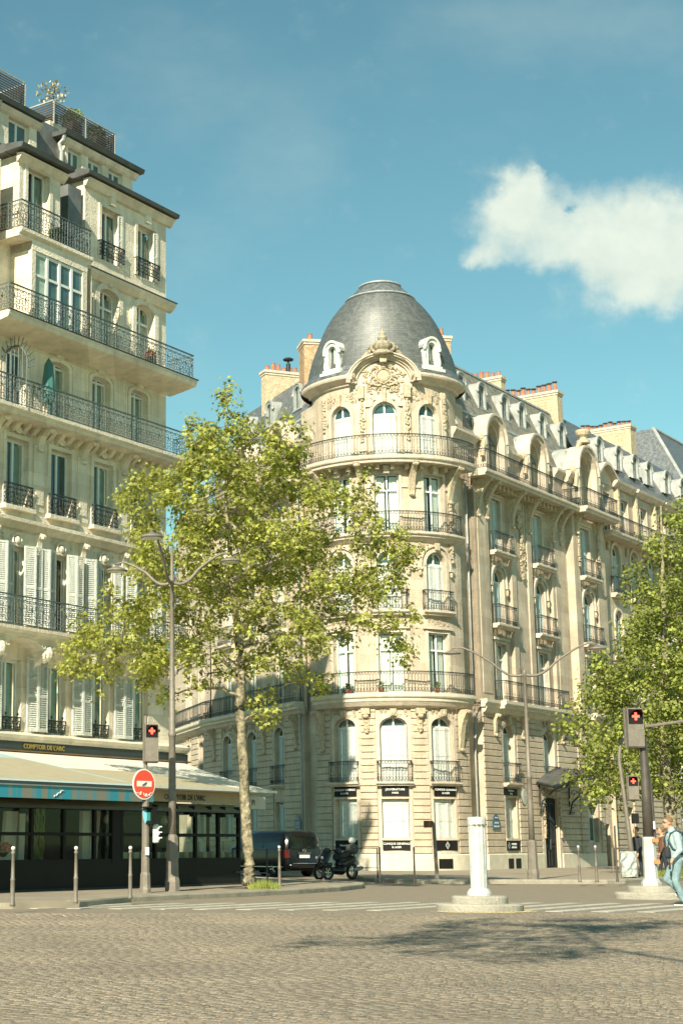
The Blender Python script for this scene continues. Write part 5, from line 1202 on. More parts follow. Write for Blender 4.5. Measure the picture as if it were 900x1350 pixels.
# roof terrace screens and plants
def fence(pts, z0, z1, label, name='terrace_fence', slat=.085):
    r = thing(name, label, 'fence', pts[0][:2]+(z0,)); n = 0
    for (a, b) in zip(pts[:-1], pts[1:]):
        A = Vector((a[0], a[1], 0)); B = Vector((b[0], b[1], 0)); L = (B-A).length; u = (B-A)/L; f = Line(A, u, (u.y, -u.x, 0)); k = int((z1-z0)/slat)
        for i in range(k): MB().box(f, 0, L, -.01, .012, z0+i*slat, z0+i*slat+slat*.58).build('slat', 'street_metal_dark', r)
        for i in range(int(L/1.2)+1): MB().box(f, min(L-.04, i*L/max(1, int(L/1.2))), min(L, i*L/max(1, int(L/1.2))+.05), -.03, .03, z0-.1, z1+.02).build('post', 'zinc', r)
        MB().box(f, 0, L, -.03, .03, z1-.01, z1+.03).build('top_rail', 'zinc', r)
    return r
fence([LB(-4.25, -2.6, 0), LB(-4.25, -1.5, 0), LB(-.95, -1.5, 0), LB(-.95, -2.8, 0)], 24.8, 25.52, 'dark slatted screen round the roof terrace with planters behind it')
fence([LB(-15, -1.5, 0), LB(-5.65, -1.5, 0), LB(-5.65, -3.5, 0)], 24.84, 25.56, 'dark slatted roof screen at the extreme top left of the picture')
def planter(P, w, h, mt, label, dry=False, hh=.5, rad=.45):
    r = thing('roof_planter', label, 'potted plant', P); MB().box(Line(P, D1, N1), -w/2, w/2, -w/2, w/2, 0, h).build('pot', 'street_metal_dark', r); k = MB()
    for _ in range(260 if not dry else 150):
        d = Vector((random.gauss(0, 1), random.gauss(0, 1), random.gauss(0, 1))).normalized()*rad*random.random()**.4; c = Vector((P[0]+d.x, P[1]+d.y, P[2]+h+hh*.5+d.z*.8)); e = Vector((random.gauss(0, 1), random.gauss(0, 1), random.gauss(0, 1))).normalized()*.07; g_ = e.cross(Vector((.3, random.random(), 1))).normalized()*.035
        k.add([c-e, c+g_, c+e, c-g_], [(0, 1, 2, 3)])
    k.build('foliage', mt, r)
    if dry: MB().tube([(P[0], P[1], P[2]+h), (P[0]+.1, P[1], P[2]+h+hh*.8)], .025, 5).build('stem', 'twig', r)
    return r
planter(LB(-2.75, -1.95, 24.8), .5, .55, 'leaf_deep', 'rounded green shrub in a dark planter behind the roof screen', rad=.42)
planter(LB(-1.45, -1.95, 24.8), .5, .5, 'bush', 'dark low shrub in a planter at the right end of the roof screen', rad=.34)
planter(LB(-3.75, -2.0, 24.8), .3, .5, 'bush_dry', 'pale feathery plant rising above the corner of the roof screen', True, 1.6, .55)
# folded green parasol on the fourth floor balcony
pr = thing('folded_parasol', 'dark green folded parasol standing on the upper left balcony between two windows', 'parasol', LB(-6.55, .45, 13.74)); P = LB(-6.55, .45, 13.74)
MB().lathe(P, [(.03, 0), (.03, .5), (.16, .55), (.21, .75), (.19, 1.2), (.13, 1.75), (.07, 1.85), (.0, 1.95)], 8).build('canopy', 'plate_green', pr); MB().tube([P, (P[0], P[1], P[2]+.6)], .025, 6).build('pole', 'iron', pr)
# wrought-iron fan guard between balconies at the picture's left edge
fg = thing('balcony_guard', 'spiked round iron guard dividing the balcony at the far left edge', 'iron guard', LB(-8.15, .4, 13.74)); k = MB(); G = Line(LB(-8.15, 0, 0), N1, (-D1[0], -D1[1], 0))
k.tube([G(.5+.55*cos(a), 0, 14.9+.75*sin(a)) for a in [pi*i/12 for i in range(13)]], .03, 5)
for i in range(15):
    a = pi*i/14; k.tube([G(.5+.55*cos(a), 0, 14.9+.75*sin(a)), G(.5+.8*cos(a), 0, 14.9+1.05*sin(a))], .016, 4)
for i in range(7): x = .02+.16*i; k.tube([G(x, 0, 13.76), G(x, 0, 14.9+.75*sqrt(max(0, 1-((x-.5)/.55)**2)))], .016, 4)
k.build('grille', 'iron_pale', fg)
planter(LB(-2.0, .85, 16.43), .3, .28, 'pink_flower', 'small planter of reddish flowers behind the big top balcony railing', False, .2, .2)
planter(LB(-6.6, .7, 19.2), .28, .25, 'bush', 'low green plant on the bow window balcony', False, .3, .22)

# ------------------------------------------------------------------ cafe terrace
TO = 4.69; CT = thing('cafe_terrace', 'black glazed cafe terrace under cream and blue awnings at street level on the left', 'cafe terrace', LB(-5, TO, .12))
F = LB.at(TO); R0 = -2.75
k = MB(); k.box(F, -20, R0, -.06, .02, .12, .80)
k.build('base_panel', 'black_panel', CT); MB().box(F, -20, R0+.02, -.08, .05, .10, .17).build('kick_plate', 'iron', CT)
ms = [-2.8, -3.83, -4.94, -6.0, -6.8, -8.28, -9.39, -10.62, -11.83, -13.1, -14.4, -15.8, -17.2, -18.6]
fr = MB()
for x in ms: fr.box(F, x-.045, x+.045, -.07, .03, .8, 2.2)
fr.box(F, -8.7, -8.35, -.1, .04, .8, 2.2)
for z in (.84, 1.5, 2.16): fr.box(F, -20, R0, -.05, .025, z-.04, z+.04)
fr.box(F, R0-.07, R0, -4.3, .0, .12, .8); fr.box(F, R0-.06, R0, -4.3, 0, 2.1, 2.2); fr.box(F, R0-.06, R0, -4.3, 0, 1.46, 1.54)
for o in (-1.1, -2.2, -3.3, -4.3): fr.box(F, R0-.07, R0, o-.04, o+.04, .8, 2.2)
fr.build('frame', 'black_panel', CT)
for a, b in zip(ms[1:], ms[:-1]):
    for z0, z1 in ((.88, 1.46), (1.54, 2.12)): MB().quad(F(a+.045, -.02, z0), F(b-.045, -.02, z0), F(b-.045, -.02, z1), F(a+.045, -.02, z1)).build('pane', 'glass_clear', CT)
for o0, o1 in ((-1.1, 0), (-2.2, -1.1), (-3.3, -2.2), (-4.3, -3.3)):
    for z0, z1 in ((.8, 1.46), (1.54, 2.12)): MB().quad(F(R0-.03, o0, z0), F(R0-.03, o1, z0), F(R0-.03, o1, z1), F(R0-.03, o0, z1)).build('pane', 'glass_clear', CT)
MB().box(F, -20, R0, -4.4, -.1, 2.2, 2.26).build('ceiling', 'fascia', CT); MB().box(F, -20, .3, -4.66, -4.5, .12, 3.35).build('shopfront', 'dark_room', CT)
MB().box(F, -20, R0, -4.4, -.1, .12, .16).build('floor', 'interior_wood', CT)
# awnings
def awning(t0b, t1b, t0f, t1f, ob_, of_, zb, zf, vt, mt, vmt, edge=None, nm='awning', val=.3, sag=.0):
    k = MB(); n = 14
    P = lambda i, j: (lambda a, b: Vector(LB(a, ob_, zb)).lerp(Vector(LB(b, of_, zf)), j))(t0b+(t1b-t0b)*i, t0f+(t1f-t0f)*i)
    for i in range(n):
        for j in range(4):
            q = [P(i/n, j/4), P((i+1)/n, j/4), P((i+1)/n, (j+1)/4), P(i/n, (j+1)/4)]
            for v, jj in zip(q, (j, j, j+1, j+1)): v.z -= sag*sin(pi*jj/4)
            k.quad(*q)
    a = k.build(nm, mt, CT, smooth=True)
    v = MB(); 
    if val: v.box(LB, t0f, t1f, of_-.01, of_+.01, zf-.04-val, zf-.04); v.build('valance', vmt, a)
    e = MB(); e.box(LB, t0f, t1f+.02, of_-.08, of_+.05, zf-.05, zf+.02); e.build('front_bar', edge or 'white_paint', a)
    return a
A1 = awning(-20, .45, -20, -2.3, .42, TO+.95, 3.80, 2.74, 0, 'awning_white', 'awning_beige', val=0, sag=.06)
k = MB(); k.quad(LB(-20, 3.0, 3.262), LB(-5.2, 3.0, 3.262), LB(-3.7, TO+.9, 2.765), LB(-20, TO+.9, 2.765)); k.build('awning_band', 'awning_beige', A1)
k = MB(); k.box(LB, -20, -2.6, TO+.18, TO+.22, 2.38, 2.66); k.box(LB, -20, -2.5, TO+.1, TO+.9, 2.66, 2.70); k.build('valance', 'awning_beige', A1)
text("COMPTOIR DE L'ARC", .20, LB(-5.75, TO+.235, 2.50), D1, A1, 'letter_dark', bold=.004)
A2_ = awning(-20, R0+.1, -20, R0+.1, TO-.3, TO+.22, 2.36, 2.17, 0, 'awning_beige', 'awning_beige', edge='fascia', val=0)
k = MB(); k.box(LB, -2.35, -1.3, TO-.1, TO-.06, 2.26, 2.62); k.box(LB, -2.35, -1.3, TO-1.2, TO-.1, 2.58, 2.62); b_ = k.build('side_sign', 'cream_cloth', CT); text('Pi', .24, LB(-1.95, TO-.05, 2.44), D1, b_, 'letter_dark')
A3 = awning(-20, -9.6, -20, -8.55, .5, TO+1.25, 3.86, 2.68, 0, 'awning_blue', 'valance_blue', val=.33, edge='fascia')
k = MB(); k.quad(LB(-20, 2.2, 3.50), LB(-9.5, 2.2, 3.50), LB(-9.1, TO+1.0, 2.76), LB(-20, TO+1.0, 2.76)); k.build('awning_band', 'awning_beige', A3)
MB().box(LB, -20, -8.55, TO+1.27, TO+1.285, 2.60, 2.66).build('valance_edging', 'white_paint', A3); pass
k = MB(); k.tube([LB(-12.5+.35*i/8, TO+1.27, 2.36+.17*i/8+.02*sin(i*2.2)) for i in range(9)], .012, 4); k.build('script_mark', 'letter_white', A3)
MB().tube([LB(-3.0, TO-.1, 2.66), LB(-2.7, TO+.3, 2.68), LB(-2.4, TO+.8, 2.70)], .025, 6).build('awning_arm', 'cloth_brown', CT)
for x in (-3.0, -3.7, -4.4, -5.2, -6.0, -6.9): MB().box(LB, x-.02, x+.02, TO-.02, TO+.16, 2.0, 2.3).build('bracket', 'iron', CT)
# things standing inside
def bench(t0, t1, o, label):
    r = thing('bench', label, 'bench', F(t0, o, .16)); MB().box(F, t0, t1, o-.45, o, .4, .5).build('seat', 'cushion', r)
    n = int((t1-t0)/.22)
    for i in range(n): MB().box(F, t0+i*(t1-t0)/n+.01, t0+(i+1)*(t1-t0)/n-.01, o-.02, o+.05, .5, 1.04).build('backrest', 'cushion' if i % 2 else 'cushion_dark', r)
    MB().box(F, t0+.05, t1-.05, o-.4, o-.05, .16, .4).build('base', 'interior_wood', r)
bench(-6.7, -2.95, -.28, 'striped yellow-green banquette behind the right-hand terrace panes'); bench(-8.2, -6.95, -.28, 'short striped banquette left of the no entry sign, behind glass')
def make_chair():
    r = thing('cafe_chair', 'x', 'chair', (0, 0, 0), 'wicker chairs inside the cafe terrace'); f = WORLD
    MB().box(f, -.21, .21, -.21, .21, .44, .47).build('seat', 'cushion', r)
    k = MB(); 
    for i in range(6): k.box(f, -.19, .19, -.20, -.18, .52+.06*i, .555+.06*i)
    k.build('backrest', 'interior_wood', r)
    for x in (-.19, .19):
        for o in (-.19, .19): MB().tube([(x, -o, 0), (x, -o, .44 if o > 0 else .9)], .014, 5).build('leg', 'interior_wood', r)
    return r
CH0 = make_chair(); nch = 0
for (t_, o_, rz, lb) in ((-3.3, -.75, .3, 'wicker chair nearest the plane tree inside the terrace'), (-4.2, -1.6, 2.6, 'wicker chair behind the round table nearest the tree'), (-5.0, -.75, .1, 'wicker chair seen right of the tall left lamp, inside the glass'), (-5.9, -1.5, 2.9, 'wicker chair left of the tall lamp, inside the glass'),
                          (-7.4, -.9, .6, 'wicker chair behind the no entry sign post'), (-10.0, -1.2, 1.9, 'wicker chair right of the bamboo plant'), (-11.5, -1.3, 3.4, 'wicker chair behind the pale folded panels'), (-12.6, -.7, .2, 'wicker chair at the left edge of the picture')):
    P = F(t_, o_, .16); c_ = CH0 if nch == 0 else copy_thing(CH0, P); c_.location = P; c_.rotation_euler = (0, 0, rz); c_['label'] = lb; nch += 1
for (t_, lb) in ((-4.4, 'small glass pendant lamp inside the terrace near the tree'), (-7.0, 'small glass pendant lamp inside the terrace behind the sign post'), (-10.2, 'small glass pendant lamp inside the terrace above the bamboo')):
    P = F(t_, -1.5, 1.85); r = thing('pendant_lamp', lb, 'lamp', P); MB().lathe(P, [(.03, .2), (.1, .12), (.12, 0), (.05, -.05)], 10).build('shade', 'awning_white', r); MB().tube([(P[0], P[1], P[2]+.2), (P[0], P[1], P[2]+.36)], .01, 4).build('cord', 'iron', r)
def tbl(t, o, label):
    r = thing('cafe_table', label, 'table', F(t, o, .16)); P = F(t, o, .16); MB().lathe(P, [(0, .70), (.33, .70), (.34, .72), (.33, .74), (0, .74)], 14).build('tabletop', 'interior_wood', r); MB().tube([P, (P[0], P[1], P[2]+.7)], .03, 6).build('leg', 'iron', r); MB().lathe(P, [(.24, 0), (.22, .03), (0, .05)], 10).build('base', 'iron', r)
tbl(-3.6, -1.2, 'round cafe table nearest the plane tree, inside the terrace'); tbl(-5.4, -1.2, 'round cafe table inside the terrace behind the tall lamp'); tbl(-12.0, -.9, 'round cafe table at the left edge, inside the terrace')
for (t, w, lean, h, lb) in ((-12.1, .42, .18, 1.25, 'pale folded cloth panel leaning inside the terrace, leftmost'), (-11.65, .22, .1, 1.2, 'narrow pale folded panel beside the leftmost one'), (-9.15, .28, .1, 1.3, 'narrow white folded panel inside the corner pane'), (-8.85, .34, .22, 1.32, 'wide white folded panel inside the corner pane')):
    r = thing('folded_parasol', lb, 'folded parasol', F(t, -.5, .16)); k = MB(); k.add([F(t-w/2, -.5, .75), F(t+w/2, -.5, .75), F(t+w/2+lean, -.55, .8+h), F(t-w/2+lean, -.55, .8+h), F(t-w/2, -.62, .75), F(t+w/2, -.62, .75), F(t+w/2+lean, -.67, .8+h), F(t-w/2+lean, -.67, .8+h)], [(0, 1, 2, 3), (7, 6, 5, 4), (0, 4, 5, 1), (1, 5, 6, 2), (2, 6, 7, 3), (3, 7, 4, 0)]); k.build('cloth', 'awning_white', r); MB().tube([F(t, -.56, .16), F(t, -.56, .8)], .02, 5).build('pole', 'iron', r)
r = thing('potted_bamboo', 'tall green bamboo plant behind the terrace glass', 'potted plant', F(-10.9, -.6, .16)); P = F(-10.9, -.6, .16); MB().lathe(P, [(.16, 0), (.2, .4), (.18, .4), (0, .38)], 10).build('pot', 'interior_wood', r); k = MB()
for i in range(150):
    x = P[0]+random.uniform(-.16, .16); z = P[2]+random.uniform(.5, 1.85); y = P[1]+random.uniform(-.15, .15); d = random.uniform(-.05, .05); k.add([(x, y, z), (x+.025, y, z+.02), (x+d, y, z+.3), (x+d-.02, y, z+.2)], [(0, 1, 2, 3)])
k.build('foliage', 'leaf_deep', r)
r = thing('flower_bowl', 'bowl of pink flowers on the table at the left edge of the terrace', 'flowers', F(-12.3, -.5, .95)); P = F(-12.3, -.5, .95); MB().lathe(P, [(.06, 0), (.14, .1), (.12, .1), (0, .08)], 10).build('bowl', 'interior_wood', r); k = MB()
for i in range(16): k.blob((P[0]+random.uniform(-.18, .18), P[1]+random.uniform(-.1, .1), P[2]+.12+random.uniform(0, .2)), .06, n=6, m=4)
k.build('flowers', 'pink_flower', r)

# ------------------------------------------------------------------ next building up the avenue
NB = thing('neighbour_building', 'cream apartment block beyond the entrance, mostly behind the right-hand tree', 'building', RW(25, 0, .12))
B = RW; w_ = MB(); tr = MB(); cv = MB(); E1 = 36.0; ncol = [19.4, 22.2, 25.0, 27.8, 30.6, 33.4]
ops = []
for c in ncol: ops += [Op(c, 1.1, 1.2, 3.2), Op(c, 1.1, 4.3, 6.6), Op(c, 1.1, 7.9, 10.5), Op(c, 1.1, 11.4, 14.0, .5), Op(c, 1.2, 14.9, 17.7, .6)]
wall(w_, B, 16.9, E1, -.3, 18.1, ops, 0, .3)
ao = [Op(c, 1.0, 18.2, 20.6) for c in (18.7, 21.4, 24.4, 27.4, 30.6, 33.4)]; wall(w_, B.at(-.1), 16.9, E1, 18.1, 21.3, ao, 0, .3)
w_.quad(B(16.9, 0, 18), B(16.9, 0, 21.3), B(16.9, -1, 21.3), B(16.9, -1, 18)); w_.build('wall', 'stone', NB)
for i in range(11):
    z = .6+i*.3
    for a, b in ((16.95, 18.75), (20.05, 21.55), (22.85, 24.35), (25.65, 27.15), (28.45, 29.95), (31.25, 32.75)): MB().sweep(B, [(-.01, z+.02), (.07, z+.035), (.07, z+.265), (-.01, z+.28)], a, b).build('stone_course', 'stone_rustic', NB)
for c in ncol:
    window(B, NB, Op(c, 1.1, 1.2, 3.2), -.22, 'glass', transom=2.6); window(B, NB, Op(c, 1.1, 4.3, 6.6), -.2, 'closed', cur='shutter_grey', transom=6.5); window(B, NB, Op(c, 1.1, 7.9, 10.5), -.2, 'glass', transom=9.9); window(B, NB, Op(c, 1.1, 11.4, 14.0, .5), -.2, 'closed', cur='shutter_grey'); window(B, NB, Op(c, 1.2, 14.9, 17.7, .6), -.2, 'closed', cur='shutter_grey')
    balcony(B, NB, c-.9, c+.9, 14.9, .35, .24, .92); balcony(B, NB, c-.85, c+.85, 11.4, .35, .22, .92); band(tr, B, c, 1.2, 14.9, 17.1, .6, .18, -.02, .08); band(tr, B, c, 1.1, 11.4, 13.5, .5, .16, -.02, .06); cv.mblob(B, c-1.2, .1, 17.5, .12, .12, .28); cv.mblob(B, c+1.2, .1, 16.6, .2, .12, .2)
for p in ao: window(B.at(-.1), NB, p, -.2, 'glass', transom=20.0); band(tr, B.at(-.1), p.c, 1.0, 18.2, 20.6, 0, .12, -.02, .05)
for x in (17.3, 20.1, 22.9, 25.9): cv.box(B, x-.12, x+.12, -.1, .14, 18.2, 21.2); garland(cv, B, x, .1, 18.9, 20.6, .1)
c_ = [(0, 21.1), (.1, 21.15), (.3, 21.35), (.34, 21.5), (0, 21.55)]
for a, b in ((19.6, 22.6), (22.9, 27.2), (27.4, E1)): tr.sweep(B, c_, a, b)
for i in range(12):
    a, b = 17.0+2.9*i/12, 17.0+2.9*(i+1)/12; za = 21.35+.75*sin(pi*(i/12)**.9)**1.4; zb = 21.35+.75*sin(pi*((i+1)/12)**.9)**1.4
    tr.quad(B(a, .34, za), B(b, .34, zb), B(b, .34, zb+.16), B(a, .34, za+.16)); tr.quad(B(a, .34, za+.16), B(b, .34, zb+.16), B(b, -.5, zb+.16), B(a, -.5, za+.16)); tr.quad(B(a, -.05, 21.1), B(b, -.05, 21.1), B(b, -.05, zb), B(a, -.05, za)); tr.quad(B(a, -.05, za), B(b, -.05, zb), B(b, .34, zb), B(a, .34, za))
tr.sweep(B, [(0, 7.2), (.3, 7.5), (0, 7.5)], 17, E1); tr.build('cornice', 'stone_trim', NB); cv.build('carved_ornament', 'stone_carved', NB)
balcony(B, NB, 17.0, 26.8, 18.15, .9, .28, .95); balcony(B, NB, 26.9, E1, 18.15, .9, .28, .95); balcony(B, NB, 17.4, E1, 7.8, .55, .3, .95)
m_ = MB(); m_.quad(B(16.9, -.3, 21.5), B(E1, -.3, 21.5), B(E1, -2.3, 25.2), B(16.9, -2.3, 25.2)); m_.quad(B(16.9, -2.3, 25.2), B(E1, -2.3, 25.2), B(E1, -9, 26.6), B(16.9, -9, 26.6)); m_.poly([B(E1, -.3, 21.5), B(E1, -2.3, 25.2), B(E1, -9, 26.6), B(E1, -9, 0), B(E1, 0, 0), B(E1, 0, 21.5)]); m_.build('mansard_roof', 'slate', NB)
for c in (19.9, 22.8, 25.4, 27.7, 30.8, 33.6): dormer(B, NB, c, 22.75, 24.25, -.75, 1.05, 1.6)
chimney(B, NB, 29.3, .9, -2.2, -6.6, 21, 26.9, 14, 'brick_pale', pot=.3, hats=True)
# far pavilion with the big slate roof
FB = thing('far_pavilion', 'tall grey slate roof of a farther building rising over the right-hand tree', 'building', RW(44, -4, .12)); w_ = MB(); w_.box(RW, 37, 56, -12, 0, -.3, 21); w_.build('wall', 'stone', FB)
for j in range(5):
    for i in range(6): MB().box(RW, 38.5+3*i, 39.7+3*i, 0, .03, 4.5+3.3*j, 6.7+3.3*j).build('window', 'glass_teal', FB)
m_ = MB()
for (a, b) in (((37, -.2, 21), (37.6, -2, 25)), ((37.6, -2, 25), (39.5, -4.5, 29.3))):
    (t0, o0, z0), (t1, o1, z1) = a, b
    m_.quad(RW(t0, o0, z0), RW(93-t0, o0, z0), RW(93-t1, o1, z1), RW(t1, o1, z1)); m_.quad(RW(t0, o0, z0), RW(t1, o1, z1), RW(t1, -12-o1, z1), RW(t0, -12-o0, z0))
m_.quad(RW(39.5, -4.5, 29.3), RW(53.5, -4.5, 29.3), RW(53.5, -7.5, 29.3), RW(39.5, -7.5, 29.3)); m_.build('pavilion_roof', 'slate', FB)
MB().tube([RW(37, -.2, 21), RW(37.6, -2, 25), RW(39.5, -4.5, 29.3), RW(53.5, -4.5, 29.3)], .12, 6).build('roof_ridge', 'zinc', FB)
# houses down the side street and along the far avenue, seen only in gaps
def block(name, label, m, t0, t1, h, mt='stone', dep=10):
    r = thing(name, label, 'building', m((t0+t1)/2, -dep/2, .12)); w_ = MB(); w_.box(m, t0, t1, -dep, 0, -.3, h); w_.build('wall', mt, r); n = int((t1-t0)/2.6)
    for j in range(int((h-3)/3.3)):
        for i in range(n): MB().box(m, t0+1.2+2.6*i, t0+2.2+2.6*i, 0, .03, 4.6+3.3*j, 6.8+3.3*j).build('window', 'glass_teal', r)
    k = MB(); k.sweep(m, [(0, h), (-2, h+3.5), (-dep+2, h+4), (-dep, h)], t0, t1); k.build('roof', 'slate', r)
block('side_street_building', 'cream building closing the side street behind the plane tree', L2, -24, -9.1, 15.5)

# ------------------------------------------------------------------ street furniture
def V3(x, y, z): return (x, y, z)
bg = 'slim grey bollards with white ball tops'
def bollard(x, y, label, h=1.1, r=.036):
    t = thing('bollard', label, 'bollard', (x, y, .12), bg)
    MB().lathe((x, y, .12), [(r*1.55, 0), (r*1.5, .04), (r*1.2, .1), (r*1.15, h*.42), (r*1.3, h*.43), (r*1.3, h*.45), (r, h*.47), (r*.8, h*.86), (r*1.15, h*.87), (r*1.15, h*.90), (r*.8, h*.905), (r*.75, h-.07)], 10, caps=True).build('post', 'street_metal', t, smooth=True)
    MB().blob((x, y, .12+h-.045), r*1.15, n=10, m=6).build('ball', 'white_paint', t, smooth=True); return t
bollard(-2.79, 31.09, 'leftmost bollard, before the left edge of the terrace'); bollard(-1.70, 32.67, 'bollard at the kerb in front of the blue awning'); bollard(-.69, 35.37, 'bollard just left of the no entry sign post')
bollard(12.66, 50.84, 'bollard in front of the wall between the tall lamp and the signals'); bollard(13.22, 51.0, 'bollard second from the right-hand lamp, close to the thin pole')
def plain_post(x, y, h, label):
    t = thing('post', label, 'post', (x, y, .12), 'thin plain posts at the kerb'); MB().lathe((x, y, .12), [(.05, 0), (.045, .08), (.03, .1), (.03, h-.02), (.02, h)], 8, caps=True).build('shaft', 'street_metal_dark', t)
    return t
plain_post(6.73, 51.87, 1.05, 'thin dark post below the middle tower window, left of two'); plain_post(7.80, 51.87, 1.05, 'thin dark post below the middle tower window, right of two'); plain_post(13.9, 51.2, 1.7, 'tall thin post left of the curved signal pole')
def barrier(x0, y0, x1, y1, label, h=1.0):
    t = thing('barrier', label, 'railing', ((x0+x1)/2, (y0+y1)/2, .12)); MB().tube([(x0, y0, .12), (x0, y0, .12+h), (x1, y1, .12+h), (x1, y1, .12)], .024, 6).build('frame', 'iron', t); MB().tube([(x0, y0, .12+h*.35), (x1, y1, .12+h*.35)], .014, 5).build('rail', 'iron', t)
barrier(2.5, 46.8, 2.86, 45.9, 'dark tube railing to the right of the plane tree'); barrier(2.0, 47.9, 2.5, 46.85, 'dark tube railing behind the plane tree trunk'); bollard(3.15, 45.2, 'bollard right of the plane tree by the tube railing'); barrier(6.45, 56.4, 7.2, 56.1, 'low dark railing right of the parked scooter')
# left traffic signal with no entry sign
def signal_box(x, y, z0, w, h, d, rot, parent, mt='street_metal', cross=True, visor=True, lamp='red_light', tall=True):
    u = Vector((cos(rot), sin(rot), 0)); f = Line((x, y, 0), u, (u.y, -u.x, 0)); k = MB()
    k.sweep(f, [(-d/2, z0+.03), (-d/2+.03, z0), (d/2-.03, z0), (d/2, z0+.03), (d/2, z0+h-.03), (d/2-.03, z0+h), (-d/2+.03, z0+h), (-d/2, z0+h-.03)], -w/2, w/2); k.box(f, -w/2-.015, w/2+.015, -d/2-.02, -d/2+.06, z0-.01, z0+h+.01)
    b = k.build('signal_housing', mt, parent); zc = z0+h-w*.52
    k = MB(); k.box(f, -w/2+.025, w/2-.025, d/2, d/2+.02, zc-w*.44, zc+w*.44); k.build('lens_plate', 'black_panel', b)
    if visor:
        k = MB(); rr = w*.40; n = 12
        for i in range(n):
            A, B_ = radians(-10+200*i/n), radians(-10+200*(i+1)/n); L = lambda a: d/2+.05+.2*max(.15, sin(max(0, min(pi, a))))
            k.add([f(rr*cos(A), d/2+.01, zc+rr*sin(A)), f(rr*cos(B_), d/2+.01, zc+rr*sin(B_)), f(rr*cos(B_), L(B_), zc+rr*sin(B_)), f(rr*cos(A), L(A), zc+rr*sin(A))], [(0, 1, 2, 3)])
        k.build('visor', 'black_panel', b)
    if cross: MB().box(f, -w*.07, w*.07, d/2+.02, d/2+.03, zc-w*.23, zc+w*.23).box(f, -w*.23, w*.23, d/2+.021, d/2+.031, zc-w*.07, zc+w*.07).build('lit_cross', lamp, b)
    return b
def octpole(x, y, pts, mt, parent, name='pole', n=8): return MB().lathe((x, y, 0), pts, n, a0=pi/8, a1=2*pi+pi/8, caps=True).build(name, mt, parent)
sx, sy = -.42, 39.77
t = thing('traffic_signal', 'left grey traffic signal with a red cross lit above a round no entry sign', 'traffic light', (sx, sy, .12))
octpole(sx, sy, [(.15, .12), (.15, .2), (.135, .25), (.125, .55), (.105, .6), (.10, 1.1), (.09, 1.12), (.085, 2.3), (.055, 2.35), (.05, 4.3)], 'street_metal', t)
signal_box(sx+.13, sy-.05, 3.18, .33, .92, .2, radians(12), t); MB().tube([(sx, sy, 3.9), (sx+.35, sy, 3.95)], .03, 6).build('bracket', 'street_metal_dark', t)
# the sign, turned to the side street
rt = radians(44); u = Vector((cos(rt), sin(rt), 0)); f = Line((sx-.03, sy-.14, 0), u, (u.y, -u.x, 0)); zc = 2.66; k = MB(); n = 36
def disc(mb, f, r, o0, o1, zc, n=36, ex=1): 
    P = [f(r*cos(2*pi*i/n), o1, zc+r*sin(2*pi*i/n)*ex) for i in range(n)]; Q = [f(r*cos(2*pi*i/n), o0, zc+r*sin(2*pi*i/n)*ex) for i in range(n)]
    mb.poly(P); mb.poly(Q[::-1])
    for i in range(n): mb.quad(Q[i], Q[(i+1) % n], P[(i+1) % n], P[i])
disc(k, f, .365, -.02, 0, zc); sg = k.build('sign_disc', 'sign_white', t); k = MB(); disc(k, f, .335, .0, .004, zc); k.build('sign_face', 'sign_red', sg); MB().box(f, -.24, .24, .004, .009, zc-.055, zc+.075).build('sign_bar', 'sign_white', sg)
k = MB(); k.tube([f(-.07, .012, zc-.03), f(.0, .012, zc), f(.07, .012, zc+.045)], [.012, .02, .012], 5); k.build('sign_mark', 'letter_dark', sg)
k = MB(); r_ = random.Random(4)
for i in range(8): k.tube([f(-.24+.065*i+.04*cos(a), .010, zc-.235+.035*sin(a)+.02*sin(i)) for a in [r_.uniform(0, 6) for _ in range(4)]], .010, 4)
k.build('graffiti', 'sign_white', sg)
f2 = Line((sx+.16, sy-.1, 0), (cos(radians(-50)), sin(radians(-50)), 0), (sin(radians(-50)), -cos(radians(-50)), 0))
k = MB(); k.box(f2, -.13, .13, -.05, .1, 1.72, 2.12); b = k.build('pedestrian_signal', 'black_panel', t); MB().box(f2, -.06, .06, .1, .11, 1.80, 2.0).build('lit_figure', 'green_light', b)
k = MB(); k.box(f2, -.15, .15, .1, .26, 2.10, 2.13); k.build('visor', 'black_panel', b)
k = MB(); k.lathe((sx+.25, sy, 1.28), [(.05, 0), (.075, .02), (.075, .40), (.05, .44)], 8, caps=True)
for z in (1.34, 1.47, 1.60): k.box(WORLD, sx+.27, sx+.40, -sy-.03, -sy+.05, z+.05, z+.075); k.blob((sx+.31, sy-.04, z+.03), .04, n=8, m=5)
k.build('repeater_signal', 'white_paint', t)
k = MB(); k.add([(sx-.07, sy-.11, 2.05), (sx+.06, sy-.11, 2.05), (sx+.05, sy-.11, 1.85), (sx+.0, sy-.11, 1.72), (sx-.05, sy-.11, 1.85)], [(0, 1, 2, 3, 4)]); k.build('sticker', 'sticker_blue', t); box(sx-.0, sx+.09, sy-.15, sy-.11, 1.0, 1.18).build('push_box', 'sign_white', t)
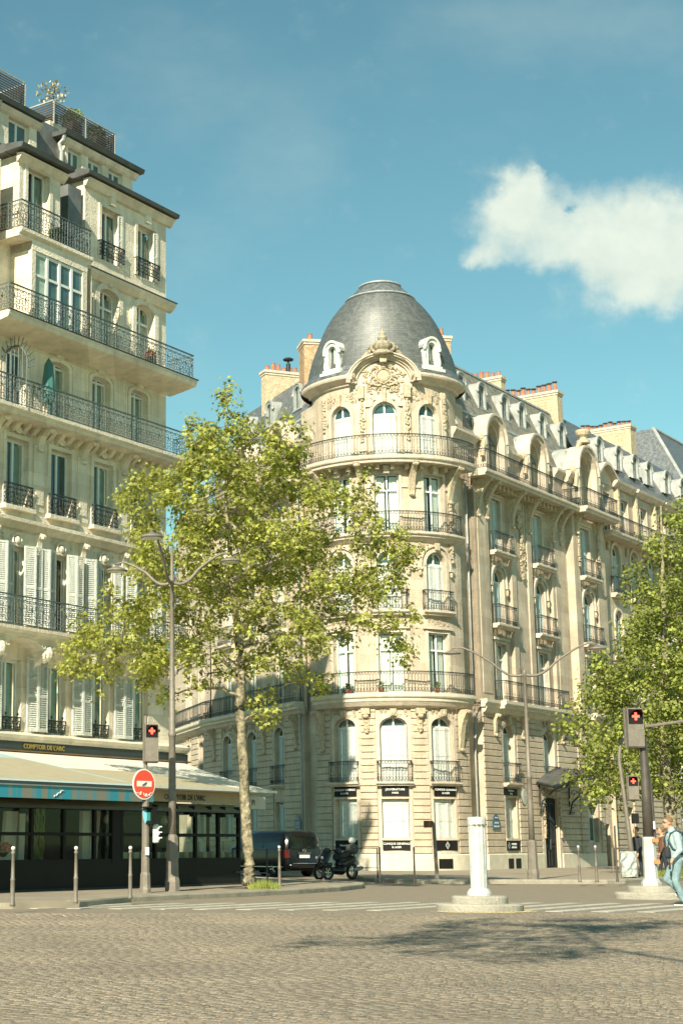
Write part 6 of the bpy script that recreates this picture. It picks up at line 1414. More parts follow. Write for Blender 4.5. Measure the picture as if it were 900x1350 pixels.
# lamps
def lamp_head(x, y, z, par, r=.25, tilt=(0, 0)):
    k = MB(); vs = []
    k.lathe((x, y, z), [(0, .07), (.05, .065), (.08, .03), (.14, .01), (r*.8, -.02), (r*1.02, -.055), (r*1.02, -.085), (r*.9, -.09)], 20)
    h = k.build('lamp_head', 'street_metal', par, smooth=True); MB().lathe((x, y, z), [(r*.9, -.095), (r*.6, -.105), (0, -.11)], 18).build('lens', 'white_paint', h); return h
def street_lamp(x, y, label, ztop, arms, basew, hb, scale=1.0, spike=0):
    t = thing('street_lamp', label, 'street lamp', (x, y, .12)); b = basew
    octpole(x, y, [(b*1.18, .12), (b*1.18, .35), (b*1.08, .42), (b, .46), (b*.92, hb), (b*.78, hb+.03), (b*.62, hb+.07)], 'street_metal', t, 'pedestal')
    MB().lathe((x, y, 0), [(b*.6, hb+.05), (b*.56, hb+1.2), (b*.5, ztop*.5), (b*.62, ztop*.5+.02), (b*.62, ztop*.5+.1), (b*.46, ztop*.5+.13), (b*.30, ztop), (b*.42, ztop+.02), (b*.42, ztop+.16), (b*.26, ztop+.2), (b*.2, ztop+.22+spike)], 12, caps=True).build('pole', 'street_metal', t, smooth=True)
    for (dx, dy, rise, drop) in arms:
        L = sqrt(dx*dx+dy*dy); pts = []
        for i in range(17):
            q = i/16; zz = ztop+.05-.12*sin(min(1, q*2.2)*pi)+rise*(q**2)*(3-2*q)
            if q > .88: zz -= (q-.88)*.6
            pts.append((x+dx*q, y+dy*q, zz))
        MB().tube(pts, [.05-.022*i/16 for i in range(17)], 6).build('arm', 'street_metal', t, smooth=True)
        e = pts[-1]; lamp_head(e[0], e[1], e[2]-.10, t, .27*scale)
    return t
street_lamp(.23, 41.04, 'tall left lamp post with three curved arms, in front of the plane tree', 7.75, [(-1.42, .35, .58, 1), (-.5, -2.1, 1.0, 1), (1.5, .2, .8, 1)], .165, 1.42, spike=.75)
street_lamp(11.97, 54.07, 'tall right lamp post with two drooping arms before the entrance canopy', 6.72, [(-2.3, .4, .98, 1), (2.35, -.4, 1.04, 1)], .165, 1.32, 1.05)
r = thing('round_sign', 'round white sign seen edge-on behind the right lamp post', 'road sign', (11.55, 54.4, .12)); k = MB(); fs = Line((11.83, 54.2, 0), (cos(radians(62)), sin(radians(62)), 0), (sin(radians(62)), -cos(radians(62)), 0)); disc(k, fs, .31, -.03, 0, 2.78); sg = k.build('disc', 'street_metal', r); k = MB(); disc(k, fs, .27, 0, .006, 2.78); k.build('face', 'sign_white', sg)
MB().tube([(11.85, 54.22, 2.78), (11.97, 54.1, 2.78)], .02, 5).build('bracket', 'street_metal', r)
r = thing('sign_post', 'slender grey post with a small brown plate before the right tower window', 'sign post', (8.86, 54.07, .12)); MB().tube([(8.86, 54.07, .12), (8.80, 54.07, 1.9), (8.72, 54.0, 1.98)], [.07, .06, .04], 6).build('pole', 'street_metal', r); fs = Line((8.60, 54.0, 0), (cos(radians(-30)), sin(radians(-30)), 0), (-.5, -.87, 0)); MB().box(fs, -.13, .13, -.03, .03, 1.78, 2.0).build('plate', 'cloth_brown', r)
# white fluted bollard on its round stone island
def island(x, y, r0, r1, name, label):
    k = MB(); k.lathe((x, y, 0), [(r0, -.02), (r0+.01, .13), (r0-.03, .16), (0, .16)], 36); a = k.build('island_step', 'concrete', None); tag(a, label, 'traffic island')
    k = MB(); k.lathe((x, y, .16), [(r1, 0), (r1, .10), (r1-.03, .13), (0, .13)], 32); b = k.build('upper_step', 'concrete', a)
    # put the child in the parent's frame
    return a
def isl(x, y, r0, r1, label):
    t = thing('traffic_island', label, 'traffic island', (x, y, 0)); MB().lathe((x, y, 0), [(r0, -.02), (r0+.01, .12), (r0-.03, .15), (0, .15)], 40).build('lower_step', 'concrete', t); MB().lathe((x, y, .15), [(r1, 0), (r1, .11), (r1-.03, .14), (0, .14)], 36).build('upper_step', 'concrete', t); return t
IX, IY = 6.02, 31.9
isl(IX, IY, .81, .53, 'round two-step stone island in mid road carrying the white fluted bollard')
BR = .93
t = thing('beacon_bollard', 'white fluted bollard on the round stone island in mid road', 'bollard', (IX, IY, .29)); n = 16; k = MB(); vs = []; ringz = [(.0, .235), (.05, .235), (.12, .195), (.125, .185)]
k.lathe((IX, IY, .29), [(.235, 0), (.235, .05), (.20, .11), (.175, .135), (.165, .135)], 16, caps=True); k.build('base', 'post_white', t)
k = MB(); Z = [.13, 1.36]; nn = 48
for j, z in enumerate((.13, 1.33)):
    pass
vs = []
for j, (z, R) in enumerate(((.13, .152), (.2, .158), (1.28, .168), (1.33, .172))):
    for i in range(nn): vs.append((IX+R*(1-.06*(i % 4 in (1, 2)))*sin(2*pi*i/nn), IY-R*(1-.06*(i % 4 in (1, 2)))*cos(2*pi*i/nn), .29+z))
fs_ = [(j*nn+i, j*nn+(i+1) % nn, (j+1)*nn+(i+1) % nn, (j+1)*nn+i) for j in range(3) for i in range(nn)]
k.add(vs, fs_); k.build('fluted_shaft', 'post_white', t); MB().lathe((IX, IY, .29), [(.175, 1.32), (.178, 1.34), (.18, 1.43), (.176, 1.45), (.16, 1.47), (0, 1.48)], 24, caps=True).build('cap', 'post_white', t)
k = MB()
for a in (-.45, 0, .45, 1.0): k.box(Arc((IX, IY), .187), a*.187-.03, a*.187+.03, 0, .006, 1.60, 1.63)
k.build('reflector', 'street_metal', t)
for i, q in enumerate(range(26)):
    pass
k = MB(); r_ = random.Random(9)
for _ in range(260):
    a = r_.uniform(-1.2, 1.5); R = .84+abs(r_.gauss(0, .10)); x = IX+R*sin(a); y = IY-R*cos(a); s_ = .02; k.add([(x-s_, y, .012), (x, y-s_, .014), (x+s_, y, .016), (x, y+s_, .02)], [(0, 1, 2, 3)])
box(9.55, 9.85, 53.3, 53.6, .0, .012).build('x_', 'iron', None) if False else None
lt = k.build('leaf_litter', 'leaf_litter', None); tag(lt, 'yellow leaf litter scattered round the foot of the stone island', 'fallen leaves'); lt['kind'] = 'stuff'
# right signal on its island
JX, JY = 11.46, 39.3
isl(JX, JY, .85, .55, 'round two-step stone island carrying the right-hand traffic signal')
t = thing('traffic_signal', 'right traffic signal with a lit red cross on a dark pole and white foot', 'traffic light', (JX, JY, .29))
octpole(JX, JY, [(.235, .29), (.235, .36), (.19, .43), (.17, .45), (.165, .47), (.15, 1.42)], 'post_white', t, 'white_foot'); MB().lathe((JX, JY, 0), [(.125, 1.42), (.11, 2.4), (.085, 3.6), (.08, 3.75)], 10, caps=True).build('pole', 'street_metal_dark', t, smooth=True)
MB().tube([(JX+.13, JY+.02, 1.35), (JX+.12, JY+.02, 2.4), (JX+.02, JY+.02, 3.6)], .055, 8).build('side_pole', 'street_metal_dark', t)
signal_box(JX-.22, JY-.1, 3.5, .39, .94, .24, radians(4), t, visor=True); MB().tube([(JX, JY, 4.0), (JX+1.6, JY-.3, 4.22), (JX+3.5, JY-.6, 4.4)], .035, 6).build('arm', 'street_metal', t); box(JX+.03, JX+.17, JY-.2, JY-.1, 1.30, 1.38).build('tape', 'tape_orange', t); box(JX+.04, JX+.18, JY-.2, JY-.1, .80, .88).build('tape', 'tape_orange', t); box(JX+.09, JX+.13, JY-.14, JY-.1, 1.60, 1.78).build('label', 'sign_white', t)
# curved gallows signal behind
GX, GY = 16.25, 57.7
t = thing('traffic_signal', 'farther signal on a curved brown pole, its small red light above head height', 'traffic light', (GX, GY, .12))
MB().tube([(GX, GY, .12), (GX-.08, GY, 1.5), (GX-.2, GY, 3.0), (GX-.3, GY, 4.2), (GX-.22, GY, 4.7), (GX+.02, GY, 5.1), (GX+.5, GY, 5.4)], [.10, .085, .07, .06, .055, .05, .045], 8).build('pole', 'street_metal', t, smooth=True)
signal_box(GX+.10, GY-.1, 2.75, .36, .84, .2, radians(-4), t, mt='street_metal'); box(GX-.0, GX+.22, GY-.2, GY-.05, 1.95, 2.3).build('pedestrian_signal', 'black_panel', t)
r = thing('wrapped_panel', 'low panel wrapped in torn grey plastic at the foot of the curved signal pole', 'wrapped sign', (15.9, 57.0, .12)); k = MB(); P = []
for j in range(6):
    for i in range(5): P.append((15.62+.14*i+random.uniform(-.03, .03), 57.0+.02*i+random.uniform(-.05, .05), .16+.17*j+random.uniform(-.02, .02)))
k.add(P, [(j*5+i, j*5+i+1, (j+1)*5+i+1, (j+1)*5+i) for j in range(5) for i in range(4)]); k.add([(x, y+.12, z) for x, y, z in P], [(j*5+i, j*5+i+1, (j+1)*5+i+1, (j+1)*5+i) for j in range(5) for i in range(4)]); k.build('wrap', 'plastic_wrap', r); MB().tube([(15.62, 57.08, .12), (15.62, 57.08, 1.0)], .03, 6).tube([(16.2, 57.12, .12), (16.2, 57.12, 1.0)], .03, 6).build('stake', 'street_metal', r)
r = thing('railing', 'grey rail on thin posts behind the right-hand signal island', 'railing', (18.5, 61, .12)); k = MB(); k.tube([(16.3, 60.5, 1.1), (21, 63.8, 1.1)], .035, 6)
for i in range(6): x = 16.3+4.7*i/5; y = 60.5+3.3*i/5; k.tube([(x, y, .12), (x, y, 1.1)], .03, 6)
k.build('rail', 'street_metal', r)

# ------------------------------------------------------------------ trees
def leaf_shape():
    # five-lobed plane leaf, unit size, slightly folded
    a = [(-90, .15), (-40, .55), (-5, .35), (20, 1.0), (52, .5), (90, 1.1), (128, .5), (160, 1.0), (185, .35), (220, .55)]
    return [(r*cos(radians(t)), r*sin(radians(t)), -.18*abs(cos(radians(t)))*r) for t, r in a]
LS = np.array(leaf_shape()); LS4 = np.array([(0, -.5, 0), (.75, .1, -.15), (.1, 1.0, 0), (-.75, .15, -.12)])
def leaves(name, centers, parent, mt, size, shape=LS, off=(0, 0, 0), seed=1, down=.0):
    r = np.random.default_rng(seed); n = len(centers); k = len(shape)
    nrm = r.normal(0, 1, (n, 3)); nrm[:, 2] = np.abs(nrm[:, 2])*.9+.35; nrm /= np.linalg.norm(nrm, axis=1)[:, None]
    t = r.normal(0, 1, (n, 3)); t[:, 2] -= .4; u = t-(t*nrm).sum(1)[:, None]*nrm; u /= np.linalg.norm(u, axis=1)[:, None]; v = np.cross(nrm, u)
    s = size*r.uniform(.55, 1.15, n)
    P = centers[:, None, :]+s[:, None, None]*(shape[None, :, 0:1]*v[:, None, :]+shape[None, :, 1:2]*u[:, None, :]+shape[None, :, 2:3]*nrm[:, None, :])
    P = (P-np.array(off)).reshape(-1, 3); me = bpy.data.meshes.new(name); me.vertices.add(len(P)); me.vertices.foreach_set('co', P.ravel())
    me.loops.add(n*k); me.loops.foreach_set('vertex_index', np.arange(n*k)); me.polygons.add(n); me.polygons.foreach_set('loop_start', np.arange(0, n*k, k)); me.update(calc_edges=True)
    me.materials.append(M[mt]); o = bpy.data.objects.new(name, me); COL.objects.link(o); o.parent = parent; o['kind'] = 'stuff'; return o
def inpoly(x, y, poly):
    c = False; j = len(poly)-1
    for i in range(len(poly)):
        xi, yi = poly[i]; xj, yj = poly[j]
        if (yi > y) != (yj > y) and x < (xj-xi)*(y-yi)/(yj-yi)+xi: c = not c
        j = i
    return c
def tree(label, base, trunk, hull, depth, nclus, nleaf, lsize, mt, seed, holes=(), rad=.55, cat='tree', shape=LS, group=None, trunk_r=.2, plan=None, extra=()):
    """trunk: points relative to the base; hull: crown outline in (x, z) relative to the base; depth: half thickness in y"""
    r = random.Random(seed); rn = np.random.default_rng(seed); B0 = Vector(base)
    t = thing('plane_tree', label, cat, base, group)
    tp_ = [B0+Vector(p[:3]) for p in trunk]; tr_ = [p[3] for p in trunk]
    # smooth trunk
    pts = []; rs = []
    for i in range(len(tp_)-1):
        for q in range(4): f = q/4; pts.append(tp_[i].lerp(tp_[i+1], f)+Vector((r.uniform(-.02, .02), r.uniform(-.02, .02), 0))); rs.append(tr_[i]*(1-f)+tr_[i+1]*f)
    pts.append(tp_[-1]); rs.append(tr_[-1])
    MB().tube(pts, rs, 12).build('trunk', 'bark', t, smooth=True)
    nodes = [(p, rr) for p, rr in zip(pts, rs) if p.z-B0.z > trunk[0][2]+(trunk[-1][2]*.28)]
    xs = [p[0] for p in hull]; zs = [p[1] for p in hull]; cl = [B0+Vector((e_[0], r.uniform(-.4, .4), e_[1])) for e_ in extra]; tries = 0; cxm = sum(xs)/len(xs)
    while len(cl) < nclus and tries < 20000:
        tries += 1; x = r.uniform(min(xs), max(xs)); z = r.uniform(min(zs), max(zs))
        if not inpoly(x, z, hull) or (plan is None and not all(inpoly(x+q_[0]*rad*.45, z+q_[1]*rad*.45, hull) for q_ in ((1, 0), (-1, 0), (0, 1), (0, -1)))): continue
        if any(abs(x-h[0])/h[2] < 1 and abs(z-h[1])/h[3] < 1 and ((x-h[0])/h[2])**2+((z-h[1])/h[3])**2 < 1 for h in holes): continue
        # thinner towards the outline
        w = (max(xs)-min(xs))/2; dy = depth*sqrt(max(.05, 1-min(1, ((x-cxm)/w)**2)))*r.uniform(-1, 1); c = B0+Vector((x, dy, z))
        if plan is not None: c = Vector((x, z, plan+r.uniform(-depth, depth)))
        if any((c-o).length < rad*.55 for o in cl): continue
        cl.append(c)
    cl.sort(key=lambda c: min((c-p).length for p, _ in nodes)); limbs = MB(); twigs = MB(); cen = []
    for c in cl:
        best = min(nodes, key=lambda n_: (c-n_[0]).length+max(0, n_[0].z-c.z)*1.2); p0, r0 = best; L = (c-p0).length
        r1 = max(.012, min(r0*.62, .018+.018*L)); mid = p0.lerp(c, .5)+Vector((r.uniform(-.1, .1), r.uniform(-.1, .1), .10*L+r.uniform(-.05, .1)))
        q = [p0, p0.lerp(mid, .5)+Vector((0, 0, .05*L)), mid, mid.lerp(c, .55)+Vector((r.uniform(-.06, .06), 0, .03)), c]; rr = [r1, r1*.85, r1*.7, r1*.5, .008]
        (limbs if r1 > .03 else twigs).tube(q, rr, 6)
        for a, b in zip(q[1:], rr[1:]): nodes.append((a, b))
        sub = 5
        for s_ in range(sub):
            d = Vector((r.gauss(0, 1), r.gauss(0, 1), r.gauss(.1, .8))).normalized()*rad*r.uniform(.4, 1.0); e = c+d
            e.z -= .12*r.random(); twigs.tube([mid.lerp(c, .8), c.lerp(e, .6)+Vector((0, 0, .04)), e], [.009, .006, .003], 3, caps=False)
            m_ = int(nleaf/sub); cen.append(np.array(e)+rn.normal(0, 1, (m_, 3))*np.array([.17, .17, .13])*rad/.55)
    limbs.build('limbs', 'bark', t, kind='stuff'); o = twigs.build('twigs', 'twig', t); 
    if o: o['kind'] = 'stuff'
    leaves('crown', np.concatenate(cen), t, mt, lsize, shape, base, seed); return t
def PXL(px, py, Y, base):      # outline corner of a crown standing at depth Y, in metres from its foot
    v = (675-py)/2150; u = (px-215)/2150; c_, s_ = cos(PITCH), sin(PITCH); k_ = Y/(c_-v*s_); return (u*k_-base[0], (s_+v*c_)*k_+1.25-base[2])
b1 = (2.27, 43.9, .12)
hull1 = [PXL(x, y, 43.9, b1) for x, y in [(300, 512), (322, 545), (345, 560), (372, 568), (400, 600), (440, 612), (478, 630), (482, 665), (508, 705), (545, 715), (552, 740), (515, 775), (535, 800), (548, 855), (530, 880), (495, 850), (470, 858), (440, 850), (415, 870), (410, 905), (370, 880), (345, 905), (300, 895), (275, 880), (262, 905), (225, 925), (180, 935), (150, 905), (118, 905), (85, 888), (75, 850), (95, 800), (120, 780), (150, 745), (185, 715), (160, 700), (165, 655), (150, 630), (215, 620), (240, 585), (240, 550), (280, 555), (290, 525)]]
def h1(px, py, rx, rz): 
    a = PXL(px, py, 43.9, b1); return (a[0], a[1], rx/49., rz/49.)
holes1 = [h1(415, 820, 22, 20), h1(175, 770, 26, 18), h1(355, 835, 16, 12), h1(300, 850, 22, 22), h1(140, 740, 30, 25), h1(240, 700, 14, 12), h1(500, 820, 14, 22), h1(430, 905, 20, 20), h1(390, 590, 10, 8), h1(180, 850, 12, 10)]
tree('leafy plane tree with mottled trunk between the cafe terrace and the black van', b1,
     [(0, 0, 0, .25), (.02, 0, .12, .19), (-.02, 0, .6, .15), (-.07, 0, 2.0, .138), (-.14, .02, 3.4, .13), (-.22, .05, 4.6, .125), (-.17, .1, 5.4, .145), (-.22, .1, 6.6, .12), (-.4, .0, 8.2, .075), (-.5, .1, 10, .05), (-.55, .1, 11.6, .03), (-.5, .1, 12.9, .01)],
     hull1, 2.6, 250, 150, .090, 'leaf', 11, holes1, .50, extra=[PXL(x, y, 43.9, b1) for x, y in [(303, 528), (308, 545), (300, 562), (318, 575), (283, 575), (262, 590), (340, 585), (250, 570), (500, 725), (530, 728), (515, 765), (525, 850), (510, 825), (95, 855), (110, 830), (100, 880), (415, 900), (345, 925), (355, 945), (270, 890)]])
b2 = (19.0, 62.0, .12)
hull2 = [PXL(x, y, 62, b2) for x, y in [(905, 640), (880, 675), (845, 700), (832, 725), (835, 760), (850, 800), (800, 835), (772, 850), (765, 880), (790, 905), (800, 930), (765, 960), (758, 985), (800, 1000), (785, 1030), (800, 1055), (860, 1062), (900, 1060), (1000, 1060), (1080, 1000), (1120, 880), (1080, 740), (1000, 650), (940, 615)]]
tree('tall dense green plane tree at the right edge in front of the avenue facades', b2, [(0, 0, 0, .34), (0, 0, .3, .27), (-.05, 0, 2, .24), (-.15, 0, 4, .2), (-.1, 0, 6, .17), (.1, 0, 8, .13), (.2, 0, 11, .08), (.3, 0, 14, .03)], hull2, 3.2, 270, 165, .10, 'leaf_deep', 21, [], .72, shape=LS4)
b3 = (24.6, 72.0, .12); hull3 = [(-5.6, 2.6), (-6.6, 4), (-6.8, 6.5), (-5.6, 9), (-4.6, 11), (-2, 13.5), (1, 14.5), (4, 12), (5.5, 8), (4, 3.2), (0, 2.4)]
tree('green plane tree farther up the avenue behind the dense right-hand one', b3, [(0, 0, 0, .3), (0, 0, .3, .24), (0, 0, 4, .2), (.1, 0, 8, .12), (.2, 0, 13, .03)], hull3, 3.5, 150, 110, .13, 'leaf_deep', 31, [], .85, shape=LS4)
# plane tree beside the camera, out of the picture, whose crown throws the shadow across the road
b4 = (1.5, -6.0, .12); hull4 = [(-4.9, 5.6), (-1.9, 2.9), (-.9, 4.2), (-.7, 6.2), (1.6, 8.6), (2.3, 11.2), (1.3, 13.2), (-1.0, 12.7), (-2.6, 9.4)]
tree('plane tree behind the viewpoint whose long bough shades a patch of the setts', b4, [(0, 0, 0, .3), (0, 0, .3, .24), (.1, 0, 3, .2), (0, .8, 6, .16), (-.4, 3.0, 8.6, .10), (-1.4, 7.0, 10.0, .06), (-2.2, 11, 10.4, .04), (-1.6, 15, 10.5, .02)], hull4, (.35), 60, 80, .085, 'leaf', 41, [], .62, shape=LS4, plan=10.6)
def tuft(name, c, rx, ry, n, h, label):
    k = MB(); r_ = random.Random(len(label))
    for _ in range(n):
        a = r_.uniform(0, 6.3); q = sqrt(r_.random()); x = c[0]+rx*q*cos(a); y = c[1]+ry*q*sin(a); hh = h*r_.uniform(.4, 1.1)*(1.15-q*.6); dx, dy = r_.uniform(-.08, .08), r_.uniform(-.08, .08); w = .008
        k.add([(x-w, y, c[2]), (x+w, y, c[2]), (x+dx, y+dy, c[2]+hh)], [(0, 1, 2)])
    o = k.build(name, 'leaf_deep', None); tag(o, label, 'grass'); o['kind'] = 'stuff'
tuft('grass_tuft', (2.62, 43.3, .12), .42, .3, 700, .28, 'tuft of fresh green grass at the foot of the plane tree'); tuft('grass_strip', (18.6, 60.2, .12), 1.9, .8, 2500, .3, 'strip of green grass behind the walking man')
k = MB(); k.lathe((2.27, 43.9, .118), [(.0, .006), (.75, .006)], 20); pit = k.build('tree_pit', 'earth', None); pit['kind'] = 'structure'

# ------------------------------------------------------------------ people
def capsule(mb, a, b, ra, rb, n=12, flat=1.0):
    """tapered limb segment with round ends"""
    a = Vector(a); b = Vector(b); d = b-a; L = d.length; d.normalize(); up = Vector((0, 1, 0)) if abs(d.y) < .9 else Vector((1, 0, 0)); x = d.cross(up).normalized(); y = d.cross(x); vs = []; fs = []; st = []
    for i in range(4): th = -pi/2+pi/2*i/3; st.append((a+d*(ra*sin(th)), ra*cos(th)))
    for i in range(1, 4): st.append((a.lerp(b, i/4), ra+(rb-ra)*i/4))
    for i in range(4): th = pi/2*i/3; st.append((b+d*(rb*sin(th)), rb*cos(th)))
    for p, r in st:
        r = max(r, .0005)
        for j in range(n): q = 2*pi*j/n; vs.append(p+x*(r*cos(q))+y*(r*flat*sin(q)))
    for i in range(len(st)-1):
        for j in range(n): fs.append((i*n+j, i*n+(j+1) % n, (i+1)*n+(j+1) % n, (i+1)*n+j))
    fs.append(tuple(range(n-1, -1, -1))); fs.append(tuple(range((len(st)-1)*n, len(st)*n))); mb.add(vs, fs)
def fuse(mb, name, mt, parent, vox=.012, smooth=4):
    o = mb.build(name, mt, parent, smooth=True); m = o.modifiers.new('fuse', 'REMESH'); m.mode = 'VOXEL'; m.voxel_size = vox; m.use_smooth_shade = True; s_ = o.modifiers.new('soft', 'SMOOTH'); s_.iterations = smooth; s_.factor = .5; return o
def head_mb(mb, H, fwd, r=1.0):
    """skull, jaw, nose, ear and neck; fwd is the facing direction"""
    f = Vector(fwd).normalized(); s_ = Vector((0, 0, 1)).cross(f); H = Vector(H)
    def E_(c, rx, ry, rz, n=14, m=10):       # ellipsoid with axes f, s_, z
        vs = []; fs = []
        for j in range(m+1):
            ph = -pi/2+pi*j/m
            for i in range(n): a = 2*pi*i/n; vs.append(c+f*(rx*cos(ph)*cos(a))+s_*(ry*cos(ph)*sin(a))+Vector((0, 0, rz*sin(ph))))
        for j in range(m):
            for i in range(n): fs.append((j*n+i, j*n+(i+1) % n, (j+1)*n+(i+1) % n, (j+1)*n+i))
        mb.add(vs, fs)
    E_(H+Vector((0, 0, .03)), .098, .078, .10); E_(H+f*.028+Vector((0, 0, -.045)), .066, .058, .07); E_(H+f*.062+Vector((0, 0, -.088)), .026, .03, .024)
    E_(H+f*.098+Vector((0, 0, -.012)), .022, .016, .028, 8, 6); E_(H+f*.086+Vector((0, 0, -.052)), .018, .028, .010, 8, 6); E_(H+f*.085+Vector((0, 0, .03)), .014, .05, .014, 8, 6)
    for sg in (-1, 1): E_(H+s_*(sg*.078)+Vector((0, 0, -.005)), .022, .012, .034, 8, 6)
    return f, s_
def hand(mb, W, d, palm_n, curl=.6, sc=1.0):
    """W wrist, d pointing along the hand; five curled fingers"""
    W = Vector(W); d = Vector(d).normalized(); n_ = Vector(palm_n).normalized(); s_ = d.cross(n_).normalized()
    capsule(mb, W, W+d*.05*sc, .026*sc, .034*sc, 8, .6); capsule(mb, W+d*.04*sc-s_*.015, W+d*.085*sc-s_*.02, .022*sc, .018*sc, 8); capsule(mb, W+d*.04*sc+s_*.015, W+d*.085*sc+s_*.02, .022*sc, .018*sc, 8)
    for i, (off, L) in enumerate(((-.030, .060), (-.010, .072), (.010, .068), (.029, .052))):
        p = W+d*.09*sc+s_*off*sc; a = curl*(.8+.1*i); q = p+(d*cos(a*.5)+n_*sin(a*.5))*L*.45*sc; r_ = q+(d*cos(a*1.3)+n_*sin(a*1.3))*L*.33*sc; e = r_+(d*cos(a*2.1)+n_*sin(a*2.1))*L*.28*sc
        capsule(mb, p, q, .0095*sc, .0088*sc, 6); capsule(mb, q, r_, .0088*sc, .0082*sc, 6); capsule(mb, r_, e, .0082*sc, .007*sc, 6)
    p = W+d*.03*sc-s_*.028*sc; q = p+(d*.6-s_*.6+n_*.3).normalized()*.04*sc; capsule(mb, p, q, .013*sc, .0105*sc, 6); capsule(mb, q, q+(d*.8+n_*.6).normalized()*.03*sc, .0105*sc, .009*sc, 6)
MX, MY = 10.60, 34.8
man = thing('person', 'man in pale denim jacket, jeans and sunglasses walking left at the right edge', 'person', (MX, MY, 0))
def P_(x, y, z): return (MX+x, MY+y, z)
# skeleton: he walks towards -x; near side is -y
hip = (.10, 0, .95); chest = (.07, 0, 1.32); neckb = (.05, 0, 1.50); H = (-.03, 0, 1.685)
sh = {s_: (.075, s_*.19, 1.43) for s_ in (-1, 1)}; hp_ = {s_: (.10, s_*.09, .93) for s_ in (-1, 1)}
kn = {-1: (.02, -.10, .50), 1: (-.10, .10, .53)}; an_ = {-1: (.17, -.10, .095), 1: (.27, .10, .20)}; el = {-1: (.10, -.27, 1.13), 1: (.20, .26, 1.15)}; wr = {-1: (-.07, -.27, .93), 1: (.12, .25, .93)}
k = MB(); head_mb(k, P_(*H), (-1, 0, -.02)); capsule(k, P_(*neckb), P_(-.01, 0, 1.60), .062, .055); capsule(k, P_(*chest), P_(*neckb), .12, .07); capsule(k, P_(*hip), P_(*chest), .13, .13)
for s_ in (-1, 1):
    capsule(k, P_(*sh[s_]), P_(*el[s_]), .05, .04); capsule(k, P_(*el[s_]), P_(*wr[s_]), .038, .026); capsule(k, P_(.07, s_*.05, 1.44), P_(*sh[s_]), .06, .05); hand(k, P_(*wr[s_]), (-.35, 0, -1), (-1, 0, .2) if s_ < 0 else (-.3, -.8, 0), .8)
    capsule(k, P_(*hp_[s_]), P_(*kn[s_]), .075, .052); capsule(k, P_(*kn[s_]), P_(*an_[s_]), .05, .035)
fuse(k, 'body', 'skin', man, .0085, 3)
k = MB()       # hair: short back and sides
c = Vector(P_(-.03+.012, 0, 1.685+.045))
for j in range(7):
    for i in range(16):
        pass
vs = []; fs = []; n = 18; m = 9
for j in range(m+1):
    ph = -.25+(pi/2+.25)*j/m
    for i in range(n): a = 2*pi*i/n; bk_ = 1 if cos(a) > -.35 or ph > .42 else .0; vs.append((c.x+(.104*cos(ph)*cos(a) if bk_ else -.086*cos(ph)), c.y+.084*cos(ph)*sin(a)*(1 if bk_ else .8), c.z+(.092*sin(ph) if bk_ else .05)))
for j in range(m):
    for i in range(n): fs.append((j*n+i, j*n+(i+1) % n, (j+1)*n+(i+1) % n, (j+1)*n+i))
k.add(vs, fs); k.build('hair', 'hair', man, smooth=True)
k = MB(); g = Vector(P_(-.125, 0, 1.70))
for sg in (-1, 1): k.blob((g.x, g.y+sg*.034, g.z), .012, .030, .022, n=10, m=6); k.tube([(g.x+.01, g.y+sg*.06, g.z+.008), (g.x+.11, g.y+sg*.085, g.z+.004)], .005, 4)
k.build('sunglasses', 'glass_black', man, smooth=True)
k = MB()
capsule(k, P_(.09, 0, .99), P_(.075, 0, 1.36), .165, .175, 14, 1.2); capsule(k, P_(.06, -.09, 1.40), P_(.06, .09, 1.40), .11, .11); capsule(k, P_(.05, 0, 1.46), P_(.035, 0, 1.525), .085, .072)
for s_ in (-1, 1): capsule(k, P_(*sh[s_]), P_(*el[s_]), .082, .064); capsule(k, P_(*el[s_]), P_(wr[s_][0]+.03, wr[s_][1], wr[s_][2]+.055), .062, .045)
k.lathe(P_(.09, 0, 0), [(.17, .90), (.185, .92), (.18, 1.02)], 16, caps=True); j_ = fuse(k, 'jacket', 'denim_light', man, .012, 3)
k = MB(); capsule(k, P_(.045, 0, 1.50), P_(.03, 0, 1.545), .082, .078, 14); k.build('collar', 'denim_light', j_, smooth=True)
k = MB(); capsule(k, P_(.10, -.03, .93), P_(.10, .03, .93), .145, .145)
for s_ in (-1, 1): capsule(k, P_(*hp_[s_]), P_(*kn[s_]), .105, .078); capsule(k, P_(*kn[s_]), P_(an_[s_][0], an_[s_][1], an_[s_][2]+.02), .076, .062)
fuse(k, 'jeans', 'denim', man, .012, 3)
for s_, pitch in ((-1, 0), (1, -.55)):
    A = Vector(P_(*an_[s_])); k = MB(); cx, sx_ = cos(pitch), sin(pitch)
    def fp(x, z): return A+Vector((x*cx-z*sx_*-1*-1, 0, x*-sx_*-1*1+z*cx))
    capsule(k, fp(.04, -.035), fp(-.10, -.045), .045, .042, 10); capsule(k, fp(-.10, -.045), fp(-.18, -.055), .042, .030, 10); capsule(k, fp(.03, -.03), fp(.0, .01), .045, .045, 10); sh_o = fuse(k, 'shoe', 'cloth_black', man, .009, 2)
    k = MB(); q = [fp(.085, -.078), fp(.0, -.082), fp(-.12, -.082), fp(-.205, -.076)]; k.tube(q, [.030, .036, .038, .026], 8); 
    for v in range(len(k.v)): pass
    k.build('sole', 'white_paint', sh_o, smooth=True)
bp = thing('backpack', 'dark teal backpack worn by the man at the right edge', 'backpack', P_(.30, 0, 1.02)); k = MB(); capsule(k, P_(.33, -.03, 1.08), P_(.30, -.03, 1.36), .13, .115, 14, 1.15); capsule(k, P_(.42, 0, 1.05), P_(.41, 0, 1.2), .075, .07, 12, 1.3); fuse(k, 'bag', 'cloth_teal', bp, .014, 3)
k = MB()
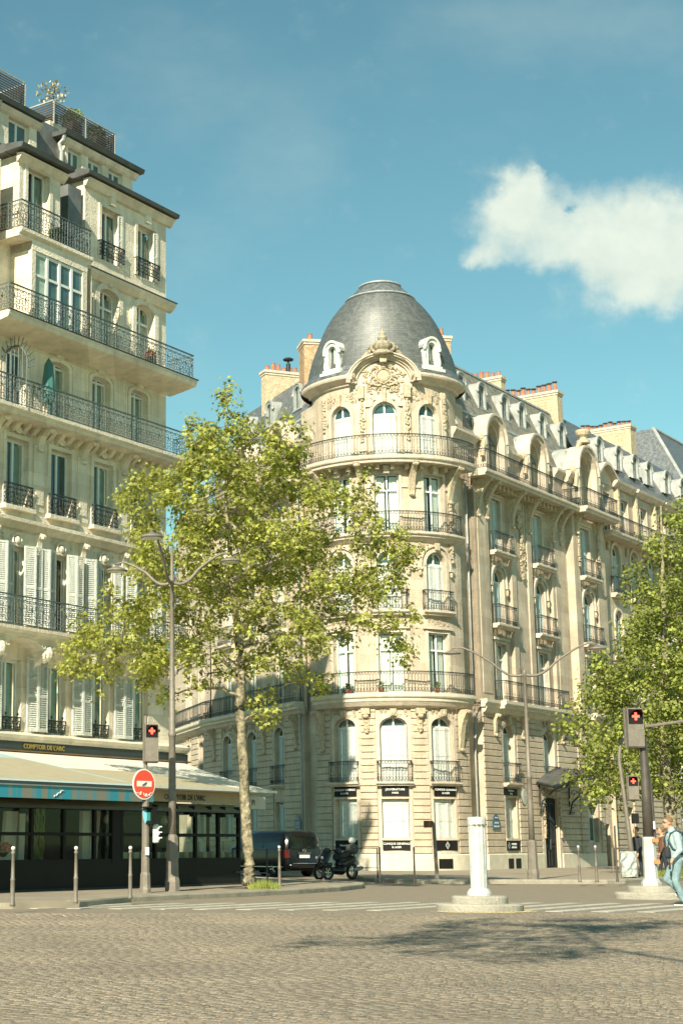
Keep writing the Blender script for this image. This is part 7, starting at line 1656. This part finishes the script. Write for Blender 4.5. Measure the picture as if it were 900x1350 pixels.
for s_ in (-1, 1): k.tube([P_(.25, s_*.12, 1.47), P_(.10, s_*.15, 1.53), P_(-.04, s_*.14, 1.47), P_(-.09, s_*.15, 1.33), P_(-.02, s_*.19, 1.16), P_(.16, s_*.20, 1.05), P_(.28, s_*.14, 1.03)], .022, 6)
k.build('strap', 'cloth_teal', bp, smooth=True)
cb = thing('shoulder_bag', 'small black bag held low at the hip of the man in denim', 'bag', P_(-.10, -.16, .98)); k = MB(); capsule(k, P_(-.12, -.15, 1.02), P_(-.12, -.15, 1.14), .07, .065, 10, .8); fuse(k, 'bag', 'cloth_black', cb, .012, 2); k = MB(); k.tube([P_(-.12, -.16, 1.18), P_(-.06, -.1, 1.35), P_(.04, .05, 1.5)], .01, 5); k.build('strap', 'cloth_black', cb)
ph_ = tag(MB().box(Line(P_(-.135, -.285, .80), (1, 0, 0), (0, -1, 0)), -.012, .012, -.035, .035, -.06, .08).build('phone', 'glass_black', None), 'black phone in the left hand of the man in denim', 'phone')
def bystander(x, y, face, label, top, legs, hairm='hair', seated=False):
    p = thing('person', label, 'person', (x, y, .12)); f = Vector((cos(face), sin(face), 0)); s_ = Vector((-f.y, f.x, 0)); z0 = .12
    def Q(a, b, z): return (x+f.x*a+s_.x*b, y+f.y*a+s_.y*b, z0+z)
    k = MB(); head_mb(k, Q(.03, 0, 1.60), f); capsule(k, Q(0, 0, 1.38), Q(.02, 0, 1.53), .06, .05)
    for q in (-1, 1): capsule(k, Q(.06, q*.24, 1.0), Q(.14, q*.22, .80), .035, .026); hand(k, Q(.14, q*.22, .80), f*.3+Vector((0, 0, -1)), f, .7)
    capsule(k, Q(0, 0, .9), Q(0, 0, 1.35), .12, .12); fuse(k, 'body', 'skin', p, .011, 2)
    k = MB(); capsule(k, Q(-.01, 0, .95), Q(-.01, 0, 1.28), .16, .16, 12, 1.2); capsule(k, Q(0, -.13, 1.32), Q(0, .13, 1.32), .085, .085)
    for q in (-1, 1): capsule(k, Q(0, q*.19, 1.32), Q(.02, q*.25, 1.04), .07, .055); capsule(k, Q(.02, q*.25, 1.04), Q(.12, q*.22, .84), .055, .042)
    fuse(k, 'coat', top, p, .014, 3); k = MB(); capsule(k, Q(0, -.04, .9), Q(0, .04, .9), .13, .13)
    for q, d in ((-1, .12), (1, -.10)): capsule(k, Q(0, q*.09, .88), Q(d*.6, q*.09, .48), .095, .07); capsule(k, Q(d*.6, q*.09, .48), Q(d, q*.09, .08), .07, .05)
    fuse(k, 'trousers', legs, p, .014, 3); k = MB()
    for q, d in ((-1, .12), (1, -.10)): capsule(k, Q(d-.03, q*.09, .045), Q(d+.14, q*.09, .035), .045, .035, 10)
    fuse(k, 'shoes', 'cloth_black', p, .012, 1); k = MB(); k.blob(Q(-.01, 0, 1.655), .10, .10, .10, n=12, m=8); k.build('hair', hairm, p, smooth=True); return p
bystander(16.95, 59.6, radians(200), 'dark-coated pedestrian half hidden behind the curved signal pole', 'cloth_black', 'cloth_black'); bystander(18.1, 60.4, radians(170), 'pedestrian in a brown jacket partly hidden behind the right signal post', 'cloth_brown', 'cloth_black')

# ------------------------------------------------------------------ black van
VX, VY, VA = 5.5, 65.0, radians(32)      # centre of the rear at ground level, heading turned left of +Y
van = thing('van', 'black passenger van parked nose away beside the plane tree, its rear towards us', 'van', (VX, VY, 0)); vf = Vector((-sin(VA), cos(VA), 0)); vr = Vector((vf.y, -vf.x, 0)); VS = .93
def VP(a, b, z): return (VX+(vf.x*a+vr.x*b)*VS, VY+(vf.y*a+vr.y*b)*VS, z*VS)       # a forwards, b to its right
def shell(stn, prof):      # stations along the length, each a closed half section mirrored
    k = MB(); n = None; rows = []
    for a, sec in stn:
        row = [VP(a+da, b, z) for (b, z, da) in sec]+[VP(a+da, -b, z) for (b, z, da) in reversed(sec)]; rows.append(row); n = len(row)
    vs = [p for r in rows for p in r]; fs = [(i*n+j, i*n+(j+1) % n, (i+1)*n+(j+1) % n, (i+1)*n+j) for i in range(len(rows)-1) for j in range(n)]; fs += [tuple(range(n)), tuple(range(len(vs)-1, len(vs)-1-n, -1))]; return k.add(vs, fs)
def sec(w, zb, belt, roof, inset, da=0, lean=0): return [(w*.96, zb, 0), (w, zb+.14, 0), (w, belt-.25, 0), (w*.99, belt, lean*.0), (w-inset*.5, (belt+roof)/2, lean*.5), (w-inset, roof-.10, lean*.9), (w-inset-.10, roof-.02, lean), (.25, roof+.02, lean), (0.0, roof+.025, lean)]
stn = [(.0, sec(.86, .32, 1.1, 1.82, .14, lean=.16)), (.08, sec(.93, .26, 1.1, 1.86, .14, lean=.12)), (.5, sec(.955, .24, 1.1, 1.88, .14)), (2.0, sec(.96, .24, 1.08, 1.90, .14)), (3.2, sec(.96, .24, 1.06, 1.88, .15)), (3.75, sec(.955, .24, 1.04, 1.62, .22)), (4.3, sec(.93, .26, 1.0, 1.12, .12)), (4.85, sec(.86, .28, .8, .88, .12)), (5.0, sec(.75, .34, .62, .7, .12))]
vb = shell(stn, None).build('body', 'car_black', van, smooth=True)
m_ = vb.modifiers.new('soft', 'BEVEL'); m_.width = .02; m_.segments = 2; m_.limit_method = 'ANGLE'
def vquad(name, mt, pts, par=vb): return MB().poly([VP(*p) for p in pts]).build(name, mt, par)
vquad('rear_window', 'glass_black', [(-.005+.03, -.70, 1.16), (-.005+.03, .70, 1.16), (.115, .64, 1.66), (.115, -.64, 1.66)])
for sg in (-1, 1):
    for a0, a1 in ((.45, 1.55), (1.65, 2.6), (2.7, 3.35)): vquad('side_window', 'glass_black', [(a0, sg*.962, 1.14), (a1, sg*.962, 1.13), (a1-.06, sg*.842, 1.66), (a0+.05, sg*.842, 1.66)])
    k = MB(); k.add([VP(*p) for p in ((-.012, sg*.74, .78), (-.012, sg*.90, .78), (.02, sg*.90, 1.12), (.02, sg*.76, 1.12), (.18, sg*.975, .78), (.18, sg*.975, 1.12))], [(0, 1, 2, 3), (1, 4, 5, 2)]); k.build('tail_light', 'tail_red', van)
    for a in (.95, 4.05):
        k = MB(); ax = vr*sg; c_ = Vector(VP(a, sg*.86, .32)); n = 24
        def ringp(r, o): return [c_+ax*o+vf*(r*cos(2*pi*i/n))+Vector((0, 0, r*sin(2*pi*i/n))) for i in range(n)]
        R_s = [(.30, -.10), (.315, -.06), (.315, .05), (.29, .085), (.20, .08)]; rr = [ringp(r, o) for r, o in R_s]; vs = [p for r in rr for p in r]
        k.add(vs, [(i*n+j, i*n+(j+1) % n, (i+1)*n+(j+1) % n, (i+1)*n+j) for i in range(4) for j in range(n)]); w0 = k.build('wheel', 'rubber', van, smooth=True); k = MB(); k.poly(ringp(.20, .06)); k.build('rim', 'zinc_dark', w0)
        k = MB()
        for i in range(5): q = 2*pi*i/5; k.tube([c_+ax*.075, c_+ax*.075+vf*(.19*cos(q))+Vector((0, 0, .19*sin(q)))], .022, 4)
        k.build('spokes', 'chrome', w0)
    k = MB(); k.tube([VP(3.25, sg*.98, 1.12), VP(3.2, sg*1.12, 1.15)], .03, 5); k.blob(VP(3.2, sg*1.13, 1.2), .07, .09, .11, n=8, m=6); k.build('wing_mirror', 'car_black', van)
    MB().tube([VP(.2, sg*.968, .42), VP(3.4, sg*.968, .42)], .02, 4).build('side_trim', 'chrome', van)
k = MB(); k.tube([VP(-.05, -.86, .46), VP(-.09, -.5, .46), VP(-.10, 0, .46), VP(-.09, .5, .46), VP(-.05, .86, .46)], .10, 8); k.build('bumper', 'car_black', van, smooth=True); MB().tube([VP(-.17, -.7, .56), VP(-.19, 0, .56), VP(-.17, .7, .56)], .012, 5).build('bumper_strip', 'chrome', van)
vquad('number_plate', 'plate', [(-.03, -.27, .78), (-.03, .27, .78), (-.028, .27, .91), (-.028, -.27, .91)], van); MB().tube([VP(-.03, -.32, .98), VP(-.03, .32, .98)], .016, 5).build('handle', 'chrome', van)
k = MB(); k.tube([VP(-.02, .08*cos(a), 1.08+.06*sin(a)) for a in [2*pi*i/12 for i in range(12)]], .007, 4, closed=True)
for a in (pi/2, pi/2+2.094, pi/2+4.189): k.tube([VP(-.02, 0, 1.08), VP(-.02, .08*cos(a), 1.08+.06*sin(a))], .006, 4)
k.build('emblem', 'chrome', van); MB().tube([VP(.02, 0, 1.17), VP(-.005, .35, 1.2)], .012, 4).build('wiper', 'rubber', van)
# ------------------------------------------------------------------ three-wheeled scooter
SX, SY, SA = 5.72, 58.9, radians(222)
sc = thing('scooter', 'large dark three-wheeled scooter with windscreen and top box parked before the black van', 'scooter', (SX, SY, 0)); sf = Vector((cos(SA), sin(SA), 0)); sr = Vector((-sf.y, sf.x, 0))
def SP(a, b, z): return (SX+sf.x*a+sr.x*b, SY+sf.y*a+sr.y*b, z)
def swheel(a, b, r=.28):
    k = MB(); c_ = Vector(SP(a, b, r)); k.tube([c_+sf*(r*.82*cos(q))+Vector((0, 0, r*.82*sin(q))) for q in [2*pi*i/20 for i in range(20)]], r*.2, 8, closed=True); w0 = k.build('wheel', 'rubber', sc, smooth=True); k = MB()
    for i in range(6): q = pi*i/3; k.tube([c_, c_+sf*(r*.7*cos(q))+Vector((0, 0, r*.7*sin(q)))], .018, 4)
    k.tube([c_+sf*(r*.66*cos(q))+Vector((0, 0, r*.66*sin(q))) for q in [2*pi*i/16 for i in range(16)]], .015, 4, closed=True); k.build('rim', 'chrome', w0)
swheel(.1, -.21); swheel(.1, .21); swheel(-1.4, 0, .30)
k = MB(); capsule(k, SP(.15, 0, .62), SP(-.12, 0, .98), .20, .17, 14, .9); capsule(k, SP(.2, 0, .5), SP(-.1, 0, .45), .14, .16, 12); capsule(k, SP(-.2, 0, .35), SP(-.85, 0, .32), .13, .15, 12, 1.1); capsule(k, SP(-.75, 0, .55), SP(-1.45, 0, .72), .20, .15, 12)
for b in (-.21, .21): capsule(k, SP(.28, b, .52), SP(-.08, b, .56), .07, .07, 10, .6)
fuse(k, 'fairing', 'car_black', sc, .02, 4); k = MB(); capsule(k, SP(-.55, 0, .80), SP(-1.0, 0, .84), .14, .13, 12, .6); capsule(k, SP(-1.05, 0, .90), SP(-1.3, 0, .94), .13, .11, 12, .6); fuse(k, 'seat', 'rubber', sc, .02, 3)
k = MB(); n = 6; Pn = []
for j in range(6):
    for i in range(n+1): a = (i/n-.5)*1.8; w = .26-.02*j; Pn.append(SP(.05-.07*j-.10*(1-cos(a)), w*sin(a), 1.02+.10*j))
k.add(Pn, [(j*(n+1)+i, j*(n+1)+i+1, (j+1)*(n+1)+i+1, (j+1)*(n+1)+i) for j in range(5) for i in range(n)]); k.build('windscreen', 'glass', sc, smooth=True)
for b in (-.13, .13): MB().blob(SP(.30, b, .78), .05, .05, .06, n=10, m=6).build('headlight', 'white_paint', sc, smooth=True)
k = MB(); k.tube([SP(-.22, -.36, 1.05), SP(-.12, -.15, 1.03), SP(-.12, .15, 1.03), SP(-.22, .36, 1.05)], .018, 6); k.build('handlebar', 'rubber', sc)
for b in (-.38, .38): k = MB(); k.tube([SP(-.15, b*.7, 1.05), SP(-.08, b, 1.2)], .01, 4); k.blob(SP(-.06, b*1.05, 1.22), .03, .06, .045, n=8, m=6); k.build('mirror', 'chrome', sc, smooth=True)
k = MB(); capsule(k, SP(-1.45, -.08, 1.08), SP(-1.45, .08, 1.08), .19, .19, 14, .8); fuse(k, 'top_box', 'zinc_dark', sc, .02, 2); k = MB(); capsule(k, SP(-1.1, .22, .35), SP(-1.65, .24, .42), .06, .075, 10); k.build('exhaust', 'zinc', sc, smooth=True)
MB().box(Line(SP(0, 0, 0), tuple(sr), tuple(sf)), -.1, .1, -1.72, -1.70, .5, .66).build('number_plate', 'plate', sc); MB().blob(SP(-.68, 0, 1.0), .14, .12, .12, n=12, m=8).build('apron', 'cloth_black', sc, smooth=True)
hm = tag(MB().blob(SP(-1.45, 0, 1.38), .13, .12, .12, n=14, m=9).build('helmet', 'white_paint', None, smooth=True), 'pale helmet resting on the scooter top box', 'helmet')

# small ironwork in the ground
def cover(x, y, r, label, z=.0):
    t = thing('manhole_cover', label, 'manhole cover', (x, y, z)); MB().lathe((x, y, z), [(r+.05, .010), (r+.05, .022), (r, .022), (r, .016), (0, .016)], 28).build('frame', 'street_metal_dark', t); k = MB()
    for i in range(6):
        a = -r*.8+1.6*r*i/5; w = sqrt(max(0, r*r*.8-a*a)); k.cube(x-w, x+w, y+a-.015, y+a+.015, z+.016, z+.024)
    k.build('rib', 'street_metal', t)
cover(10.4, 54.6, .24, 'small iron drain cover at the kerb right of the white bollard', .12)
